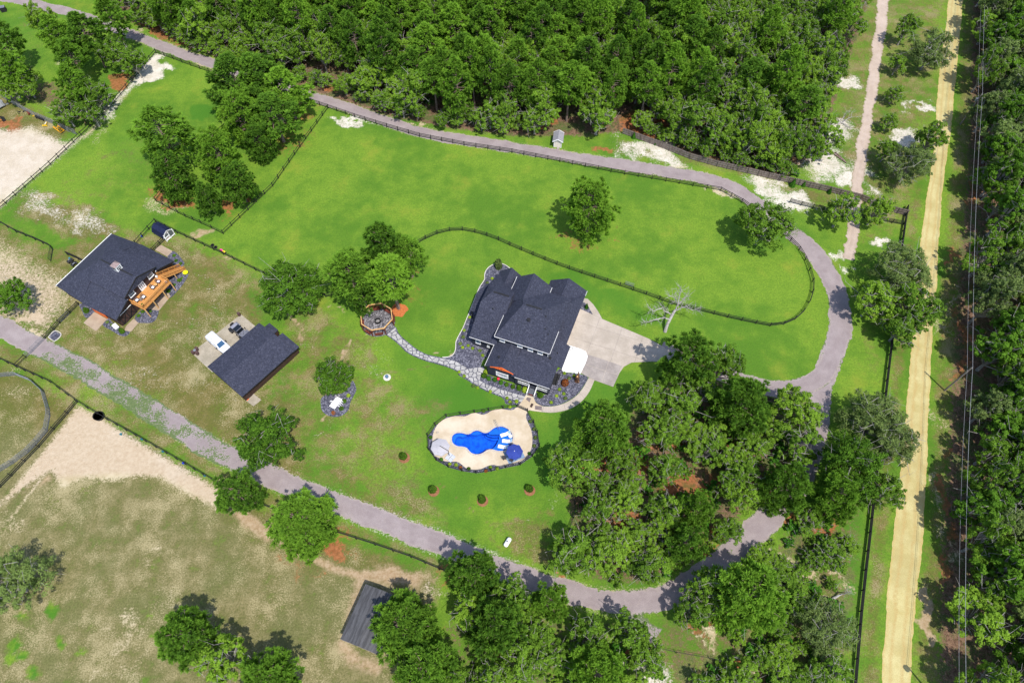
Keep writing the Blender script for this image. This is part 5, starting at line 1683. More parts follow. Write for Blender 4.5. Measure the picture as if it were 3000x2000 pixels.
def shelf(name, pts, z, mat, step=0.3):
    """underwater shelf: outline points snapped to stay within the shell"""
    P = [np.array(p) for p in spline(pl(*pts), step, True)]
    A = np.array(offset_loop(PL, -0.02))
    out = []
    for p in P:
        if not in_poly(A, np.array([p[0]]), np.array([p[1]]))[0]:
            p = A[np.argmin(np.hypot(A[:, 0] - p[0], A[:, 1] - p[1]))]
        if not out or np.hypot(*(p - out[-1])) > 0.03:
            out.append(p)
    return MB().prism([tuple(p) for p in out], -1.34, z).build(name, mat, pool)


shelf('tanning_ledge', [(1432, 505), (1445, 600), (1455, 680), (1440, 760), (1400, 850), (1350, 910), (1300, 948), (1330, 985), (1440, 1010), (1560, 1000), (1680, 930), (1740, 800), (1730, 680), (1680, 590), (1580, 520), (1500, 500)], -0.30, M_LEDGE)
shelf('left_bench', [(520, 770), (545, 690), (600, 635), (680, 620), (760, 635), (830, 655), (800, 690), (740, 700), (680, 685), (640, 700), (615, 740), (600, 800), (580, 850), (540, 820)], -0.45, M_LEDGE)
shelf('alcove_bench', [(905, 640), (950, 600), (1000, 580), (1060, 582), (1110, 605), (1120, 622), (1070, 650), (1010, 660), (950, 655)], -0.40, M_LEDGE)
shelf('front_bench', [(1000, 1030), (1060, 1025), (1120, 1000), (1180, 960), (1200, 980), (1150, 1030), (1080, 1060), (1010, 1060)], -0.5, M_LEDGE)
shelf('pool_step', [(1260, 600), (1320, 560), (1380, 530), (1436, 508), (1448, 600), (1450, 645), (1380, 650), (1310, 650), (1250, 640)], -0.42, M_LEDGE)
shelf('pool_step', [(1200, 640), (1260, 655), (1330, 668), (1400, 668), (1446, 662), (1450, 690), (1380, 700), (1290, 690), (1220, 668)], -0.66, M_DEEP)
shelf('pool_step', [(1165, 650), (1220, 680), (1290, 703), (1380, 712), (1446, 704), (1445, 735), (1370, 745), (1270, 730), (1190, 690)], -0.9, M_DEEP)


def water_mat():
    g = NG('pool water')
    co = g.coord()
    nm = g.bump(g.math('ADD', g.noise(2.2, 3, 0.6, co, 0.6), g.noise(6.5, 2, 0.6, co)), 0.22, 0.05)
    tr = g.n('ShaderNodeBsdfTransparent')
    tr.inputs[0].default_value = (0.55, 0.82, 0.97, 1)
    gl_ = g.n('ShaderNodeBsdfGlossy')
    gl_.inputs['Roughness'].default_value = 0.03
    g.put(gl_.inputs['Normal'], nm)
    fr = g.n('ShaderNodeFresnel')
    fr.inputs['IOR'].default_value = 1.33
    g.put(fr.inputs['Normal'], nm)
    ms = g.n('ShaderNodeMixShader')
    g.put(ms.inputs[0], fr.outputs[0])
    g.t.links.new(tr.outputs[0], ms.inputs[1])
    g.t.links.new(gl_.outputs[0], ms.inputs[2])
    return g.done(ms.outputs[0])


wm = MB()
tri = tessellate_polygon([[Vector((p[0], p[1], 0)) for p in PL]])
wm.add([(p[0], p[1], -0.07) for p in PL], [t if area2([PL[i] for i in t]) > 0 else tuple(t)[::-1] for t in tri])
wm.build('water', water_mat(), pool)
# coping stones
CO, CI = offset_loop(PL, 0.30), offset_loop(PL, -0.03)
CO, CI = resample(CO + [CO[0]], 241), resample(CI + [CI[0]], 241)
M_COPING = simple('pale coping', (0.407, 0.353, 0.292), (0.488, 0.432, 0.367), 2.5, 0.8, fine=0.2)
for i in range(60):
    a, b = CI[i * 4:i * 4 + 5].copy(), CO[i * 4:i * 4 + 5].copy()
    for q in (a, b):
        q[0] += (q[1] - q[0]) * 0.14
    MB().prism([tuple(p) for p in list(a) + list(b[::-1])], -0.02, 0.10).build('coping_stone', M_COPING, pool)
# deck with the pool cut out
DECK = [tuple(p) for p in spline(gl([c3(*p) for p in [(1800, 150), (1740, 190), (1660, 206), (1560, 190), (1470, 180), (1370, 190), (1290, 225), (1220, 270), (1150, 292), (1080, 280), (1010, 258), (950, 255), (880, 290), (800, 322), (700, 320), (600, 320), (500, 342), (400, 380), (320, 430), (250, 520), (210, 600), (182, 700), (172, 800), (150, 880), (150, 960), (200, 1060), (300, 1115), (400, 1175), (540, 1188), (650, 1192), (720, 1230), (790, 1290), (860, 1330), (950, 1346), (1040, 1346), (1120, 1325), (1200, 1285), (1280, 1256), (1360, 1250), (1450, 1275), (1560, 1255), (1650, 1228), (1850, 1190), (2000, 1060), (2060, 960), (2085, 850), (2085, 700), (2060, 570), (2000, 440), (1968, 350), (1972, 280), (1990, 228)]]), 0.35, True)]
bed('gravel_bed', [(p[0], p[1]) for p in PF[:-1]] + [c3(1995, 228)], 0.03, 1.0, 0.6)
# the gravel ring must not cover the water: rebuild it with the pool cut out
old = COL.objects[[o.name for o in COL.objects if o.name.startswith('gravel_bed')][-1]]
ring = [tuple(p) for p in gl(PF)]
if area2(ring) < 0:
    ring.reverse()
old.data = MB().prism(ring, -0.02, 0.03, [offset_loop(POOL, 0.25)]).mesh('gravel_bed', M_GRAVEL)
dka = np.array(DECK)
ROCKS[:] = [r for r in ROCKS if not in_poly(dka, np.array([r[0]]), np.array([r[1]]))[0]]
MB().prism(DECK, -0.02, 0.07, [offset_loop(POOL, 0.12)]).build('pool_deck', M_DECK, kind='structure')
# hand rail, skimmer, lights
hr = empty('pool_handrail', G2(*c3(1428, 520)), 0, 'thin dark handrail curving into the pool at the steps', 'handrail')
o_ = G(*c3(1428, 520))
for dx in (-14, 14):
    pts = [G(*c3(x + dx, y), z) - o_ for x, y, z in ((1365, 385, 0.08), (1375, 400, 0.85), (1400, 450, 0.95), (1428, 520, 0.8), (1446, 570, 0.1), (1450, 580, -0.3))]
    MB().tube(pts, 0.028, 6).build('rail_tube', M_STEEL, hr)
sk = empty('pool_hose_ring', G2(*c3(272, 632)), 0, 'small coiled ring lying on the pool deck', 'hose')
MB().tube([(0.22 * math.cos(a), 0.22 * math.sin(a), 0.1) for a in np.linspace(0, 6.28, 20)], 0.03, 6).tube([(0.1 * math.cos(a), 0.1 * math.sin(a), 0.1) for a in np.linspace(0, 6.28, 14)], 0.03, 6).build('coil', M_DEAD, sk)
rg = empty('hose_loop', G2(1673, 1022), 0, 'loop of dark hose lying on the white pad by the garage wall', 'hose')
MB().tube([(0.33 * math.cos(a), 0.36 * math.sin(a), 0.12) for a in np.linspace(0, 6.28, 22)], 0.04, 6).build('coil', M_BLACK, rg)

# loungers standing in the ledge water
lounger_labels = ['white ledge lounger at the top of the tanning ledge, beside the round table', 'white ledge lounger between the other two', 'white ledge lounger half under the navy umbrella']
first = None
for lab, (hx, hy), (fx, fy) in zip(lounger_labels, ((1670, 625), (1700, 795), (1610, 915)), ((1480, 690), (1508, 785), (1430, 885))):
    h_, f_ = G2(*c3(hx, hy), 0.1), G2(*c3(fx, fy), 0.1)
    if first is None:
        first = empty('pool_lounger', (0, 0, 0), 0, lab, 'lounger', 'white loungers on the tanning ledge')
        L = 1.85
        prof = [(0.0, 0.12), (0.35, 0.24), (0.75, 0.10), (1.15, 0.12), (1.5, 0.40), (1.85, 0.72)]
        sp = spline([np.array(p) for p in prof], 0.08)
        bm_ = MB()
        for s in range(len(sp) - 1):
            (x0, z0), (x1, z1) = sp[s], sp[s + 1]
            bm_.add([(x0, -0.32, z0), (x0, 0.32, z0), (x1, 0.32, z1), (x1, -0.32, z1), (x0, -0.32, -0.05), (x0, 0.32, -0.05), (x1, 0.32, -0.05), (x1, -0.32, -0.05)], [(3, 2, 1, 0)[::-1], (4, 5, 6, 7), (0, 1, 5, 4), (1, 2, 6, 5), (2, 3, 7, 6), (3, 0, 4, 7)])
        bm_.build('shell', M_WHITE, first)
        MB().box(1.5, 1.78, -0.26, 0.26, 0.0, 0.01).hull([(x, y, z + d) for x, z in ((1.5, 0.43), (1.78, 0.69)) for y in (-0.26, 0.26) for d in (0, 0.08)]).build('headrest', simple('pale blue cushion', (0.25, 0.45, 0.65), (0.32, 0.52, 0.70), 3, 0.8), first)
        o = first
    else:
        o = copy_tree(first)
        o['label'] = lab
    o.location = (f_[0], f_[1], -0.13)
    d = h_ - f_
    o.rotation_euler = (0, 0, math.atan2(d[1], d[0]))
tb = empty('ledge_table', (*G2(*c3(1668, 697), 0.3), -0.28), 0, 'small round white table between the loungers', 'table')
MB().lathe([(0.33, 0.5), (0.35, 0.53), (0.35, 0.57), (0, 0.58)], 18).build('table_top', M_WHITE, tb)
MB().lathe([(0.2, 0.0), (0.08, 0.15), (0.07, 0.5)], 12).build('pedestal', M_WHITE, tb)
MB().lathe([(0.03, 0.58), (0.03, 0.63), (0, 0.63)], 8).build('cap', M_BLACK, tb)


def umbrella(name, label, c, r, z, mat, drop, sides, rot, pole=None, arm=None):
    p = G2(*c, z)
    u = empty(name, p, rot, label, 'umbrella')
    can = MB()
    for i in range(sides):
        a0, a1 = 2 * math.pi * i / sides, 2 * math.pi * (i + 1) / sides
        am = (a0 + a1) / 2
        e0, e1 = (r * math.cos(a0), r * math.sin(a0), z - drop), (r * math.cos(a1), r * math.sin(a1), z - drop)
        em = (r * 0.90 * math.cos(am), r * 0.90 * math.sin(am), z - drop + 0.03)
        top = (0, 0, z)
        vs = [top, e0, em, e1]
        vs += [(e0[0], e0[1], e0[2] - 0.14), (em[0], em[1], em[2] - 0.14), (e1[0], e1[1], e1[2] - 0.14)]
        can.add(vs, [(0, 1, 2), (0, 2, 3), (1, 4, 5, 2), (2, 5, 6, 3)])
    co = can.build('canopy', mat, u)
    for i in range(sides):
        a = 2 * math.pi * i / sides
        MB().bar((0, 0, z - 0.03), (r * math.cos(a), r * math.sin(a), z - drop - 0.02), 0.03).build('rib', M_TRIMD, u)
    MB().lathe([(0.06, z - 0.02), (0.06, z + 0.1), (0, z + 0.12)], 8).build('finial', M_TRIMD if pole is None else M_WHITE, u)
    return u, p


M_GREYCLOTH = simple('pale grey canvas', (0.340, 0.326, 0.348), (0.385, 0.370, 0.392), 1.5, 0.9)
M_NAVYCLOTH = simple('navy canvas', (0.018, 0.035, 0.20), (0.026, 0.048, 0.255), 1.5, 0.85)
M_MAT = simple('blue grey mat', (0.13, 0.20, 0.31), (0.18, 0.26, 0.38), 2, 0.9)
u1, p1 = umbrella('cantilever_umbrella', 'pale grey cantilever umbrella at the left end of the pool deck', c3(322, 893), 1.72, 2.6, M_GREYCLOTH, 0.42, 8, 0.2)
bse = G2(*c3(518, 1112))
mst = G2(*c3(500, 1075))
rel = lambda q: tuple((Matrix.Rotation(-0.2, 2) @ Vector((q[0] - p1[0], q[1] - p1[1]))))
b_ = rel(mst)
t_ = np.array(b_) * 0.78
m = MB().bar((b_[0], b_[1], 0.1), (b_[0], b_[1], 2.4), 0.10)
m.build('mast', M_TRIMD, u1)
MB().bar((b_[0], b_[1], 2.3), (0, 0, 2.78), 0.08).bar((b_[0], b_[1], 1.5), (t_[0], t_[1], 2.4), 0.05).build('arm', M_TRIMD, u1)
bq = rel(bse)
an_ = R(20)
bb = MB()
for s in (-1, 1):
    for t in (-1, 1):
        bb.box(s * 0.36 - 0.33, s * 0.36 + 0.33, t * 0.36 - 0.33, t * 0.36 + 0.33, 0.07, 0.2)
bb.xf(Matrix.Translation((bq[0], bq[1], 0)) @ Matrix.Rotation(R(-48), 4, 'Z')).build('base_weights', simple('pale base blocks', (0.38, 0.40, 0.45), (0.46, 0.48, 0.53), 2, 0.7), u1)
umat = empty('patio_mat', G2(*c3(1735, 1075)), 0, 'blue grey mat under the navy umbrella', 'mat')
q = [np.array(x) - G2(*c3(1735, 1075)) for x in gl([c3(1520, 990), c3(1640, 1235), c3(1950, 1105), c3(1830, 860)])]
MB().prism([tuple(x) for x in q], 0.06, 0.085).build('mat', M_MAT, umat)
u2, p2 = umbrella('table_umbrella', 'navy blue umbrella over the dining set by the pool', c3(1745, 985), 1.52, 2.55, M_NAVYCLOTH, 0.36, 8, 0.1, pole=1)
MB().bar((0, 0, 0.08), (0, 0, 2.5), 0.06).build('pole', M_TRIMD, u2)
M_CHAIR = simple('dark patio metal', (0.035, 0.033, 0.035), (0.06, 0.056, 0.058), 3, 0.5)
tb = empty('patio_table', p2, 0.1, 'round dark patio table under the navy umbrella', 'table')
MB().lathe([(0.68, 0.70), (0.70, 0.72), (0.70, 0.75), (0.05, 0.75), (0.05, 0.70)], 20).build('table_top', M_CHAIR, tb)
for a in (0.6, 2.17, 3.74, 5.3):
    MB().bar((0.5 * math.cos(a), 0.5 * math.sin(a), 0.09), (0.45 * math.cos(a), 0.45 * math.sin(a), 0.7), 0.05).build('leg', M_CHAIR, tb)
first = None


def patio_chair(mat, cush=None):
    r = empty('patio_chair')
    for x in (-0.26, 0.26):
        for y in (-0.25, 0.25):
            MB().bar((x, y, 0.0), (x * 0.95, y * 0.95, 0.42), 0.045).build('leg', mat, r)
    MB().box(-0.29, 0.29, -0.28, 0.28, 0.40, 0.46).build('seat', mat, r)
    bk = MB()
    for i in range(5):
        x = -0.24 + i * 0.12
        bk.bar((x, -0.27, 0.46), (x * 1.05, -0.40, 0.98), 0.07, 0.025, (0, 1, 0))
    bk.bar((-0.29, -0.40, 0.98), (0.29, -0.40, 0.98), 0.05, 0.06)
    bk.build('backrest', mat, r)
    for s in (-1, 1):
        MB().bar((s * 0.31, -0.32, 0.66), (s * 0.31, 0.27, 0.64), 0.07, 0.04).bar((s * 0.31, 0.25, 0.42), (s * 0.31, 0.25, 0.64), 0.045).build('armrest', mat, r)
    if cush:
        MB().box(-0.25, 0.25, -0.22, 0.25, 0.47, 0.58).build('cushion', cush, r, bevel=0.04)
    return r


for lab, (x, y), f in (('dark patio chair sticking out on the left of the navy umbrella', (1555, 1120), 2.4), ('dark patio chair below the navy umbrella near the fence', (1690, 1160), 0.3), ('dark patio chair under the right side of the navy umbrella', (1830, 1050), -0.9), ('dark patio chair on the far side of the dining table, towards the loungers', (1700, 900), 3.1)):
    if first is None:
        first = patio_chair(M_CHAIR)
        o = first
    else:
        o = copy_tree(first)
    p = G2(*c3(x, y), 0.4)
    tag(o, lab, 'chair', 'dark chairs round the patio table')
    d = p2 - p
    o.location = (p[0], p[1], 0.085)
    o.rotation_euler = (0, 0, math.atan2(d[1], d[0]) - math.pi / 2)

# ------------------------------------------------------------------ fire pit with its octagonal swing frame
def c8(x, y):
    return (1030 + x * 0.085034, 870 + y * 0.085034)


ring_px = [(1010, 215), (1325, 430), (1415, 790), (1130, 1105), (670, 1145), (365, 890), (300, 555), (640, 265)]
RP = gl([c8(*p) for p in ring_px], 2.2)
FC = np.mean(RP, axis=0)
rr = float(np.mean([np.hypot(*(p - FC)) for p in RP]))
a0 = math.atan2(*(RP[1] - FC)[::-1])
floor = [(FC[0] + (rr + 0.1) * math.cos(a), FC[1] + (rr + 0.1) * math.sin(a)) for a in np.linspace(0, 2 * math.pi, 41)[:-1]]
MB().prism(floor, -0.05, 0.044).build('gravel_bed', gravel_mat('warm grey gravel', (0.050, 0.047, 0.053), (0.115, 0.108, 0.116), (0.29, 0.275, 0.285), 4.6), kind='structure')
bed('gravel_bed', [c8(1130, 1110), c8(1420, 850), c8(1480, 1000), c8(1490, 1100), c8(1380, 1150), c8(1250, 1310), c8(1190, 1320), c8(1060, 1240)], 0.040, 0.4)
fp = empty('swing_frame', (FC[0], FC[1], 0), 0, 'octagonal timber frame with porch swings round the fire pit', 'pergola')
an8 = [a0 + i * math.pi / 4 for i in range(8)]
cor = [np.array([rr * math.cos(a), rr * math.sin(a)]) for a in an8]
for i in range(8):
    a, b = cor[i], cor[(i + 1) % 8]
    MB().bar((a[0], a[1], 2.2), (b[0], b[1], 2.2), 0.15, 0.22).build('top_beam', M_TAN, fp)
    MB().bar((a[0] * 1.03, a[1] * 1.03, 0), (a[0], a[1], 2.1), 0.17).build('post', M_REDWOOD, fp)
    e = (b - a) / np.linalg.norm(b - a)
    kb = MB()
    for s, q in ((1, a), (-1, b)):
        kb.bar((q[0], q[1], 1.5), (q[0] + s * e[0] * 0.6, q[1] + s * e[1] * 0.6, 2.1), 0.09)
    kb.build('knee_brace', M_REDWOOD, fp)
sw0 = None
swing_names = {0: 'back right', 1: 'right', 3: 'front', 4: 'front left', 5: 'left', 7: 'back'}
order = sorted(range(8), key=lambda i: 0)
for i in range(8):
    a, b = cor[i], cor[(i + 1) % 8]
    m = (a + b) / 2
    mx, my = m + FC
    # one bay is left open towards the path
    pdir = G2(*c8(1300, 980)) - FC
    if np.dot(m, pdir) / (np.hypot(*m) * np.hypot(*pdir)) > 0.95:
        continue
    if m[0] < -1.6 and m[1] > 0.8:
        continue
    if sw0 is None:
        sw0 = empty('porch_swing')
        for k in range(4):
            MB().box(-0.72, 0.72, -0.28 + k * 0.145, -0.15 + k * 0.145, 0.45, 0.48).build('slat', M_REDWOOD, sw0)
        for k in range(4):
            MB().hull([(x, -0.30 - k * 0.045 - d, 0.52 + k * 0.13 + h) for x in (-0.72, 0.72) for d in (0, 0.03) for h in (0, 0.11)]).build('back_slat', M_REDWOOD, sw0)
        ch = MB()
        for s in (-1, 1):
            MB().box(s * 0.78 - 0.05, s * 0.78 + 0.05, -0.3, 0.32, 0.66, 0.70).build('armrest', M_REDWOOD, sw0)
            ch.bar((s * 0.78, 0.28, 0.45), (s * 0.78, 0.05, 2.12), 0.03).bar((s * 0.78, -0.3, 0.45), (s * 0.78, -0.02, 2.12), 0.03)
        ch.build('chain', M_TRIMD, sw0)
        o = sw0
    else:
        o = copy_tree(sw0)
    az = math.degrees(math.atan2(m[1], m[0])) % 360
    word = ['on the right side of the octagon', 'at the upper right of the octagon', 'at the top of the octagon', 'at the upper left of the octagon, under the pine', 'on the left side of the octagon', 'at the lower left of the octagon', 'at the bottom of the octagon', 'at the lower right of the octagon'][int(((az + 22.5) % 360) // 45)]
    tag(o, 'red brown porch swing ' + word, 'swing', 'porch swings round the fire pit')
    o.location = (mx, my, 0)
    o.rotation_euler = (0, 0, math.atan2(m[1], m[0]) + math.pi / 2)
fr_ = empty('fire_ring', (*G2(*c8(912, 850)), 0.04), 0, 'round black steel fire ring in the middle of the gravel', 'fire pit')
MB().lathe([(0.62, 0), (0.62, 0.5), (0.46, 0.5), (0.44, 0.12), (0, 0.12)], 20).build('ring', M_BLACK, fr_)
MB().lathe([(0.43, 0.13), (0, 0.2)], 14).build('ash', simple('ash', (0.16, 0.15, 0.15), (0.28, 0.27, 0.27), 5, 0.95), fr_)
# straw circle round the tall pine
ro = np.random.default_rng(3)
rp_ = [np.array(G2(1169, 907)) + np.array([math.cos(a), math.sin(a)]) * (1.65 + ro.normal(0, 0.13)) for a in np.linspace(0, 2 * math.pi, 33)[:-1]]
MB().prism([tuple(q) for q in spline(rp_[::2], 0.15, True)], -0.05, 0.05).build('pine_straw_ring', M_MULCH, kind='structure')

# ------------------------------------------------------------------ utility poles and wires
M_POLE = simple('utility pole wood', (0.17, 0.14, 0.12), (0.26, 0.225, 0.20), 3, 0.9)
poles = [((2767, 1143.5), 9.0, 'utility pole in the middle of the right verge, across the yellow road', 1), ((2813, 365), 9.0, 'utility pole with a grey transformer at the upper right', 2), ((2728, 2035), 9.0, 'utility pole with white cans at the bottom edge of the picture', 3), ((2850, -170), 9.0, '', 4)]
tops = []
for (px, h, lab, kind) in poles:
    p = G2(*px)
    tops.append((p, h))
    if kind == 4:
        continue
    r = empty('utility_pole', p, 0, lab, 'utility pole', 'utility poles along the yellow road')
    MB().tube([(0, 0, -0.2), (0, 0, h)], [0.17, 0.12], 10).build('pole', M_POLE, r)
    MB().lathe([(0.05, h), (0.07, h + 0.1), (0.05, h + 0.25), (0, h + 0.26)], 8).build('insulator', M_STEEL, r)
    MB().lathe([(0.05, 0), (0.07, 0.1), (0.04, 0.2), (0, 0.2)], 8, (-0.25, 0, h - 1.15)).bar((0, 0, h - 1.1), (-0.25, 0, h - 1.1), 0.05).build('insulator', M_STEEL, r)
    if kind == 2:
        MB().lathe([(0.0, 0), (0.24, 0.02), (0.26, 0.1), (0.26, 0.75), (0.22, 0.84), (0, 0.86)], 14, (-0.3, 0.1, h - 2.1)).build('transformer', M_STEEL, r)
    if kind == 3:
        MB().lathe([(0.0, 0), (0.36, 0.02), (0.38, 0.1), (0.38, 0.8), (0.3, 0.95), (0, 1.0)], 16, (-0.55, 0.2, h - 1.7)).build('transformer', M_WHITE, r)
        MB().bar((-0.3, 0, h - 0.6), (0.4, 0, h - 0.6), 0.1).build('cross_arm', M_STEEL, r)
seq = [tops[3], tops[1], tops[0], tops[2]]
M_WIRE = simple('aluminium wire', (0.26, 0.26, 0.27), (0.32, 0.32, 0.33), 2, 0.6)
for k, (off, dz, rad, lab) in enumerate(((0.0, 0.2, 0.026, 'upper power line running along the yellow road'), (-0.28, -1.0, 0.017, 'lower power line running along the yellow road'))):
    mb = MB()
    p0 = seq[0][0]
    for (a, ha), (b, hb) in zip(seq[:-1], seq[1:]):
        pts = []
        for i in range(15):
            t = i / 14
            q = a + (b - a) * t - p0
            pts.append((q[0] + off, q[1], ha + dz - 0.9 * 4 * t * (1 - t)))
        mb.tube(pts, rad, 5)
    e = (seq[-1][0] - seq[-2][0])
    o = mb.build('power_line', M_WIRE)
    o.location = (p0[0], p0[1], 0)
    tag(o, lab, 'wire', 'power lines')
gw = MB().tube([(0, 0, 0), tuple(G(2881, 287, 8.0) - G(2903, 330, 0))], 0.025, 5).build('guy_wire', M_WIRE)
gw.location = tuple(G(2903, 330, 0))
tag(gw, 'guy wire holding the utility pole at the upper right', 'wire')

# ------------------------------------------------------------------ vehicles
M_CARWHITE = simple('white car paint', (0.60, 0.61, 0.63), (0.64, 0.65, 0.67), 1, 0.3, spec=0.5)
M_CARGREY = simple('grey car paint', (0.125, 0.128, 0.155), (0.15, 0.153, 0.18), 1, 0.35, spec=0.5)
M_CHROME = simple('chrome', (0.55, 0.55, 0.56), (0.6, 0.6, 0.6), 2, 0.25, metal=0.9)
M_REDLAMP = simple('red lamp', (0.4, 0.02, 0.02), (0.5, 0.03, 0.03), 2, 0.4)


def wheel(parent, x, y, r, w):
    """wheel with its axle along x, centre at height r"""
    t = MB()
    k = 20
    prof = [(r * 0.62, -w / 2), (r * 0.94, -w / 2), (r, -w * 0.32), (r, w * 0.32), (r * 0.94, w / 2), (r * 0.62, w / 2)]
    vs = [(x + d, y + q * math.cos(2 * math.pi * j / k), r + q * math.sin(2 * math.pi * j / k)) for q, d in prof for j in range(k)]
    fs = [(i * k + j, i * k + (j + 1) % k, (i + 1) * k + (j + 1) % k, (i + 1) * k + j) for i in range(len(prof) - 1) for j in range(k)]
    t.add(vs, fs)
    o = t.build('tyre', M_BLACK, parent)
    h = MB()
    for s in (-1, 1):
        h.add([(x + s * w * 0.42, y + r * 0.62 * math.cos(2 * math.pi * j / 12), r + r * 0.62 * math.sin(2 * math.pi * j / 12)) for j in range(12)], [tuple(range(12)) if s > 0 else tuple(range(12))[::-1]])
    h.build('rim', M_CHROME, o)


def loft(mb, secs):
    """body lofted through cross sections, each a ring of (x, z) at a y"""
    k = len(secs[0][1])
    vs = [(x, y, z) for y, ring in secs for x, z in ring]
    fs = []
    for i in range(len(secs) - 1):
        for j in range(k):
            fs.append((i * k + j, i * k + (j + 1) % k, (i + 1) * k + (j + 1) % k, (i + 1) * k + j))
    fs.append(tuple(range(k))[::-1])
    fs.append(tuple(range((len(secs) - 1) * k, len(secs) * k)))
    return mb.add(vs, fs)


def ring6(hw, z0, z1, taper=0.9, r=0.12):
    return [(-hw * 0.92, z0), (hw * 0.92, z0), (hw, z0 + r), (hw, z1 - r), (hw * taper, z1), (-hw * taper, z1), (-hw, z1 - r), (-hw, z0 + r)]


def local(origin, ang, u, v):
    return (origin[0] + u * math.cos(ang) - v * math.sin(ang), origin[1] + u * math.sin(ang) + v * math.cos(ang))


# white pickup with a camper shell: y from the front (0) to the tail (5.6)
p = local(GO, GA, 4.95, 1.45)
tk = empty('pickup_truck', (*p, 0.07), GA, 'white pickup truck with a white camper shell, nosed under the garage eave', 'truck')
loft(MB(), [(0.0, ring6(0.80, 0.45, 0.85)), (0.15, ring6(0.92, 0.38, 0.98)), (1.3, ring6(0.97, 0.36, 1.06)), (1.7, ring6(0.97, 0.36, 1.12, 0.95)), (5.3, ring6(0.97, 0.36, 1.12, 0.95)), (5.55, ring6(0.93, 0.42, 1.08))]).build('body', M_CARWHITE, tk, smooth=False)
loft(MB(), [(1.35, ring6(0.86, 0.9, 1.10, 0.95)), (2.15, ring6(0.84, 0.9, 1.78, 0.80)), (2.5, ring6(0.84, 0.9, 1.83, 0.78)), (3.42, ring6(0.85, 0.9, 1.82, 0.80))]).build('cab', M_CARWHITE, tk)
loft(MB(), [(3.50, ring6(0.88, 1.0, 1.82, 0.84)), (5.2, ring6(0.88, 1.0, 1.80, 0.84)), (5.48, ring6(0.84, 1.0, 1.62, 0.84))]).build('camper_shell', M_CARWHITE, tk)
MB().hull([(s * 0.70, 1.43, 1.14) for s in (-1, 1)] + [(s * 0.60, 2.10, 1.77) for s in (-1, 1)] + [(s * 0.70, 1.40, 1.16) for s in (-1, 1)] + [(s * 0.60, 2.06, 1.80) for s in (-1, 1)]).build('windscreen', M_CARGLASS, tk)
for s in (-1, 1):
    MB().hull([(s * 0.872, 1.85, 1.16), (s * 0.872, 3.2, 1.16), (s * 0.80, 2.3, 1.66), (s * 0.80, 3.2, 1.66), (s * 0.85, 1.85, 1.16), (s * 0.85, 3.2, 1.16), (s * 0.77, 2.3, 1.66), (s * 0.77, 3.2, 1.66)]).build('side_window', M_DARKGLASS, tk)
    MB().hull([(s * 0.898, 3.7, 1.22), (s * 0.898, 5.1, 1.22), (s * 0.86, 3.7, 1.62), (s * 0.86, 5.1, 1.62), (s * 0.86, 3.7, 1.22), (s * 0.86, 5.1, 1.22), (s * 0.83, 3.7, 1.62), (s * 0.83, 5.1, 1.62)]).build('shell_window', M_DARKGLASS, tk)
    MB().box(min(s * 0.95, s * 1.22), max(s * 0.95, s * 1.22), 1.78, 1.95, 1.1, 1.3).build('mirror', M_TRIMD, tk)
    for y in (0.95, 4.45):
        wheel(tk, s * 0.86, y, 0.39, 0.26)
    MB().box(min(s * 0.78, s * 0.94), max(s * 0.78, s * 0.94), 5.53, 5.58, 0.75, 1.02).build('tail_light', M_REDLAMP, tk)
    MB().box(min(s * 0.6, s * 0.85), max(s * 0.6, s * 0.85), -0.02, 0.05, 0.62, 0.80).build('headlight', M_CHROME, tk)
MB().box(-0.85, 0.85, -0.12, 0.02, 0.38, 0.56).box(-0.85, 0.85, 5.55, 5.7, 0.42, 0.58).build('bumper', M_CHROME, tk)
rk = MB()
for x in (-0.45, 0.45):
    rk.bar((x, 3.6, 1.86), (x, 5.1, 1.85), 0.05, 0.04)
rk.build('roof_rack', M_CARGLASS, tk)
MB().box(-0.62, 0.62, 5.44, 5.47, 1.15, 1.55).build('rear_window', M_DARKGLASS, tk)

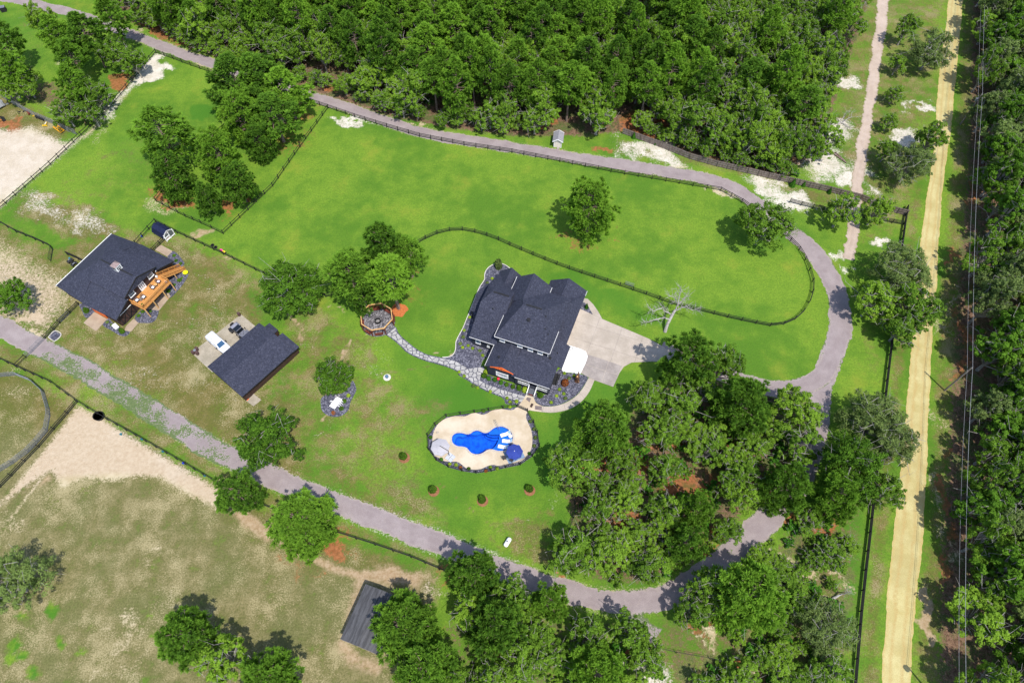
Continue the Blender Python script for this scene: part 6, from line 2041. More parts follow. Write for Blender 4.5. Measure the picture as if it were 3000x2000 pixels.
# grey off-road vehicle, soft rear quarters and spare wheel
p = local(GO, GA, 9.35, 1.0)
jp = empty('offroad_car', (*p, 0.07), GA + R(2), 'grey open off-road car with a black spare wheel, nosed under the garage eave', 'car')
loft(MB(), [(0.0, ring6(0.62, 0.55, 1.05)), (0.1, ring6(0.68, 0.55, 1.12, 0.92)), (1.5, ring6(0.76, 0.55, 1.22, 0.92)), (1.6, ring6(0.80, 0.50, 1.15, 0.97)), (4.0, ring6(0.80, 0.50, 1.15, 0.97)), (4.25, ring6(0.78, 0.55, 1.10))]).build('body', M_CARGREY, jp)
hb = MB()
for s in (-1, 1):
    for y in (0.75, 3.75):
        wheel(jp, s * 0.95, y, 0.46, 0.36)
    fl_ = MB()
    for y in (0.75, 3.75):
        fl_.hull([(s * x, y + d, z) for x in (0.72, 1.10) for d, z in ((-0.62, 0.85), (-0.42, 1.02), (0.42, 1.02), (0.62, 0.85), (-0.60, 0.92), (0.60, 0.92))])
    fl_.build('fender', M_CARGREY if s > 0 else M_TRIMD, jp)
    MB().box(min(s * 0.9, s * 1.15), max(s * 0.9, s * 1.15), 1.62, 1.72, 1.15, 1.36).build('mirror', M_TRIMD, jp)
    MB().lathe([(0.10, 0), (0.10, 0.05), (0, 0.06)], 10, (s * 0.4, -0.02, 0.9)).build('headlight', M_CHROME, jp)
    MB().box(min(s * 0.62, s * 0.8), max(s * 0.62, s * 0.8), 4.22, 4.28, 0.8, 1.0).build('tail_light', M_REDLAMP, jp)
    MB().hull([(s * 0.81, 1.75, 1.18), (s * 0.81, 3.9, 1.18), (s * 0.72, 1.95, 1.74), (s * 0.72, 3.6, 1.74), (s * 0.78, 1.75, 1.18), (s * 0.78, 3.9, 1.18), (s * 0.68, 1.95, 1.74), (s * 0.68, 3.6, 1.74)]).build('side_window', M_DARKGLASS, jp)
for x in (-0.35, 0.0, 0.35):
    hb.lathe([(0.1, 0), (0.08, 0.05), (0, 0.06)], 8, (x, 0.9 + abs(x), 1.19))
hb.build('hood_vents', M_TRIMD, jp)
MB().hull([(s * 0.72, 1.62, 1.2) for s in (-1, 1)] + [(s * 0.66, 1.9, 1.78) for s in (-1, 1)] + [(s * 0.72, 1.58, 1.2) for s in (-1, 1)] + [(s * 0.66, 1.86, 1.78) for s in (-1, 1)]).build('windscreen', M_DARKGLASS, jp)
wf_ = MB()
for k in range(9):
    x = -0.56 + k * 0.14
    wf_.box(x - 0.035, x + 0.035, 1.88, 1.98, 1.79, 1.83)
wf_.bar((-0.7, 1.86, 1.8), (0.7, 1.86, 1.8), 0.07, 0.05).build('windscreen_frame', M_CARGREY, jp)
MB().hull([(s * 0.66, y, z) for s in (-1, 1) for y, z in ((1.98, 1.78), (2.95, 1.80), (1.98, 1.72), (2.95, 1.72))]).build('dark_top', M_DARKGLASS, jp)
MB().hull([(s * 0.69, y, z) for s in (-1, 1) for y, z in ((2.97, 1.79), (3.65, 1.74), (4.05, 1.2), (2.97, 1.2))]).build('rear_top', simple('grey canvas top', (0.20, 0.205, 0.245), (0.24, 0.245, 0.285), 2, 0.85), jp)
MB().hull([(s * 0.68, y, z) for s in (-1, 1) for y, z in ((4.06, 1.18), (4.2, 1.18), (4.06, 1.08), (4.2, 1.08))]).build('tailgate', M_CARGREY, jp)
t = MB()
t.lathe([(0.26, -0.13), (0.42, -0.14), (0.46, -0.08), (0.46, 0.08), (0.42, 0.14), (0.26, 0.13), (0.22, 0.04), (0, 0.04)], 22)
t.xf(Matrix.Translation((0.1, 4.42, 1.12)) @ Matrix.Rotation(R(-68), 4, 'X'))
t.build('spare_wheel', M_BLACK, jp)
t = MB().lathe([(0.2, 0.06), (0.18, 0.1), (0.08, 0.09), (0, 0.12)], 14)
t.xf(Matrix.Translation((0.1, 4.42, 1.12)) @ Matrix.Rotation(R(-68), 4, 'X'))
t.build('spare_rim', M_STEEL, jp)
MB().box(-0.85, 0.85, -0.25, -0.05, 0.5, 0.7).box(-0.8, 0.8, 4.28, 4.42, 0.5, 0.66).build('bumper', M_TRIMD, jp)

# black quad bike behind the barn
a, b = G2(203, 763), G2(226, 782)
qa = math.atan2(*(b - a)[::-1])
qd = empty('quad_bike', (a + b) / 2, qa, 'black quad bike parked at the back of the barn', 'quad bike')
loft(MB(), [(y, ring6(hw, z0, z1, 0.8, 0.08)) for y, hw, z0, z1 in ((-0.85, 0.25, 0.45, 0.75), (-0.4, 0.3, 0.4, 0.85), (0.1, 0.26, 0.4, 0.80), (0.6, 0.3, 0.4, 0.82), (0.9, 0.25, 0.5, 0.7))]).xf(Matrix.Rotation(-math.pi / 2, 4, 'Z')).build('body', M_TRIMD, qd)
for x in (-0.7, 0.7):
    for y in (-0.45, 0.45):
        m = MB()
        k = 16
        prof = [(0.14, -0.13), (0.28, -0.13), (0.31, -0.07), (0.31, 0.07), (0.28, 0.13), (0.14, 0.13)]
        m.add([(x + q * math.cos(2 * math.pi * j / k), y + d, 0.31 + q * math.sin(2 * math.pi * j / k)) for q, d in prof for j in range(k)], [(i * k + j, i * k + (j + 1) % k, (i + 1) * k + (j + 1) % k, (i + 1) * k + j) for i in range(5) for j in range(k)])
        m.build('tyre', M_BLACK, qd)
        MB().hull([(x + dx, y + dy, z) for dx, z in ((-0.38, 0.6), (0.38, 0.6), (-0.25, 0.72), (0.25, 0.72)) for dy in (-0.17, 0.17)]).build('fender', M_TRIMD, qd)
MB().bar((-0.35, -0.38, 1.0), (-0.35, 0.38, 1.0), 0.04).bar((-0.45, 0, 0.8), (-0.35, 0, 1.0), 0.06).build('handlebar', M_CHROME, qd)
MB().hull([(x, y, z) for x in (0.0, 0.6) for y in (-0.16, 0.16) for z in (0.82, 0.92)]).build('seat', M_BLACK, qd)
MB().box(-0.98, -0.75, -0.2, 0.2, 0.75, 0.78).box(0.72, 0.98, -0.25, 0.25, 0.78, 0.81).build('rack', M_STEEL, qd)
MB().box(-1.1, -0.8, 0.12, 0.42, 0.8, 0.95).build('bag', simple('teal bag', (0.03, 0.15, 0.22), (0.04, 0.2, 0.28), 3, 0.8), qd)

# machines at the left edge sand lot
def implement(label, a, b, kind, mat):
    A, B = G2(*a), G2(*b)
    r = empty('farm_implement', A, math.atan2(*(B - A)[::-1]), label, 'implement')
    L = float(np.hypot(*(B - A)))
    m = MB()
    if kind == 'boom':
        m.bar((0, 0, 0.5), (L, 0, 0.7), 0.14).bar((L * 0.85, -0.5, 0.15), (L * 0.95, 0.5, 0.15), 0.12).bar((L, 0, 0.7), (L * 0.9, 0, 0.15), 0.12)
        m.build('boom', mat, r)
        MB().hull([(x, y, z) for x, y in ((0.1, -0.3), (L * 0.6, -0.9), (L * 0.5, 0), (0.1, 0)) for z in (0.05, 0.4)]).build('blade', M_REDWOOD, r)
    elif kind == 'tank':
        m.tube([(0, 0, 0.4), (0.12, 0, 0.4), (L - 0.12, 0, 0.4), (L, 0, 0.4)], [0.2, 0.38, 0.38, 0.2], 14).build('drum', M_BLACK, r)
        MB().box(0.2, 0.35, -0.4, 0.4, 0, 0.2).box(L - 0.35, L - 0.2, -0.4, 0.4, 0, 0.2).build('cradle', M_TRIMD, r)
    elif kind == 'tee':
        m.bar((0, 0, 0.3), (L, 0, 0.3), 0.2).bar((0, -0.6, 0.3), (0, 0.6, 0.3), 0.2).bar((0, -0.55, 0), (0, -0.55, 0.3), 0.1).bar((0, 0.55, 0), (0, 0.55, 0.3), 0.1)
        m.build('frame', mat, r)
        MB().bar((L * 0.3, 0, 0.45), (L * 0.9, 0, 0.45), 0.12).build('cylinder', M_WHITE, r)
    else:
        for y in (-0.5, 0.5):
            m.bar((0, y, 0.5), (L, y, 0.5), 0.14)
        for i in range(5):
            x = L * i / 4
            m.bar((x, -0.5, 0.5), (x, 0.5, 0.5), 0.12)
        m.bar((0, -0.5, 0.55), (L, 0.5, 0.55), 0.1)
        m.build('frame', mat, r)
        t = MB()
        for i in range(6):
            x = L * (i + 0.5) / 6
            t.bar((x, -0.45, 0.5), (x + 0.1, -0.5, 0.0), 0.06).bar((x, 0.45, 0.5), (x + 0.1, 0.5, 0.0), 0.06)
        t.build('tines', M_TRIMD, r)
    return r


implement('yellow loader boom lying by the wire fence', (80, 322), (105, 342), 'boom', M_YELLOW)
implement('long black drum lying by the wire fence', (108, 344), (133, 354), 'tank', M_BLACK)
implement('small yellow tee shaped hitch standing on the sandy grass', (133, 371), (139, 361), 'tee', M_YELLOW)
implement('orange yellow tined cultivator near the fence corner', (164, 374), (186, 390), 'tine', simple('orange machine paint', (0.62, 0.30, 0.01), (0.70, 0.36, 0.015), 3, 0.5))
r = empty('scrap_pile', G2(64, 329), 0.3, 'small dark scrap pile by the wire fence', 'scrap')
rg_ = random.Random(3)
m = MB()
for i in range(9):
    x, y = rg_.uniform(-0.9, 0.9), rg_.uniform(-0.3, 0.3)
    m.bar((x, y, 0.1), (x + rg_.uniform(-0.6, 0.6), y + rg_.uniform(-0.4, 0.4), rg_.uniform(0.1, 0.4)), 0.12)
m.build('scrap', M_TRIMD, r)
tr_ = empty('silver_trailer', G2(-6, 318), R(-62), 'silver trailer nose at the left edge', 'trailer')
loft(MB(), [(y, ring6(hw, 0.5, z1, 0.9)) for y, hw, z1 in ((-3.0, 1.0, 2.3), (0.6, 1.0, 2.3), (1.5, 0.6, 2.0), (1.9, 0.25, 1.5))]).build('body', simple('silver panel', (0.42, 0.43, 0.48), (0.5, 0.51, 0.56), 1, 0.35, metal=0.3), tr_)
MB().bar((-0.5, 1.3, 0.45), (0, 2.8, 0.45), 0.1).bar((0.5, 1.3, 0.45), (0, 2.8, 0.45), 0.1).bar((0, 2.6, 0), (0, 2.6, 0.7), 0.08).build('drawbar', M_STEEL, tr_)
for s in (-1, 1):
    wheel(tr_, s * 0.95, -1.5, 0.36, 0.22)
tc = empty('orange_tractor', G2(-8, 358), R(-50), 'black loader bucket of a tractor standing on orange soil at the left edge', 'tractor')
loft(MB(), [(y, ring6(hw, z0, z1)) for y, hw, z0, z1 in ((-2.6, 0.5, 0.6, 1.5), (-0.8, 0.45, 0.6, 1.5), (0.0, 0.4, 0.6, 1.3))]).build('body', M_ORANGE, tc)
for s in (-1, 1):
    wheel(tc, s * 0.75, -2.2, 0.7, 0.35)
    wheel(tc, s * 0.6, -0.5, 0.45, 0.25)
    MB().bar((s * 0.5, -0.6, 1.2), (s * 0.6, 1.2, 0.4), 0.1).build('loader_arm', M_ORANGE, tc)
MB().hull([(x, y, z) for x in (-0.95, 0.95) for y, z in ((1.15, 0.0), (1.15, 0.65), (1.9, 0.0))]).build('bucket', M_TRIMD, tc)
sb = empty('dark_bin', G2(13, 33), 0.4, 'small dark bin on the grass at the top left corner', 'bin')
MB().box(-0.7, 0.7, -0.6, 0.6, 0, 1.3).build('bin_body', M_TRIMD, sb, bevel=0.05)
MB().hull([(x, y, 1.3 + h) for x in (-0.74, 0.74) for y, h in ((-0.64, 0), (0.64, 0), (0, 0.16))]).build('lid', M_CARGREY, sb)

# ------------------------------------------------------------------ barrels, troughs, tanks, toys
M_BARREL = simple('brown plastic barrel', (0.065, 0.035, 0.032), (0.09, 0.05, 0.045), 3, 0.6)


def barrel(label, px, group=None, grey=False):
    r = empty('barrel', G2(*px), 0, label, 'barrel', group)
    MB().lathe([(0.24, 0.05), (0.30, 0.2), (0.33, 0.5), (0.30, 0.85), (0.27, 0.92)], 16).build('drum', M_BARREL, r)
    MB().lathe([(0.29, 0.92), (0.29, 0.98), (0, 1.0)], 16).build('lid', M_STEEL if grey else M_BARREL, r)
    return r


barrel('brown barrel alone at the far corner of the garage apron', c6(850, 180))
barrel('brown barrel at the top of the cluster on the apron corner', c6(205, 712), 'barrels at the near corner of the apron')
barrel('brown barrel on the left of the cluster on the apron corner', c6(150, 765), 'barrels at the near corner of the apron')
barrel('brown barrel on the right of the cluster on the apron corner', c6(212, 775), 'barrels at the near corner of the apron')
barrel('barrel with a grey lid in the middle of the cluster', c6(185, 745), 'barrels at the near corner of the apron', True)
wt = empty('water_trough', G2(292, 1221), R(-25), 'round black water trough against the paddock fence', 'trough')
MB().lathe([(0.80, 0), (0.88, 0.55), (0.93, 0.6), (0.85, 0.6), (0.78, 0.3), (0, 0.28)], 24, sx=1.15).build('tub', M_BLACK, wt)
MB().lathe([(0.80, 0.47), (0, 0.47)], 24, sx=1.15).build('water', glass_mat('dark trough water', (0.01, 0.03, 0.02), 0.03), wt)
M_TEAL = simple('teal bucket', (0.02, 0.16, 0.22), (0.03, 0.21, 0.28), 3, 0.5)
M_BLUEB = simple('bright blue bucket', (0.01, 0.04, 0.65), (0.015, 0.06, 0.75), 3, 0.5)
for lab, px, mt in (('teal feed bucket highest on the paddock fence', (417, 1287), M_TEAL), ('pale teal feed bucket lying on the bare sand', (356, 1273), M_TEAL), ('second teal feed bucket down the paddock fence', (479, 1323), M_TEAL), ('bright blue feed bucket on the paddock fence', (539, 1357), M_BLUEB), ('lowest teal feed bucket on the paddock fence by the small pine', (601, 1394), M_TEAL)):
    r = empty('feed_bucket', G2(*px), 0, lab, 'bucket', 'feed buckets along the paddock fence')
    MB().lathe([(0.15, 0), (0.20, 0.34), (0.22, 0.36), (0.18, 0.34), (0.14, 0.04), (0, 0.04)], 14).build('pail', mt, r)
    MB().tube([(0.2 * math.cos(a), 0.05, 0.35 + 0.12 * math.sin(a)) for a in np.linspace(0, math.pi, 8)], 0.012, 5).build('handle', M_STEEL, r)
tkz = empty('gas_tank', G2(1487, 1590), R(58), 'white gas tank lying on the lawn above the lower drive', 'tank')
MB().tube([(-0.85, 0, 0.55), (-0.78, 0, 0.55), (-0.6, 0, 0.55), (0.6, 0, 0.55), (0.78, 0, 0.55), (0.85, 0, 0.55)], [0.12, 0.3, 0.40, 0.40, 0.3, 0.12], 16).build('shell', M_WHITE, tkz, smooth=True)
MB().box(-0.6, -0.45, -0.3, 0.3, 0, 0.2).box(0.45, 0.6, -0.3, 0.3, 0, 0.2).build('feet', M_CONCD, tkz)
MB().lathe([(0.16, 0.9), (0.16, 1.04), (0, 1.08)], 12).build('valve_dome', M_STEEL, tkz)
wc = empty('well_cap', G2(1134, 1105), 0, 'blue well cap standing in pale gravel on the lawn', 'well cap')
MB().lathe([(0.30, 0), (0.30, 0.42), (0.34, 0.44), (0.34, 0.5), (0, 0.56)], 16).build('cap', simple('slate blue cap', (0.06, 0.12, 0.19), (0.08, 0.15, 0.23), 3, 0.5), wc)
MB().lathe([(0.75, -0.02), (0.7, 0.04), (0.3, 0.05)], 18).build('gravel_collar', M_EDGE, wc)
for lab, px, c in (('pink toy tricycle against the fence by the barn', (650, 735), (0.75, 0.05, 0.25)), ('yellow toy slide against the fence by the barn', (657, 740), (0.80, 0.60, 0.02))):
    r = empty('toy', G2(*px), R(-30), lab, 'toy', 'toys at the fence')
    mt = simple('toy plastic ' + lab[:4], c, tuple(min(1, x * 1.1) for x in c), 3, 0.4)
    MB().hull([(-0.4, -0.2, 0.2), (0.4, -0.2, 0.2), (0.4, 0.2, 0.2), (-0.4, 0.2, 0.2), (-0.3, -0.15, 0.45), (0.1, -0.15, 0.55), (0.1, 0.15, 0.55), (-0.3, 0.15, 0.45)]).build('toy_body', mt, r)
    for x in (-0.35, 0.35):
        MB().tube([(x, -0.25, 0.15), (x, 0.25, 0.15)], 0.15, 12).build('toy_wheel', M_BLACK, r)
for lab, px in (('left of two old tyres in the grass beyond the fence', (623, 719)), ('right of two old tyres in the grass beyond the fence', (632, 725))):
    r = empty('old_tyre', G2(*px), 0, lab, 'tyre', 'old tyres in the grass')
    MB().lathe([(0.20, 0.02), (0.36, 0.0), (0.40, 0.1), (0.36, 0.2), (0.20, 0.18), (0.20, 0.02)], 18).build('tread', M_BLACK, r)
yt = empty('yellow_tub', G2(545, 801), 0, 'bright yellow round tub beside the balcony stairs', 'tub')
MB().lathe([(0.34, 0), (0.50, 0.38), (0.54, 0.40), (0.46, 0.38), (0.32, 0.05), (0, 0.05)], 20).build('tub', simple('lemon plastic', (0.62, 0.66, 0.01), (0.70, 0.74, 0.015), 3, 0.5), yt)
bb_ = empty('blue_bucket', G2(417, 694), 0, 'bright blue bucket beside the chicken coop', 'bucket')
MB().lathe([(0.15, 0), (0.2, 0.36), (0, 0.36)], 12).build('pail', M_BLUEB, bb_)
wb = empty('white_cart', G2(343, 961), R(-40), 'white garden cart at the front corner of the barn', 'cart')
MB().hull([(-0.6, -0.35, 0.35), (0.6, -0.35, 0.35), (0.6, 0.35, 0.35), (-0.6, 0.35, 0.35), (-0.7, -0.42, 0.75), (0.7, -0.42, 0.75), (0.7, 0.42, 0.75), (-0.7, 0.42, 0.75)]).build('tub', M_WHITE, wb)
for s in (-1, 1):
    wheel(wb, s * 0.4, 0.0, 0.25, 0.1)
MB().bar((-0.7, 0, 0.6), (-1.3, 0, 0.8), 0.05).build('handle', M_STEEL, wb)
# red globe in the front bed
gb = empty('red_gazing_globe', G2(1460, 1113), 0, 'bright red round ornament in the front bed under the window', 'ornament')
MB().lathe([(0.1, 0), (0.05, 0.3), (0.0, 0.3)], 10).build('stand', M_TRIMD, gb)
MB().lathe([(0.28 * math.sin(a), 0.55 - 0.28 * math.cos(a)) for a in np.linspace(0.05, math.pi, 12)], 18).build('globe', simple('red gloss', (0.75, 0.01, 0.04), (0.8, 0.02, 0.06), 2, 0.25, spec=0.6), gb, smooth=True)
# doormats and rugs at the steps
M_RUG = simple('grey brown rug', (0.13, 0.10, 0.10), (0.17, 0.14, 0.135), 4, 0.95)
for lab, q in (('grey brown rug at the foot of the porch steps', [c3(1965, 0), c3(1990, -45), c3(2068, -22), c3(2036, 55)]),
               ('small dark mat in the middle of the pool apron', [c3(2036, 140), c3(2070, 72), c3(2112, 90), c3(2078, 158)]),
               ('grey brown rug at the end of the curved walk', [c3(2135, 190), c3(2140, 120), c3(2270, 130), c3(2266, 212)])):
    w = gl(q)
    ctr = np.mean(w, axis=0)
    r = empty('rug', ctr, 0, lab, 'mat', 'mats on the pool apron')
    MB().prism([tuple(x - ctr) for x in w], 0.06, 0.09).build('pile', M_RUG if 'dark' not in lab else M_BROWN, r)
dm = empty('doormat', (*local(HO, HA, 9.55, -6.05), 0.1), HA, 'red brown doormat on the lowest porch step', 'mat')
MB().box(-0.5, 0.5, -0.22, 0.22, 0.06, 0.09).build('pile', M_REDWOOD, dm)
# carved wooden eagle-like sculpture (bear pillar) in the right bed
cs = empty('tree_carving', G2(1690, 1115), 0, 'dark brown carved stump sculpture in the gravel bed by the white pad', 'sculpture')
MB().lathe([(0.55, 0), (0.42, 0.3), (0.35, 1.0), (0.45, 1.5), (0.30, 1.95), (0, 2.1)], 10).build('stump', simple('dark carved wood', (0.06, 0.028, 0.016), (0.13, 0.06, 0.03), 4, 0.8, 0.4), cs)
MB().tube([(0.1, 0.25, 1.2), (0.2, 0.5, 2.0), (0.22, 0.6, 2.6)], [0.2, 0.16, 0.08], 8).tube([(0.15, -0.3, 0.8), (0.35, -0.65, 0.4)], [0.16, 0.12], 8).build('limb', simple('carved wood', (0.10, 0.05, 0.03), (0.17, 0.09, 0.05), 4, 0.8), cs)
MB().lathe([(0.16 * math.sin(a), 2.05 - 0.16 * math.cos(a)) for a in np.linspace(0.05, math.pi, 8)], 10, (-0.1, -0.2, 0)).build('head', M_TAN, cs)
# white ornament under the small oak: a slab with a round pot and curved arms
og = G2(984, 1180)
orn = empty('white_garden_ornament', og, R(60), 'white carved slab with a round bowl and curved arms under the small oak', 'ornament')
MB().box(-1.15, 1.15, -0.62, 0.62, 0.04, 0.16).build('slab', M_WHITE, orn, bevel=0.03)
MB().lathe([(0.38, 0.16), (0.52, 0.32), (0.50, 0.52), (0.38, 0.62), (0.30, 0.55), (0, 0.5)], 18, (-0.5, 0.05, 0)).build('bowl', M_WHITE, orn)
for i in range(4):
    x = -0.35 + i * 0.36
    MB().tube([(x, -0.55, 0.16), (x, -0.85, 0.5), (x, -1.15, 0.5), (x, -1.3, 0.1)], [0.10, 0.09, 0.075, 0.04], 8).build('curved_arm', M_WHITE, orn)
MB().tube([(-0.1, 0.5, 0.16), (-0.2, 0.85, 0.45), (-0.5, 0.95, 0.3)], [0.09, 0.08, 0.05], 8).build('handle', M_WHITE, orn)
MB().hull([(0.5, -0.2, 0.16), (1.0, -0.2, 0.16), (0.75, 0.3, 0.16), (0.75, 0.0, 0.45)]).build('crest', M_WHITE, orn)
stt = empty('grey_stone_figures', G2(986, 1163), 0, 'grey stone pieces at the foot of the small oak', 'ornament')
MB().lathe([(0.22, 0), (0.18, 0.5), (0.12, 0.8), (0, 0.9)], 8).lathe([(0.18, 0), (0.14, 0.4), (0, 0.6)], 8, (0.5, 0.2, 0)).build('stone', M_FLAG, stt)
# chairs and small tables on the balcony
bdir = lambda u, v, z=3.0: (*local(BO, BA, u, v), z)
M_BCHAIR = simple('dark wicker', (0.03, 0.025, 0.03), (0.055, 0.045, 0.05), 6, 0.8)
M_CUSH = simple('white cushion', (0.62, 0.62, 0.68), (0.70, 0.70, 0.75), 2, 0.9)
M_CUSHP = simple('pink white cushion', (0.62, 0.42, 0.45), (0.72, 0.60, 0.62), 6, 0.9)
bch = None
for lab, u, v, an, c in (('wicker chair at the left end of the balcony, by the wall', 0.35, -2.75, 75, M_CUSH), ('wicker chair in the left pair on the balcony, nearer the rail', 0.95, -1.55, 70, M_CUSH), ('wicker chair left of the round table on the balcony', 0.95, 1.05, 60, M_CUSH), ('wicker chair with a pink cushion at the right end of the balcony', 0.95, 2.65, 50, M_CUSHP)):
    if bch is None:
        bch = patio_chair(M_BCHAIR, c)
        o = bch
    else:
        o = copy_tree(bch)
    if c is M_CUSHP:
        for ch in o.children:
            if ch.name.startswith('cushion'):
                ch.data = ch.data.copy()
                ch.data.materials[0] = c
    tag(o, lab, 'chair', 'wicker chairs on the balcony')
    o.location = bdir(u, v)
    o.rotation_euler = (0, 0, BA + R(-an - 20))
    o.scale = (1.12, 1.12, 1.0)
t1 = empty('balcony_table', bdir(0.95, 1.85), 0, 'round yellow wood table on the balcony', 'table')
MB().lathe([(0.34, 0.48), (0.34, 0.53), (0, 0.53)], 16).build('table_top', M_TAN, t1)
MB().lathe([(0.2, 0), (0.05, 0.1), (0.05, 0.48)], 8).build('leg', M_TRIMD, t1)
t2 = empty('balcony_table', bdir(0.65, -2.15), BA, 'small grey slatted table on the balcony', 'table')
for i in range(5):
    MB().box(-0.3, 0.3, -0.3 + i * 0.125, -0.2 + i * 0.125, 0.42, 0.46).build('slat', M_GREYWOOD, t2)
MB().box(-0.26, -0.2, -0.26, 0.26, 0, 0.42).box(0.2, 0.26, -0.26, 0.26, 0, 0.42).build('legs', M_GREYWOOD, t2)
for lab, u, v, c in (('white lamp pot on the balcony beside the right window', -0.35, 3.45, M_WHITE), ('pink pot plant at the balcony corner', 2.25, 3.35, M_CUSHP), ('small green pot plant at the near balcony corner', 2.0, -3.0, M_BUSH)):
    r = empty('balcony_pot', bdir(u, v), 0, lab, 'pot')
    MB().lathe([(0.13, 0), (0.2, 0.3), (0.16, 0.3), (0, 0.26)], 12).build('pot', M_TRIMD if c is not M_WHITE else M_WHITE, r)
    MB().lathe([(0.26 * math.sin(a), 0.45 - 0.22 * math.cos(a)) for a in np.linspace(0.05, math.pi, 7)], 9).build('top', c, r)
# loose gravel stones: one joined body per kind of ground
rng = np.random.default_rng(5)
RK = np.array(ROCKS)
if len(RK) > 9000:
    RK = RK[rng.permutation(len(RK))[:9000]]
n = len(RK)
base = np.array([(1, 0, 0), (-0.5, 0.87, 0), (-0.5, -0.87, 0), (0.15, 0.1, 0.8)])
sz = rng.uniform(0.035, 0.085, (n, 1, 1))
an = rng.uniform(0, 6.28, n)
ca, sa = np.cos(an)[:, None], np.sin(an)[:, None]
jit = base[None] * (1 + rng.normal(0, 0.2, (n, 4, 3)))
xy = np.stack([jit[..., 0] * ca - jit[..., 1] * sa, jit[..., 0] * sa + jit[..., 1] * ca, jit[..., 2]], -1) * sz
V = (xy + RK[:, None, :] - np.array([0, 0, 0.01])).reshape(-1, 3)
F = (np.array([(0, 1, 3), (1, 2, 3), (2, 0, 3)])[None] + (np.arange(n) * 4)[:, None, None]).reshape(-1, 3)
link('loose_gravel', fast_mesh('loose_gravel', V, F, M_ROCK), kind='stuff', label='loose grey stones scattered over the gravel beds', cat='gravel')

# ------------------------------------------------------------------ trees
def rot_perp(D, rng):
    """two unit vectors perpendicular to each row of D"""
    A = rng.normal(size=D.shape)
    A -= (A * D).sum(1)[:, None] * D
    A /= np.linalg.norm(A, axis=1)[:, None] + 1e-9
    return A, np.cross(D, A)


def set_tone(me, tone):
    at = me.color_attributes.new('tone', 'FLOAT_COLOR', 'POINT')
    buf = np.ones((len(tone), 4), np.float32)
    buf[:, 0] = buf[:, 1] = buf[:, 2] = tone
    at.data.foreach_set('color', buf.ravel())


def needle_mesh(name, C, O, S, mat, rng, K=44, width=0.12, up=0.45):
    """needle tufts at C, opening towards O, sized S"""
    n = len(C)
    D = rng.normal(size=(n, K, 3)) * 0.62 + O[:, None, :] * 0.85 + np.array([0, 0, up])
    D = D.reshape(-1, 3)
    D /= np.linalg.norm(D, axis=1)[:, None]
    c = np.repeat(C, K, 0)
    s = np.repeat(S, K) * rng.uniform(0.75, 1.15, n * K)
    A, B = rot_perp(D, rng)
    w = (width * rng.uniform(0.8, 1.3, n * K))[:, None]
    tip = c + D * s[:, None]
    tip[:, 2] -= 0.10 * s
    b0 = c + D * 0.12 * s[:, None] + A * w / 2
    b1 = c + D * 0.12 * s[:, None] - A * w / 2
    m = c + D * 0.62 * s[:, None]
    m0, m1 = m + A * w * 0.62, m - A * w * 0.62
    V = np.stack([b0, b1, m1, tip, m0], 1).reshape(-1, 3)
    i = np.arange(n * K)[:, None] * 5
    F = np.concatenate([i + np.array([0, 1, 2]), i + np.array([0, 2, 4]), i + np.array([4, 2, 3])])
    me = fast_mesh(name, V, F, mat)
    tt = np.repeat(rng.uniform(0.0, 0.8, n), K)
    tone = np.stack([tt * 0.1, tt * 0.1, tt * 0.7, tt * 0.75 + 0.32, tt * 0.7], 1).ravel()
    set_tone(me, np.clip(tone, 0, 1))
    return me


def leaf_mesh(name, P, N, S, mat, rng, tone=None, aspect=0.6):
    """bent leaf sprays: two triangles folded along the middle"""
    n = len(P)
    N = N + rng.normal(size=N.shape) * 0.55
    N /= np.linalg.norm(N, axis=1)[:, None] + 1e-9
    A, B = rot_perp(N, rng)
    a, b = A * S[:, None] / 2, B * S[:, None] / 2 * aspect
    fold = N * (S * 0.16)[:, None]
    V = np.stack([P - a, P + b - fold, P + a, P - b - fold], 1).reshape(-1, 3)
    i = np.arange(n)[:, None] * 4
    F = np.concatenate([i + np.array([0, 1, 2]), i + np.array([0, 2, 3])])
    me = fast_mesh(name, V, F, mat)
    if tone is None:
        tone = rng.uniform(0, 1, n)
    set_tone(me, np.repeat(np.clip(tone, 0, 1), 4))
    return me


PINES, OAKS, ROUND, GREYS, RPINES, BROADS = [], [], [], [], [], []


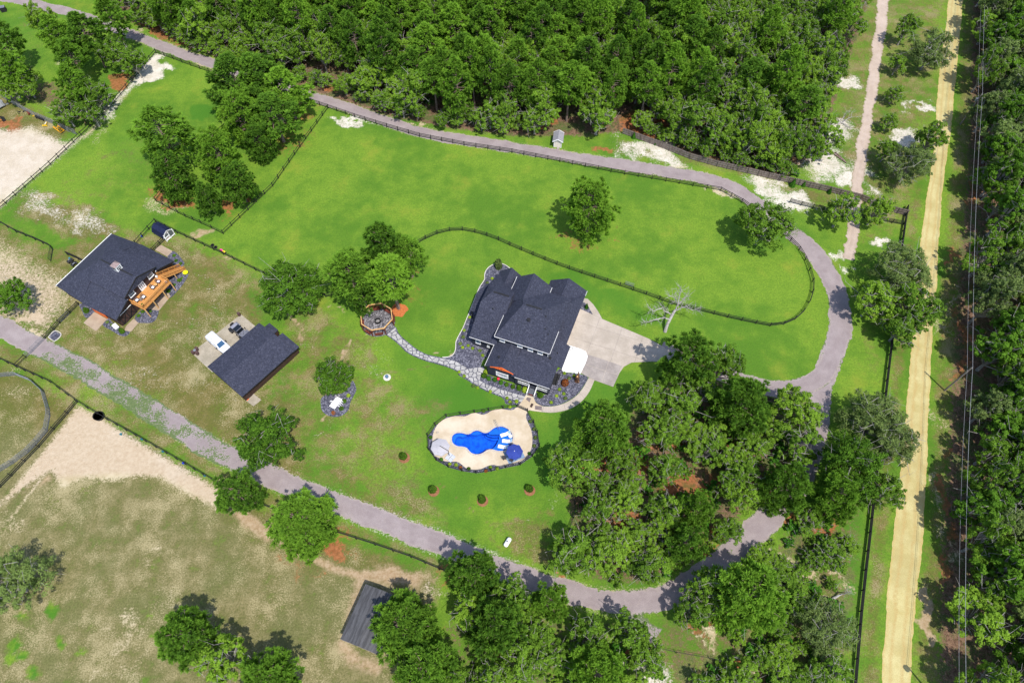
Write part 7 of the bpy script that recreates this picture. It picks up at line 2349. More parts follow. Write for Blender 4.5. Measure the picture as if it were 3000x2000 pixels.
def make_pine(seed, h, hb, rm, shape, mat=None, limbs=46, K=34, lean=0.0):
    rng = np.random.default_rng(seed)
    tr_ = MB()
    lx, ly = rng.normal(0, lean, 2)
    axis = lambda z: np.array([lx * (z / h) ** 1.5 * h, ly * (z / h) ** 1.5 * h, z])
    tr_.tube([tuple(axis(z)) for z in np.linspace(0, h * 0.97, 7)], list(np.linspace(0.024 * h * 0.62, 0.03, 7)), 8)
    C, O, S = [], [], []
    az = rng.uniform(0, 6.28)
    for k in range(limbs):
        t = (k + rng.uniform(0, 0.9)) / limbs
        z = h * (hb + (0.97 - hb) * t)
        az += 2.399 + rng.normal(0, 0.35)
        if shape == 'round':
            L = rm * max(0.22, math.sqrt(max(0.0, 1 - ((t - 0.36) / 0.70) ** 2)))
        else:
            L = rm * (0.35 + 0.75 * math.sin(math.pi * min(1, 0.22 + t * 0.80)) ** 1.1) * (1 - 0.40 * t ** 3)
        L *= rng.uniform(0.50, 1.16) if shape == 'round' else rng.uniform(0.62, 1.15)
        el = R(-8 + 46 * t + rng.normal(0, 8))
        d = np.array([math.cos(az) * math.cos(el), math.sin(az) * math.cos(el), math.sin(el)])
        a = axis(z)
        e = a + d * L
        mid = a + d * L * 0.55 + np.array([0, 0, -0.05 * L])
        tr_.tube([tuple(a), tuple(mid), tuple(e)], [0.012 * L + 0.035, 0.008 * L + 0.02, 0.012], 4, False)
        side = np.array([-math.sin(az), math.cos(az), 0])
        m = max(2, int(L / 0.72))
        for i in range(m):
            s = 0.38 + 0.64 * (i + rng.uniform(0.1, 0.9)) / m
            p = a + d * L * s
            wid = 0.36 * L * (1.15 - s) + 0.25
            for _ in range(2 if s > 0.55 else 1):
                q = p + side * rng.normal(0, wid) + np.array([0, 0, rng.normal(0.12, 0.22)])
                o = d * 0.6 + side * rng.normal(0, 0.3) + np.array([0, 0, 0.35])
                C.append(q)
                O.append(o / np.linalg.norm(o))
                S.append(rng.uniform(0.62, 0.98))
    for _ in range(6):
        C.append(axis(h) + rng.normal(0, 0.28, 3))
        O.append(np.array([0, 0, 1.0]))
        S.append(0.6)
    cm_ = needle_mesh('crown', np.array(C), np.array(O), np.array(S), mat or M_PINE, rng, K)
    return tr_.mesh('trunk', M_BARK), cm_, h, rm


def make_oak(seed, h, rm, clumps, per, mat, ls=(0.22, 0.46), hb=0.24, flat=0.8, bark=None, spread=1.0, twigs=16, cr=(0.22, 0.40), aspect=0.6):
    rng = np.random.default_rng(seed)
    tr_ = MB()
    zc = h * (hb + (1 - hb) * 0.45)
    hz = h * (1 - hb) * 0.55
    fork = h * hb * 0.85
    tr_.tube([(0, 0, 0), (0.05, 0.02, fork * 0.5), (0, 0.05, fork)], [0.035 * h * 0.85, 0.027 * h * 0.85, 0.022 * h * 0.85], 8)
    P, N, T, S = [], [], [], []
    for k in range(clumps):
        # lobes over an uneven dome; a few inside
        u = rng.uniform(-0.35, 1.0)
        az = 2.399 * k + rng.normal(0, 0.5)
        rho = math.sqrt(max(0, 1 - max(0, u) ** 2)) * rng.uniform(0.62, 1.0) * spread
        if u < 0:
            rho = rng.uniform(0.70, 1.0)
        if k % 6 == 0:
            rho *= 0.5
            u *= 0.5
        c = np.array([rm * rho * math.cos(az) * 0.86, rm * rho * math.sin(az) * 0.86, zc + hz * u * rng.uniform(0.8, 1.05)])
        r = rm * rng.uniform(*cr)
        # limb to the lobe
        m = np.array([c[0] * 0.45, c[1] * 0.45, fork + (c[2] - fork) * 0.45 + rng.normal(0, 0.2)])
        tr_.tube([(0, 0.05, fork * 0.95), tuple(m), tuple(c)], [0.013 * h, 0.008 * h, 0.02], 5, False)
        for _ in range(max(1, twigs * 2 // clumps)):
            q = c + rng.normal(0, 0.55, 3) * r
            e = q + rng.normal(0, 0.6, 3) * r + np.array([0, 0, 0.25 * r])
            tr_.tube([tuple(c), tuple(q), tuple(e)], [0.045, 0.03, 0.012], 4, False)
        n = int(per * (r / (rm * 0.34)) ** 2 * rng.uniform(0.75, 1.2))
        # every lobe is a cluster of small sprigs
        m_ = max(4, n // 42)
        cs_ = rng.normal(size=(m_, 3))
        cs_ /= np.linalg.norm(cs_, axis=1)[:, None]
        cs_ *= (rng.uniform(0.35, 1.0, m_) ** 0.6)[:, None] * np.array([1.0, 1.0, flat])
        rs_ = rng.uniform(0.24, 0.46, m_)
        own = rng.integers(0, m_, n)
        D = rng.normal(size=(n, 3))
        D[:, 2] += 0.35
        D /= np.linalg.norm(D, axis=1)[:, None]
        st_ = rng.uniform(-0.12, 0.42, m_)
        p = c + r * (cs_[own] + D * (rs_[own] * rng.uniform(0.3, 1.05, n) ** 0.6)[:, None])
        P.append(p)
        N.append(D * 0.8 + cs_[own] * 0.5 + np.array([0, 0, 0.35]))
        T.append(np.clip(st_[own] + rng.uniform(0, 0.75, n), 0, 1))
        S.append(rng.uniform(ls[0], ls[1], n))
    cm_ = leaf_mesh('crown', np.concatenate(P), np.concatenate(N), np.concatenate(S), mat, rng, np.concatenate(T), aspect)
    return tr_.mesh('trunk', bark or M_TWIG), cm_, h, rm


for s in range(5):
    PINES.append(make_pine(20 + s, 17, (0.40, 0.5, 0.34, 0.46, 0.3)[s], (3.0, 2.7, 3.4, 3.1, 3.6)[s], 'tall', limbs=(44, 36, 52, 44, 56)[s], lean=0.012))
for s in range(4):
    RPINES.append(make_pine(40 + s, 12, (0.16, 0.22, 0.12, 0.2)[s], (4.9, 4.6, 5.2, 4.6)[s], 'round', limbs=(70, 60, 76, 58)[s], K=36))
for s in range(6):
    OAKS.append(make_oak(60 + s, 9, (3.9, 3.5, 4.2, 3.6, 4.0, 3.3)[s], (34, 28, 38, 26, 34, 24)[s], 300, M_OAK, twigs=40))
for s in range(3):
    ROUND.append(make_oak(80 + s, 8, (4.8, 4.6, 5.0)[s], (46, 40, 52)[s], 420, M_OAKD, (0.20, 0.42), 0.14, 0.8, cr=(0.24, 0.34), twigs=8))
for s in range(2):
    GREYS.append(make_oak(90 + s, 9, (5.0, 4.6)[s], (34, 28)[s], 400, M_GREY, (0.24, 0.55), 0.18, 0.62, spread=1.05, aspect=0.3, twigs=50))
for s in range(3):
    BROADS.append(make_oak(95 + s, 11, (3.8, 4.2, 3.5)[s], (28, 32, 24)[s], 330, (M_OAK, M_GREY, M_OAKD)[s], (0.24, 0.50), 0.22, 0.85, twigs=30))
KIND = {'pine': (PINES, 'pine_tree', 'pine tree'), 'rpine': (RPINES, 'pine_tree', 'pine tree'), 'oak': (OAKS, 'oak_tree', 'oak tree'), 'round': (ROUND, 'oak_tree', 'oak tree'), 'grey': (GREYS, 'grey_tree', 'tree'), 'broad': (BROADS, 'broadleaf_tree', 'tree')}
TR = random.Random(12)


def tree_at(kind, x, y, h, r, label, group=None, idx=None):
    protos, nm, cat = KIND[kind]
    tm, cm_, ph, pr = protos[TR.randrange(len(protos)) if idx is None else idx % len(protos)]
    root = empty(nm, (x, y, 0), TR.uniform(0, 6.28), label, cat, group)
    root.scale = (r / pr, r / pr, h / ph)
    link('trunk', tm, root)
    link('crown', cm_, root)
    return root


def tree(kind, px, py, h, r, label, cz=0.6, idx=None):
    """px, py: where the middle of the crown stands in the survey photo"""
    p = G2(px, py, h * cz)
    return tree_at(kind, p[0], p[1], h, r, label, None, idx)


TREES = []
for a in [
    ('rpine', 1728, 612, 13, 5.6, 'large lone round pine standing on the big lawn', .55, 0),
    ('oak', 2238, 660, 10, 5.8, 'light green oak standing at the bend of the upper drive', .6, 2),
    ('round', 850, 842, 8.5, 6.4, 'big dense dark oak left of the pine cluster and above the garage', .55, 2),
    ('rpine', 1130, 728, 15, 4.6, 'tallest pine at the top of the cluster behind the fire pit', .62, 1),
    ('pine', 1030, 800, 15, 4.6, 'left pine of the cluster behind the fire pit', .62, 2),
    ('rpine', 1048, 850, 11, 3.2, 'pine hanging over the upper left of the fire pit', .6, 3),
    ('pine', 1168, 904, 15.5, 4.0, 'bright pine rising from the orange straw ring beside the fire pit', 0.0, 1),
    ('pine', 1195, 745, 12, 3.2, 'right rear pine of the cluster behind the fire pit', .62, 0),
    ('round', 977, 1100, 6.5, 3.7, 'small round dense oak standing in the teardrop gravel bed', .55, 0),
    ('round', 785, 1288, 8, 6.2, 'round oak between the garage and the lower drive', .55, 1),
    ('rpine', 695, 1448, 7.5, 3.9, 'small round pine on the lower drive beside the bare paddock', .55, 3),
    ('rpine', 885, 1532, 8.5, 5.4, 'broad pine on the lower drive with orange straw under it', .55, 2),
    ('round', 40, 870, 6.5, 4.0, 'bushy oak at the left edge on the bare ground behind the barn', .55, 1),
    ('grey', 28, 1712, 8, 5.6, 'dark grey green tree cut by the left edge in the dry paddock', .55, 0),
    ('rpine', 548, 1862, 10, 4.2, 'bright pine in the dry paddock near the bottom', .6, 1),
    ('oak', 655, 1935, 9, 4.0, 'oak behind the bright pine at the bottom of the dry paddock', .6, 0),
    ('rpine', 790, 1992, 9, 4.4, 'pine at the bottom edge below the dry paddock', .6, 0),
    ('rpine', 1180, 1835, 10, 4.9, 'pine hanging over the run-in shed', .6, 2),
    ('rpine', 1388, 1680, 11, 3.9, 'pine on the lower drive between the shed and the gas tank', .6, 3),
    ('pine', 482, 400, 17, 5.6, 'left tall pine in the pasture corner', .55, 4),
    ('rpine', 508, 520, 11, 4.3, 'front left pine in the pasture corner, nearest the corner of its fence', .55, 2),
    ('rpine', 642, 460, 13, 4.5, 'right tall pine in the pasture corner', .55, 2),
    ('rpine', 700, 540, 10, 3.9, 'front right pine in the pasture corner', .55, 4),
    ('rpine', 610, 585, 8, 2.9, 'lowest small pine in the pasture corner', .55, 0),
    ('pine', 690, 250, 16, 6.0, 'left tall pine of the clump where the drive passes behind', .55, 4),
    ('pine', 765, 240, 15, 5.6, 'middle tall pine of the clump where the drive passes behind', .55, 2),
    ('pine', 840, 270, 14, 5.2, 'yellowish pine of the clump where the drive passes behind', .55, 4),
    ('rpine', 715, 345, 13, 5.2, 'front left pine of the clump where the drive passes behind', .55, 2),
    ('pine', 805, 345, 13, 5.0, 'front right pine of the clump, near the corner of the big lawn', .55, 0),
    ('rpine', 760, 420, 9, 3.4, 'low pine at the foot of the clump above the diagonal fence', .55, 2),
    ('oak', 120, 55, 10, 4.0, 'oak at the top left beside the start of the drive', .6, 0),
    ('pine', 175, 110, 14, 4.2, 'pine at the top left over the lawn clearing', .6, 4),
    ('pine', 255, 105, 15, 4.4, 'tall pine at the top left covering the drive', .6, 2),
    ('pine', 330, 60, 15, 4.0, 'pine at the top left beyond the drive', .6, 0),
    ('oak', 330, 155, 9, 4.4, 'leafy oak at the top left beside the pasture corner post', .6, 2),
    ('oak', 390, 180, 8, 3.8, 'oak just left of the pasture corner post', .6, 4),
    ('pine', 215, 175, 13, 3.4, 'thin pine in the trees left of the sandy pasture edge', .6, 1),
    ('pine', 215, 255, 13, 3.8, 'yellowish pine in the trees left of the sandy pasture edge', .6, 4),
    ('oak', 280, 275, 8, 4.0, 'oak in the trees left of the sandy pasture edge', .6, 0),
    ('oak', 190, 330, 7, 3.6, 'low oak in the corner of the wire fence', .6, 5),
    ('oak', 265, 330, 7, 3.4, 'low oak against the sandy pasture fence', .6, 3),
    ('pine', 20, 120, 14, 3.6, 'pine at the left edge beside the lawn clearing', .6, 0),
    ('pine', 22, 205, 14, 3.8, 'pine at the left edge above the wire fence', .6, 2),
    ('oak', 70, 240, 8, 4.2, 'dark oak at the left edge above the wire fence', .6, 2),
    ('oak', 30, 270, 6, 3.0, 'low oak at the left end of the wire fence', .6, 3),
    ('grey', 2640, 790, 10, 6.4, 'big dark feathery tree between the drive and the yellow road', .6, 0),
    ('oak', 2560, 880, 9, 4.6, 'light green oak on the left below the big feathery tree', .6, 4),
    ('oak', 2680, 900, 9.5, 5.0, 'light green oak on the right below the big feathery tree', .6, 2),
    ('oak', 2640, 960, 8, 4.0, 'lowest light green oak below the big feathery tree', .6, 0),
    ('oak', 2470, 615, 9, 3.8, 'thin open oak at the end of the sandy track', .6, 5),
    ('oak', 2570, 615, 8, 3.4, 'bright leafy oak by the privacy fence corner', .6, 0),
    ('grey', 2670, 480, 9, 5.4, 'silvery tree leaning over the yellow road near the privacy fence', .6, 1),
    ('oak', 2730, 405, 8, 3.6, 'oak on the edge of the yellow road above the silvery tree', .6, 1),
    ('grey', 2732, 145, 10, 5.6, 'dark feathery tree overhanging the yellow road at the top', .6, 1),
    ('oak', 2655, 85, 8, 3.2, 'oak between the sandy track and the dark feathery tree', .6, 3),
    ('oak', 2630, 190, 5, 2.4, 'small oak beside the sandy track below the feathery tree', .6, 1),
    ('oak', 2620, 278, 4.5, 2.5, 'small round oak on the right of the sandy track', .6, 4),
    ('oak', 2605, 358, 4.5, 2.3, 'lowest small oak on the right of the sandy track', .6, 0),
    ('oak', 2600, 440, 6, 2.8, 'oak at the foot of the bleached fallen tree', .6, 3),
    ('grey', 2560, 1235, 9, 6.0, 'wide dark grey green tree right of the drive junction', .6, 0),
    ('grey', 2620, 1290, 8, 4.4, 'grey green tree reaching over the yellow road', .6, 1),
    ('round', 2490, 1360, 11, 5.6, 'big dark green oak right of the shaded drive', .6, 2),
    ('oak', 2590, 1440, 7, 3.4, 'oak over the five rail fence', .6, 4),
    ('oak', 2330, 1200, 9, 4.4, 'light green oak at the drive junction', .6, 2),
    ('oak', 2340, 1300, 8, 4.2, 'open oak with bare twigs left of the shaded drive', .6, 5),
    ('rpine', 2450, 1455, 11, 4.0, 'bright pine below the big dark green oak', .6, 0),
    ('rpine', 2300, 1425, 11, 4.0, 'bright pine on the left of the shaded drive', .6, 2),
    ('rpine', 2190, 1750, 13, 5.6, 'very large bright pine at the lower right below the drive', .6, 1),
    ('rpine', 1775, 1262, 13, 5.0, 'big round pine beside the pool lawn, at the edge of the grove', .55, 1),
    ('rpine', 2010, 1065, 14, 4.8, 'tall pine over the end of the concrete drive', .55, 3),
    ('oak', 2110, 1070, 10, 4.2, 'leafy oak right of the tall pine at the concrete drive', .6, 2),
    ('rpine', 2165, 1190, 13, 5.0, 'pine on the right of the grove with orange straw below it', .55, 2),
    ('oak', 1900, 1170, 9, 4.0, 'leafy oak at the shady corner below the concrete drive', .6, 0),
    ('oak', 1985, 1195, 9, 4.4, 'oak in the grove below the tall pine', .6, 4),
    ('oak', 2060, 1150, 8, 3.6, 'oak in the grove between its two tall pines', .6, 1),
    ('oak', 1670, 1370, 8, 4.6, 'oak at the left tip of the grove, over the lawn', .6, 2),
    ('oak', 1930, 1270, 8, 3.8, 'oak in the middle of the grove above the orange ground', .6, 3),
    ('oak', 1680, 1620, 8, 4.4, 'oak at the lower left tip of the grove, over the lawn fence', .6, 4),
    ('rpine', 2010, 1590, 9, 3.2, 'small bright pine at the lower edge of the grove', .6, 3),
    ('rpine', 2040, 1490, 9, 3.0, 'bright pine in the lower grove by the clearing', .6, 0),
    ('rpine', 1610, 1765, 9, 2.9, 'small bright pine on the edge of the lower drive at the bottom', .6, 3),
    ('rpine', 1450, 1840, 12, 4.4, 'pine right of the run-in shed', .6, 0),
    ('oak', 1380, 1790, 8, 3.4, 'oak between the two pines near the run-in shed', .6, 3),
    ('rpine', 1250, 1960, 11, 4.6, 'pine at the bottom edge below the run-in shed', .6, 1),
    ('oak', 1500, 1760, 8, 3.6, 'oak on the lower edge of the drive near the shed pines', .6, 1),
    ('rpine', 1750, 1975, 10, 4.2, 'pine at the bottom edge in the lower right scrub', .6, 2),
    ('oak', 2080, 1720, 8, 3.6, 'oak on the drive edge left of the very large bright pine', .6, 4),
    ('oak', 2030, 1790, 7, 3.2, 'low oak left of the very large bright pine', .6, 0),
    ('grey', 2420, 1830, 7, 4.6, 'dark bushy tree against the five rail fence near the bottom', .6, 0),
]:
    kind, px, py, h, r, label, cz, ix = a
    t = tree(kind, px, py, h, r, label, cz, ix)
    TREES.append((t.location.x, t.location.y, r * 0.75))


def scatter(poly, spacing, seed, keep=0.5, ymax=1e9):
    P = np.array(gl(poly))
    rng = np.random.default_rng(seed)
    out = []
    x0, x1, y0, y1 = P[:, 0].min(), P[:, 0].max(), P[:, 1].min(), min(P[:, 1].max(), ymax)
    ys = y0
    row = 0
    while ys < y1:
        xs = x0 + (row % 2) * spacing / 2
        while xs < x1:
            p = np.array([xs, ys]) + rng.uniform(-0.36, 0.36, 2) * spacing
            if in_poly(P, p[:1], p[1:])[0] and all((p[0] - t[0]) ** 2 + (p[1] - t[1]) ** 2 > (t[2] + spacing * 0.22) ** 2 for t in TREES):
                out.append(p)
            xs += spacing
        ys += spacing * 0.86
        row += 1
    return out, rng


woods = [(230, -90), (345, 40), (440, 78), (540, 118), (620, 148), (700, 178), (800, 212), (880, 238), (955, 250), (1010, 252), (1075, 300), (1130, 322), (1300, 362), (1450, 382), (1575, 394), (1600, 380), (1680, 386), (1760, 405), (1800, 372), (1812, 340), (1850, 335), (1872, 385), (1960, 415), (2040, 452), (2150, 485), (2250, 505), (2330, 520), (2400, 470), (2440, 400), (2420, 320), (2440, 260), (2455, 200), (2480, 140), (2510, 60), (2535, -20), (2560, -140), (1500, -190), (400, -190)]
pts, rng = scatter(woods, 5.2, 4, ymax=222)
# pines rule the middle, broadleaves the right end and the road side
np_, no_ = 0, 0


def zone(p, d):
    if p[0] > 62:
        return 'at the right end of the dense woods beside the sandy track'
    side = 'left of the pump house' if p[0] < 8 else 'right of the pump house'
    if d < 5 and p[1] < 165:
        return 'in the front row of the dense woods, ' + side
    return ('deep in the dense woods near the top edge, ' if p[1] > 168 else 'in the middle rows of the dense woods, ') + side


for p in pts:
    pr = 0.62 if -70 < p[0] < 45 else (0.35 if p[0] <= -70 else 0.14)
    d = poly_dist(np.array(gl(woods)), p[:1], p[1:])[0]
    if d < 4.5:
        pr *= 0.55
    if rng.random() < pr and np_ < 215:
        np_ += 1
        h = rng.uniform(12, 19)
        tree_at('pine', p[0], p[1], h, rng.uniform(3.0, 4.1), 'tall pine ' + zone(p, d), 'pines of the dense woods, ' + zone(p, d))
    elif no_ < 215:
        no_ += 1
        h = rng.uniform(6.5, 11.5)
        tree_at('oak', p[0], p[1], h, rng.uniform(3.3, 4.6), 'scrubby oak ' + zone(p, d), 'oaks of the dense woods, ' + zone(p, d))
    TREES.append((p[0], p[1], 2.0))
edge = spline(gl([(340, 50), (440, 92), (540, 128), (620, 160), (700, 188), (800, 222), (880, 246), (960, 268), (1075, 312), (1130, 332), (1210, 350)]), 2.6) + spline(gl([(1240, 358), (1300, 370), (1450, 390), (1575, 398)]), 2.6) + spline(gl([(1870, 392), (1960, 424), (2040, 458), (2150, 492), (2250, 512), (2330, 528)]), 2.6)
for q in edge:
    if rng.random() < 0.75:
        s_ = rng.uniform(0.2, 1)
        tree_at('oak', q[0] + rng.normal(0, 0.7), q[1] + rng.uniform(0.4, 2.2), 1.8 + 3.6 * s_, 1.3 + 1.7 * s_, 'low bushy young oak along the front edge of the dense woods', 'young oaks at the front edge of the woods')
print('woods', len(pts), np_, no_)
right = [(2862, -160), (2850, 150), (2838, 420), (2832, 700), (2826, 1000), (2812, 1300), (2800, 1600), (2782, 1900), (2770, 2150), (3060, 2150), (3110, 1500), (3160, 900), (3200, 300), (3220, -160)]
def wood_zone(p):
    third = 'upper third' if p[1] > 130 else ('middle third' if p[1] > 62 else 'lower third')
    row = 'under the power lines' if p[0] < 82 + (p[1] - 60) * 0.26 else 'deeper inside'
    return 'broadleaf tree in the right hand wood, %s, %s' % (third, row), 'right hand wood, %s, %s' % (third, row)


pts, rng = scatter(right, 5.4, 9, ymax=225)
for p in pts[:290]:
    tree_at('broad', p[0], p[1], rng.uniform(8, 13.5), rng.uniform(3.2, 4.6), *wood_zone(p))
    TREES.append((p[0], p[1], 2.0))
print('right', len(pts))
grove = [(1700, 1400), (1790, 1340), (1860, 1250), (1960, 1150), (2110, 1150), (2240, 1180), (2300, 1240), (2330, 1340), (2260, 1440), (2180, 1520), (2090, 1600), (1990, 1680), (1890, 1715), (1780, 1705), (1690, 1665), (1690, 1560), (1700, 1480)]
pts, rng = scatter(grove, 4.9, 21)
clear = [(2000, 1475, 4.0), (1900, 1370, 1.6), (2160, 1295, 2.0)]
clear = [(*G2(c[0], c[1]), c[2]) for c in clear]
for p in pts:
    if any(math.hypot(p[0] - c[0], p[1] - c[1]) < c[2] for c in clear):
        continue
    tree_at('oak', p[0], p[1], rng.uniform(4.5, 8), rng.uniform(2.5, 3.6), 'scrubby oak inside the grove between the drive and the pool lawn', 'oaks of the grove')
    TREES.append((p[0], p[1], 1.6))
se = [(1480, 1790), (1580, 1830), (1700, 1830), (1780, 1840), (1880, 1880), (1960, 1925), (1900, 2050), (1300, 2080), (1380, 1880)]
pts, rng = scatter(se, 5.4, 31)
for p in pts:
    tree_at('oak', p[0], p[1], rng.uniform(5.0, 8.5), rng.uniform(2.8, 3.9), 'oak in the scrub below the lower drive', 'oaks below the lower drive')
    TREES.append((p[0], p[1], 1.6))
scrub = [(2090, 1800), (2220, 1620), (2330, 1500), (2440, 1460), (2480, 1560), (2440, 1760), (2430, 1990), (2330, 2060), (2100, 2060), (1990, 1990), (2160, 1930), (2060, 1860)]
pts, rng = scatter(scrub, 3.9, 41)
for p in pts:
    if rng.random() < 0.12:
        continue
    s = rng.uniform(0.3, 1)
    tree_at('oak', p[0], p[1], 1.6 + 3.0 * s, 1.5 + 1.5 * s, 'low scrub oak near the bottom of the five rail fence', 'scrub oaks by the five rail fence')

# ------------------------------------------------------------------ bushes and small plants
def make_bush(seed, n, size, mat, sq=1.0, cone=False):
    rng = np.random.default_rng(seed)
    D = rng.normal(size=(n, 3))
    D /= np.linalg.norm(D, axis=1)[:, None]
    D[:, 2] = np.abs(D[:, 2])
    sub = rng.normal(size=(26, 3))
    sub /= np.linalg.norm(sub, axis=1)[:, None]
    k = 0.78 + 0.24 * np.clip(((D @ sub.T).max(1) - 0.75) / 0.25, 0, 1)
    P = D * (k * rng.uniform(0.86, 1.05, n))[:, None]
    if cone:
        z = rng.uniform(0, 1, n)
        a = rng.uniform(0, 6.28, n)
        rr_ = (1 - z) ** 0.8 * rng.uniform(0.8, 1.05, n)
        P = np.stack([rr_ * np.cos(a), rr_ * np.sin(a), z * 1.0 + 0.02], 1)
        D = np.stack([np.cos(a), np.sin(a), np.full(n, 0.5)], 1)
    P[:, 2] *= sq
    return leaf_mesh('foliage', P, D, rng.uniform(size * 0.7, size * 1.3, n), mat, rng)


BUSH = make_bush(1, 900, 0.26, M_BUSH)
BUSHD = make_bush(2, 900, 0.26, M_OAKD)
LIME = make_bush(3, 600, 0.30, M_LIME)
RUST = make_bush(4, 400, 0.3, M_RUST)
CONE = make_bush(5, 900, 0.24, M_BUSH, 1.0, True)
GRASSY = make_bush(6, 300, 0.55, M_GREY)
STEM = MB().tube([(0, 0, 0), (0, 0, 0.8)], 0.05, 6).mesh('stem', M_BARK)


def plant(name, me, px, r, h, label, cat='bush', group=None, z0=0.0, xy=None):
    p = G2(*px) if xy is None else xy
    o = empty(name, (p[0], p[1], z0), TR.uniform(0, 6.28), label, cat, group)
    o.scale = (r, r, h)
    link('foliage', me, o)
    link('stem', STEM, o)
    return o


for lab, px in (('round lawn shrub in a straw ring nearest the pool', (1182, 1337)), ('round lawn shrub in a straw ring, second from the left', (1268, 1434)), ('lowest round lawn shrub in a straw ring, in the middle', (1411, 1463)), ('round lawn shrub in a straw ring nearest the grove', (1549, 1432))):
    plant('lawn_shrub', BUSHD, px, 0.78, 1.35, lab, 'shrub', 'shrubs in straw rings on the lawn')
    MB().lathe([(1.0, -0.02), (0.95, 0.05), (0.6, 0.09), (0, 0.1)], 22, (*G2(px[0] + 3, px[1] + 4), 0)).build('straw_ring', M_MULCHB, kind='structure')
for i, (x, y, r, m, lab) in enumerate([(437, 797, .58, BUSHD, 'dark globe bush at the left end of the front bed'), (512, 838, .46, BUSH, 'globe bush second in the row under the house window'), (612, 862, .46, BUSH, 'globe bush just left of the red globe'), (714, 903, .44, BUSH, 'globe bush just right of the red globe'), (806, 941, .46, BUSHD, 'globe bush in the middle of the front bed row'), (911, 972, .46, BUSHD, 'globe bush left of the largest green one in the front bed'), (1009, 995, .56, BUSHD, 'largest green globe bush beside the lime one'), (1108, 1028, .62, LIME, 'lime green globe bush beside the porch steps'), (465, 730, .52, LIME, 'lime green bush at the house corner by the path'), (1360, 1115, .62, BUSHD, 'globe bush right of the porch steps')]):
    plant('globe_bush', m, (1340 + x * .178571, 960 + y * .178571), r, r * 1.7, lab, 'bush', 'globe bushes in the house beds')
for i, (x, y) in enumerate([(47, 265), (85, 325), (178, 295), (250, 340), (368, 378), (415, 455), (30, 728), (113, 795), (262, 957), (332, 985), (540, 1048), (815, 1155), (870, 1225), (862, 1300), (970, 1212), (1626, 1118), (1770, 1160), (1537, 1225), (1755, 748), (1915, 790), (1832, 832), (1675, 1012), (1745, 1085), (110, 45), (95, 155), (200, -170), (735, -730), (570, -805), (490, -730)]):
    pos = (1340 + x * .178571, 960 + y * .178571)
    plant('hosta', LIME if i % 4 else GRASSY, pos, 0.36, 0.42, 'low yellow green clump plant in the gravel beds round the house', 'plant', 'clump plants in the house beds')
plant('garden_shrub', RUST, (1655, 1124), 0.75, 1.5, 'brownish shrub in the middle of the right bed', 'shrub')
plant('garden_shrub', GRASSY, (1460, 783), 0.8, 2.6, 'grey green upright shrub in the bed at the far house corner', 'shrub')
plant('small_conifer', CONE, (1718, 902), 0.42, 1.6, 'small pointed conifer in the gravel triangle by the front walk', 'conifer')
for i, (px, s) in enumerate([((1856, 405), 1), ((1920, 423), 1), ((1971, 438), .9), ((2277, 524), .8), ((2320, 545), 1.3), ((2353, 545), .9), ((2428, 566), .9), ((2640, 622), 1.1)]):
    plant('small_conifer', CONE, px, 0.55 * s, 1.7 * s, ['leftmost small conifer along the privacy fence', 'second small conifer along the privacy fence', 'small conifer in the shade along the privacy fence', 'small conifer beside the light green shrub at the privacy fence', 'largest light green shrub at the privacy fence', 'small conifer right of the light green shrub', 'small conifer near the lower end of the privacy fence', 'conifer in the corner of the privacy fence and the five rail fence'][i], 'conifer', 'conifers along the privacy fence')
for px, r, m, lab in (((978, 1183 - 12), .5, BUSHD, None), ((1010, 1176), .45, BUSHD, 'upper dark globe bush in the teardrop bed'), ((1001, 1197), .45, BUSHD, 'lower dark globe bush in the teardrop bed'), ((977, 1210), .42, RUST, 'rust coloured globe bush in the teardrop bed'), ((1021, 1159), .4, LIME, 'small variegated plant in the teardrop bed')):
    if lab:
        plant('globe_bush', m, px, r, r * 1.5, lab, 'bush')
for i, (px, r) in enumerate([((255, 912), .55), ((360, 972), .55), ((315, 944), .35), ((328, 952), .35), ((407, 925), .4), ((419, 914), .4), ((441, 912), .35), ((494, 853), .5), ((511, 835), .35), ((526, 822), .5), ((533, 815), .3), ((511, 749), .4), ((516, 764), .4), ((529, 773), .4)]):
    plant('bed_plant', BUSHD if i < 2 or i > 3 else GRASSY, px, r, r * (1.0 if i > 1 else 2.2), 'green plant in the gravel beds round the barn', 'plant', 'plants in the barn beds')
for i, (x, y, m) in enumerate([(1150, 225, BUSHD), (2045, 425, GRASSY), (2120, 570, GRASSY), (2145, 735, GRASSY), (2125, 890, GRASSY), (2030, 1040, BUSH), (345, 1150, BUSH), (505, 1240, LIME), (628, 1252, LIME), (715, 1305, RUST), (870, 1328, BUSHD), (1285, 1303, LIME), (1415, 1322, LIME), (1200, 1365, RUST), (1660, 50, LIME), (1655, 140, LIME), (1785, 35, LIME), (140, 730, BUSH)]):
    plant('pool_plant', m, c3(x, y), 0.36, 0.5, 'small plant in the gravel inside the pool fence', 'plant', 'plants round the pool')
WILD = [make_oak(120 + s, 1.6, 1.25, 11, 120, M_OAK if s % 2 else M_BUSH, (0.16, 0.34), 0.08, twigs=10, cr=(0.28, 0.5)) for s in range(4)]
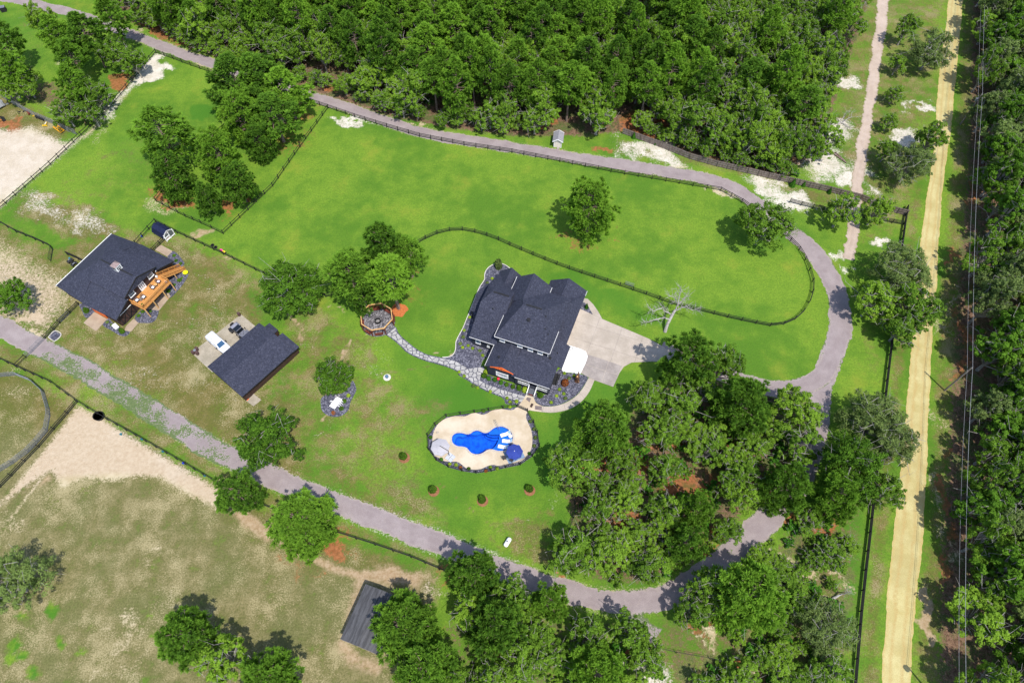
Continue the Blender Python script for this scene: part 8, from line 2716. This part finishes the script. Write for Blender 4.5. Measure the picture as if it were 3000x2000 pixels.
# undergrowth at the wood edges and under the trees
RNG = np.random.default_rng(77)
n_ = 0
for poly, sp, lab, grp, k in ((scrub, 2.5, 'low bush in the scrub by the five rail fence', 'bushes in the scrub', 0.85), (grove, 3.0, 'low bush on the orange ground of the grove', 'bushes in the grove', 0.8), (se, 3.6, 'low bush below the lower drive', 'bushes below the lower drive', 0.8), (woods, 9.0, 'low bush under the dense woods', 'bushes under the dense woods', 0.5)):
    sv_ = TREES
    TREES = []
    pts, _ = scatter(poly, sp, 50 + n_, ymax=215)
    TREES = sv_
    for p in pts:
        if RNG.random() < k and n_ < 290:
            n_ += 1
            r = RNG.uniform(0.7, 1.5)
            tm, cm_, ph, pr = WILD[n_ % 4]
            o = empty('low_bush', p, TR.uniform(0, 6.28), lab, 'bush', grp)
            o.scale = (r / pr, r / pr, r * RNG.uniform(0.8, 1.3) / ph)
            link('foliage', cm_, o)
            link('stem', tm, o)


# ------------------------------------------------------------------ dead trees
def dead_tree(name, label, base, h, seed, lean=(0, 0), rz=0.0, tilt=0.0, spread=1.0, cat='dead tree'):
    rng = np.random.default_rng(seed)
    mb = MB()

    def grow(p, d, L, r, lev):
        n = 4
        pts, rad = [p], [r]
        for i in range(n):
            d = d + rng.normal(0, 0.16, 3) + np.array([0, 0, 0.03])
            d /= np.linalg.norm(d)
            p = p + d * L / n
            pts.append(p)
            rad.append(r * (1 - 0.45 * (i + 1) / n))
        mb.tube([tuple(q) for q in pts], rad, 7 if lev < 2 else 4, lev == 0)
        if lev >= 4:
            return
        k = 3 if lev < 3 else 4
        for j in range(k):
            a = 2 * math.pi * j / k + rng.uniform(0, 1.6)
            s, t = rot_perp(d[None], rng)
            q = d * rng.uniform(0.55, 0.9) + (s[0] * math.cos(a) + t[0] * math.sin(a)) * rng.uniform(0.6, 1.0) * spread
            q /= np.linalg.norm(q)
            b = pts[-1] if j < 2 else pts[-2]
            grow(np.array(b), q, L * rng.uniform(0.55, 0.78), rad[-1] * rng.uniform(0.6, 0.8), lev + 1)

    d0 = np.array([lean[0], lean[1], 1.0])
    grow(np.zeros(3), d0 / np.linalg.norm(d0), h * 0.36, 0.045 * h * 0.9, 0)
    root = empty(name, G2(*base), rz, label, cat)
    mb.build('trunk_and_limbs', M_DEAD, root)
    if tilt:
        root.rotation_euler = (tilt, 0, rz)
    return root


def limb_tree(label, limbs, seed):
    b0 = G(limbs[0][0][0], limbs[0][0][1], 0)
    rng = np.random.default_rng(seed)
    root = empty('dead_tree', b0, 0, label, 'dead tree')
    for nm, pts, r0, r1 in [('trunk', limbs[0], 0.34, 0.24)] + [('limb', l, 0.15, 0.035) for l in limbs[1:]]:
        mb = MB()
        P = [G(*q) - b0 for q in pts]
        k = len(P)
        sp = []
        for a in range(k - 1):
            for t in (0, 0.33, 0.66):
                w = P[a] * (1 - t) + P[a + 1] * t + (rng.normal(0, 0.10, 3) if nm == 'limb' and (a or t) else 0)
                sp.append(w)
        sp.append(P[-1])
        mb.tube([tuple(q) for q in sp], list(np.linspace(r0, r1, len(sp))), 8)
        if nm == 'limb':
            for q in sp[3:]:
                for _ in range(3):
                    d = rng.normal(0, 1, 3) + np.array([0, 0, 0.5]) + (sp[-1] - sp[0]) * 0.18
                    d /= np.linalg.norm(d)
                    L = rng.uniform(0.7, 1.9)
                    m = q + d * L * 0.5 + rng.normal(0, 0.12, 3)
                    e = q + d * L
                    mb.tube([tuple(q), tuple(m), tuple(e)], [0.034, 0.022, 0.010], 4, False)
                    for _ in range(2):
                        f = m + (d + rng.normal(0, 0.6, 3)) * L * 0.5
                        mb.tube([tuple(m), tuple(f)], [0.018, 0.008], 3, False)
        mb.build(nm, M_DEAD, root)


limb_tree('bleached bare dead tree standing on the lawn by the concrete drive', [
    [(1948, 972, 0), (1956, 948, 1.6), (1968, 925, 2.9), (1978, 908, 3.8)],
    [(1968, 925, 2.9), (1958, 918, 3.6), (1940, 904, 4.4), (1915, 910, 4.8), (1905, 905, 5.3)],
    [(1962, 935, 2.4), (1945, 930, 3.2), (1912, 938, 3.8), (1890, 945, 4.2)],
    [(1978, 908, 3.8), (1985, 895, 4.6), (1978, 872, 5.6), (1960, 866, 6.2)],
    [(1978, 908, 3.8), (1988, 888, 5.0), (1992, 862, 6.6), (1995, 848, 7.6)],
    [(1985, 895, 4.6), (2000, 878, 5.6), (2012, 866, 6.4)],
    [(1978, 908, 3.8), (1996, 902, 4.3), (2012, 899, 4.8), (2030, 908, 4.9), (2048, 910, 5.1)]], 6)
dead_tree('fallen_tree', 'grey bare tree fallen across the sandy track', (2428, 368), 9.0, 9, (0.05, 0), R(-78), R(-74), 0.9)
dead_tree('dead_tree', 'bare leaning sapling over the five rail fence near the bottom', (2435, 1756), 5.5, 12, (0, 0), R(-60), R(-48), 0.6)
dead_tree('dead_tree', 'bare forked sapling in the scrub at the bottom right', (2356, 1998), 6.0, 15, (0.1, 0), 1.0, 0, 0.7)
dead_tree('dead_tree', 'pale bare branches at the foot of the grey green trees by the fence', (2560, 1365), 5.0, 17, (0.0, 0), R(-100), R(-55), 1.0)
dead_tree('dead_tree', 'small bare white tree in the grove clearing', (1858, 1412), 5.0, 19, (0.0, 0), 0.3, 0, 0.9)
lg = empty('fallen_log', G2(2437, 448), R(-58), 'brown logs lying on the bare sand by the sandy track', 'log')
MB().tube([(0, 0, 0.2), (4.2, 0.3, 0.2)], [0.22, 0.14], 8).tube([(0.4, 0.7, 0.18), (3.6, 0.5, 0.2)], [0.16, 0.1], 8).build('log', M_BARK, lg)
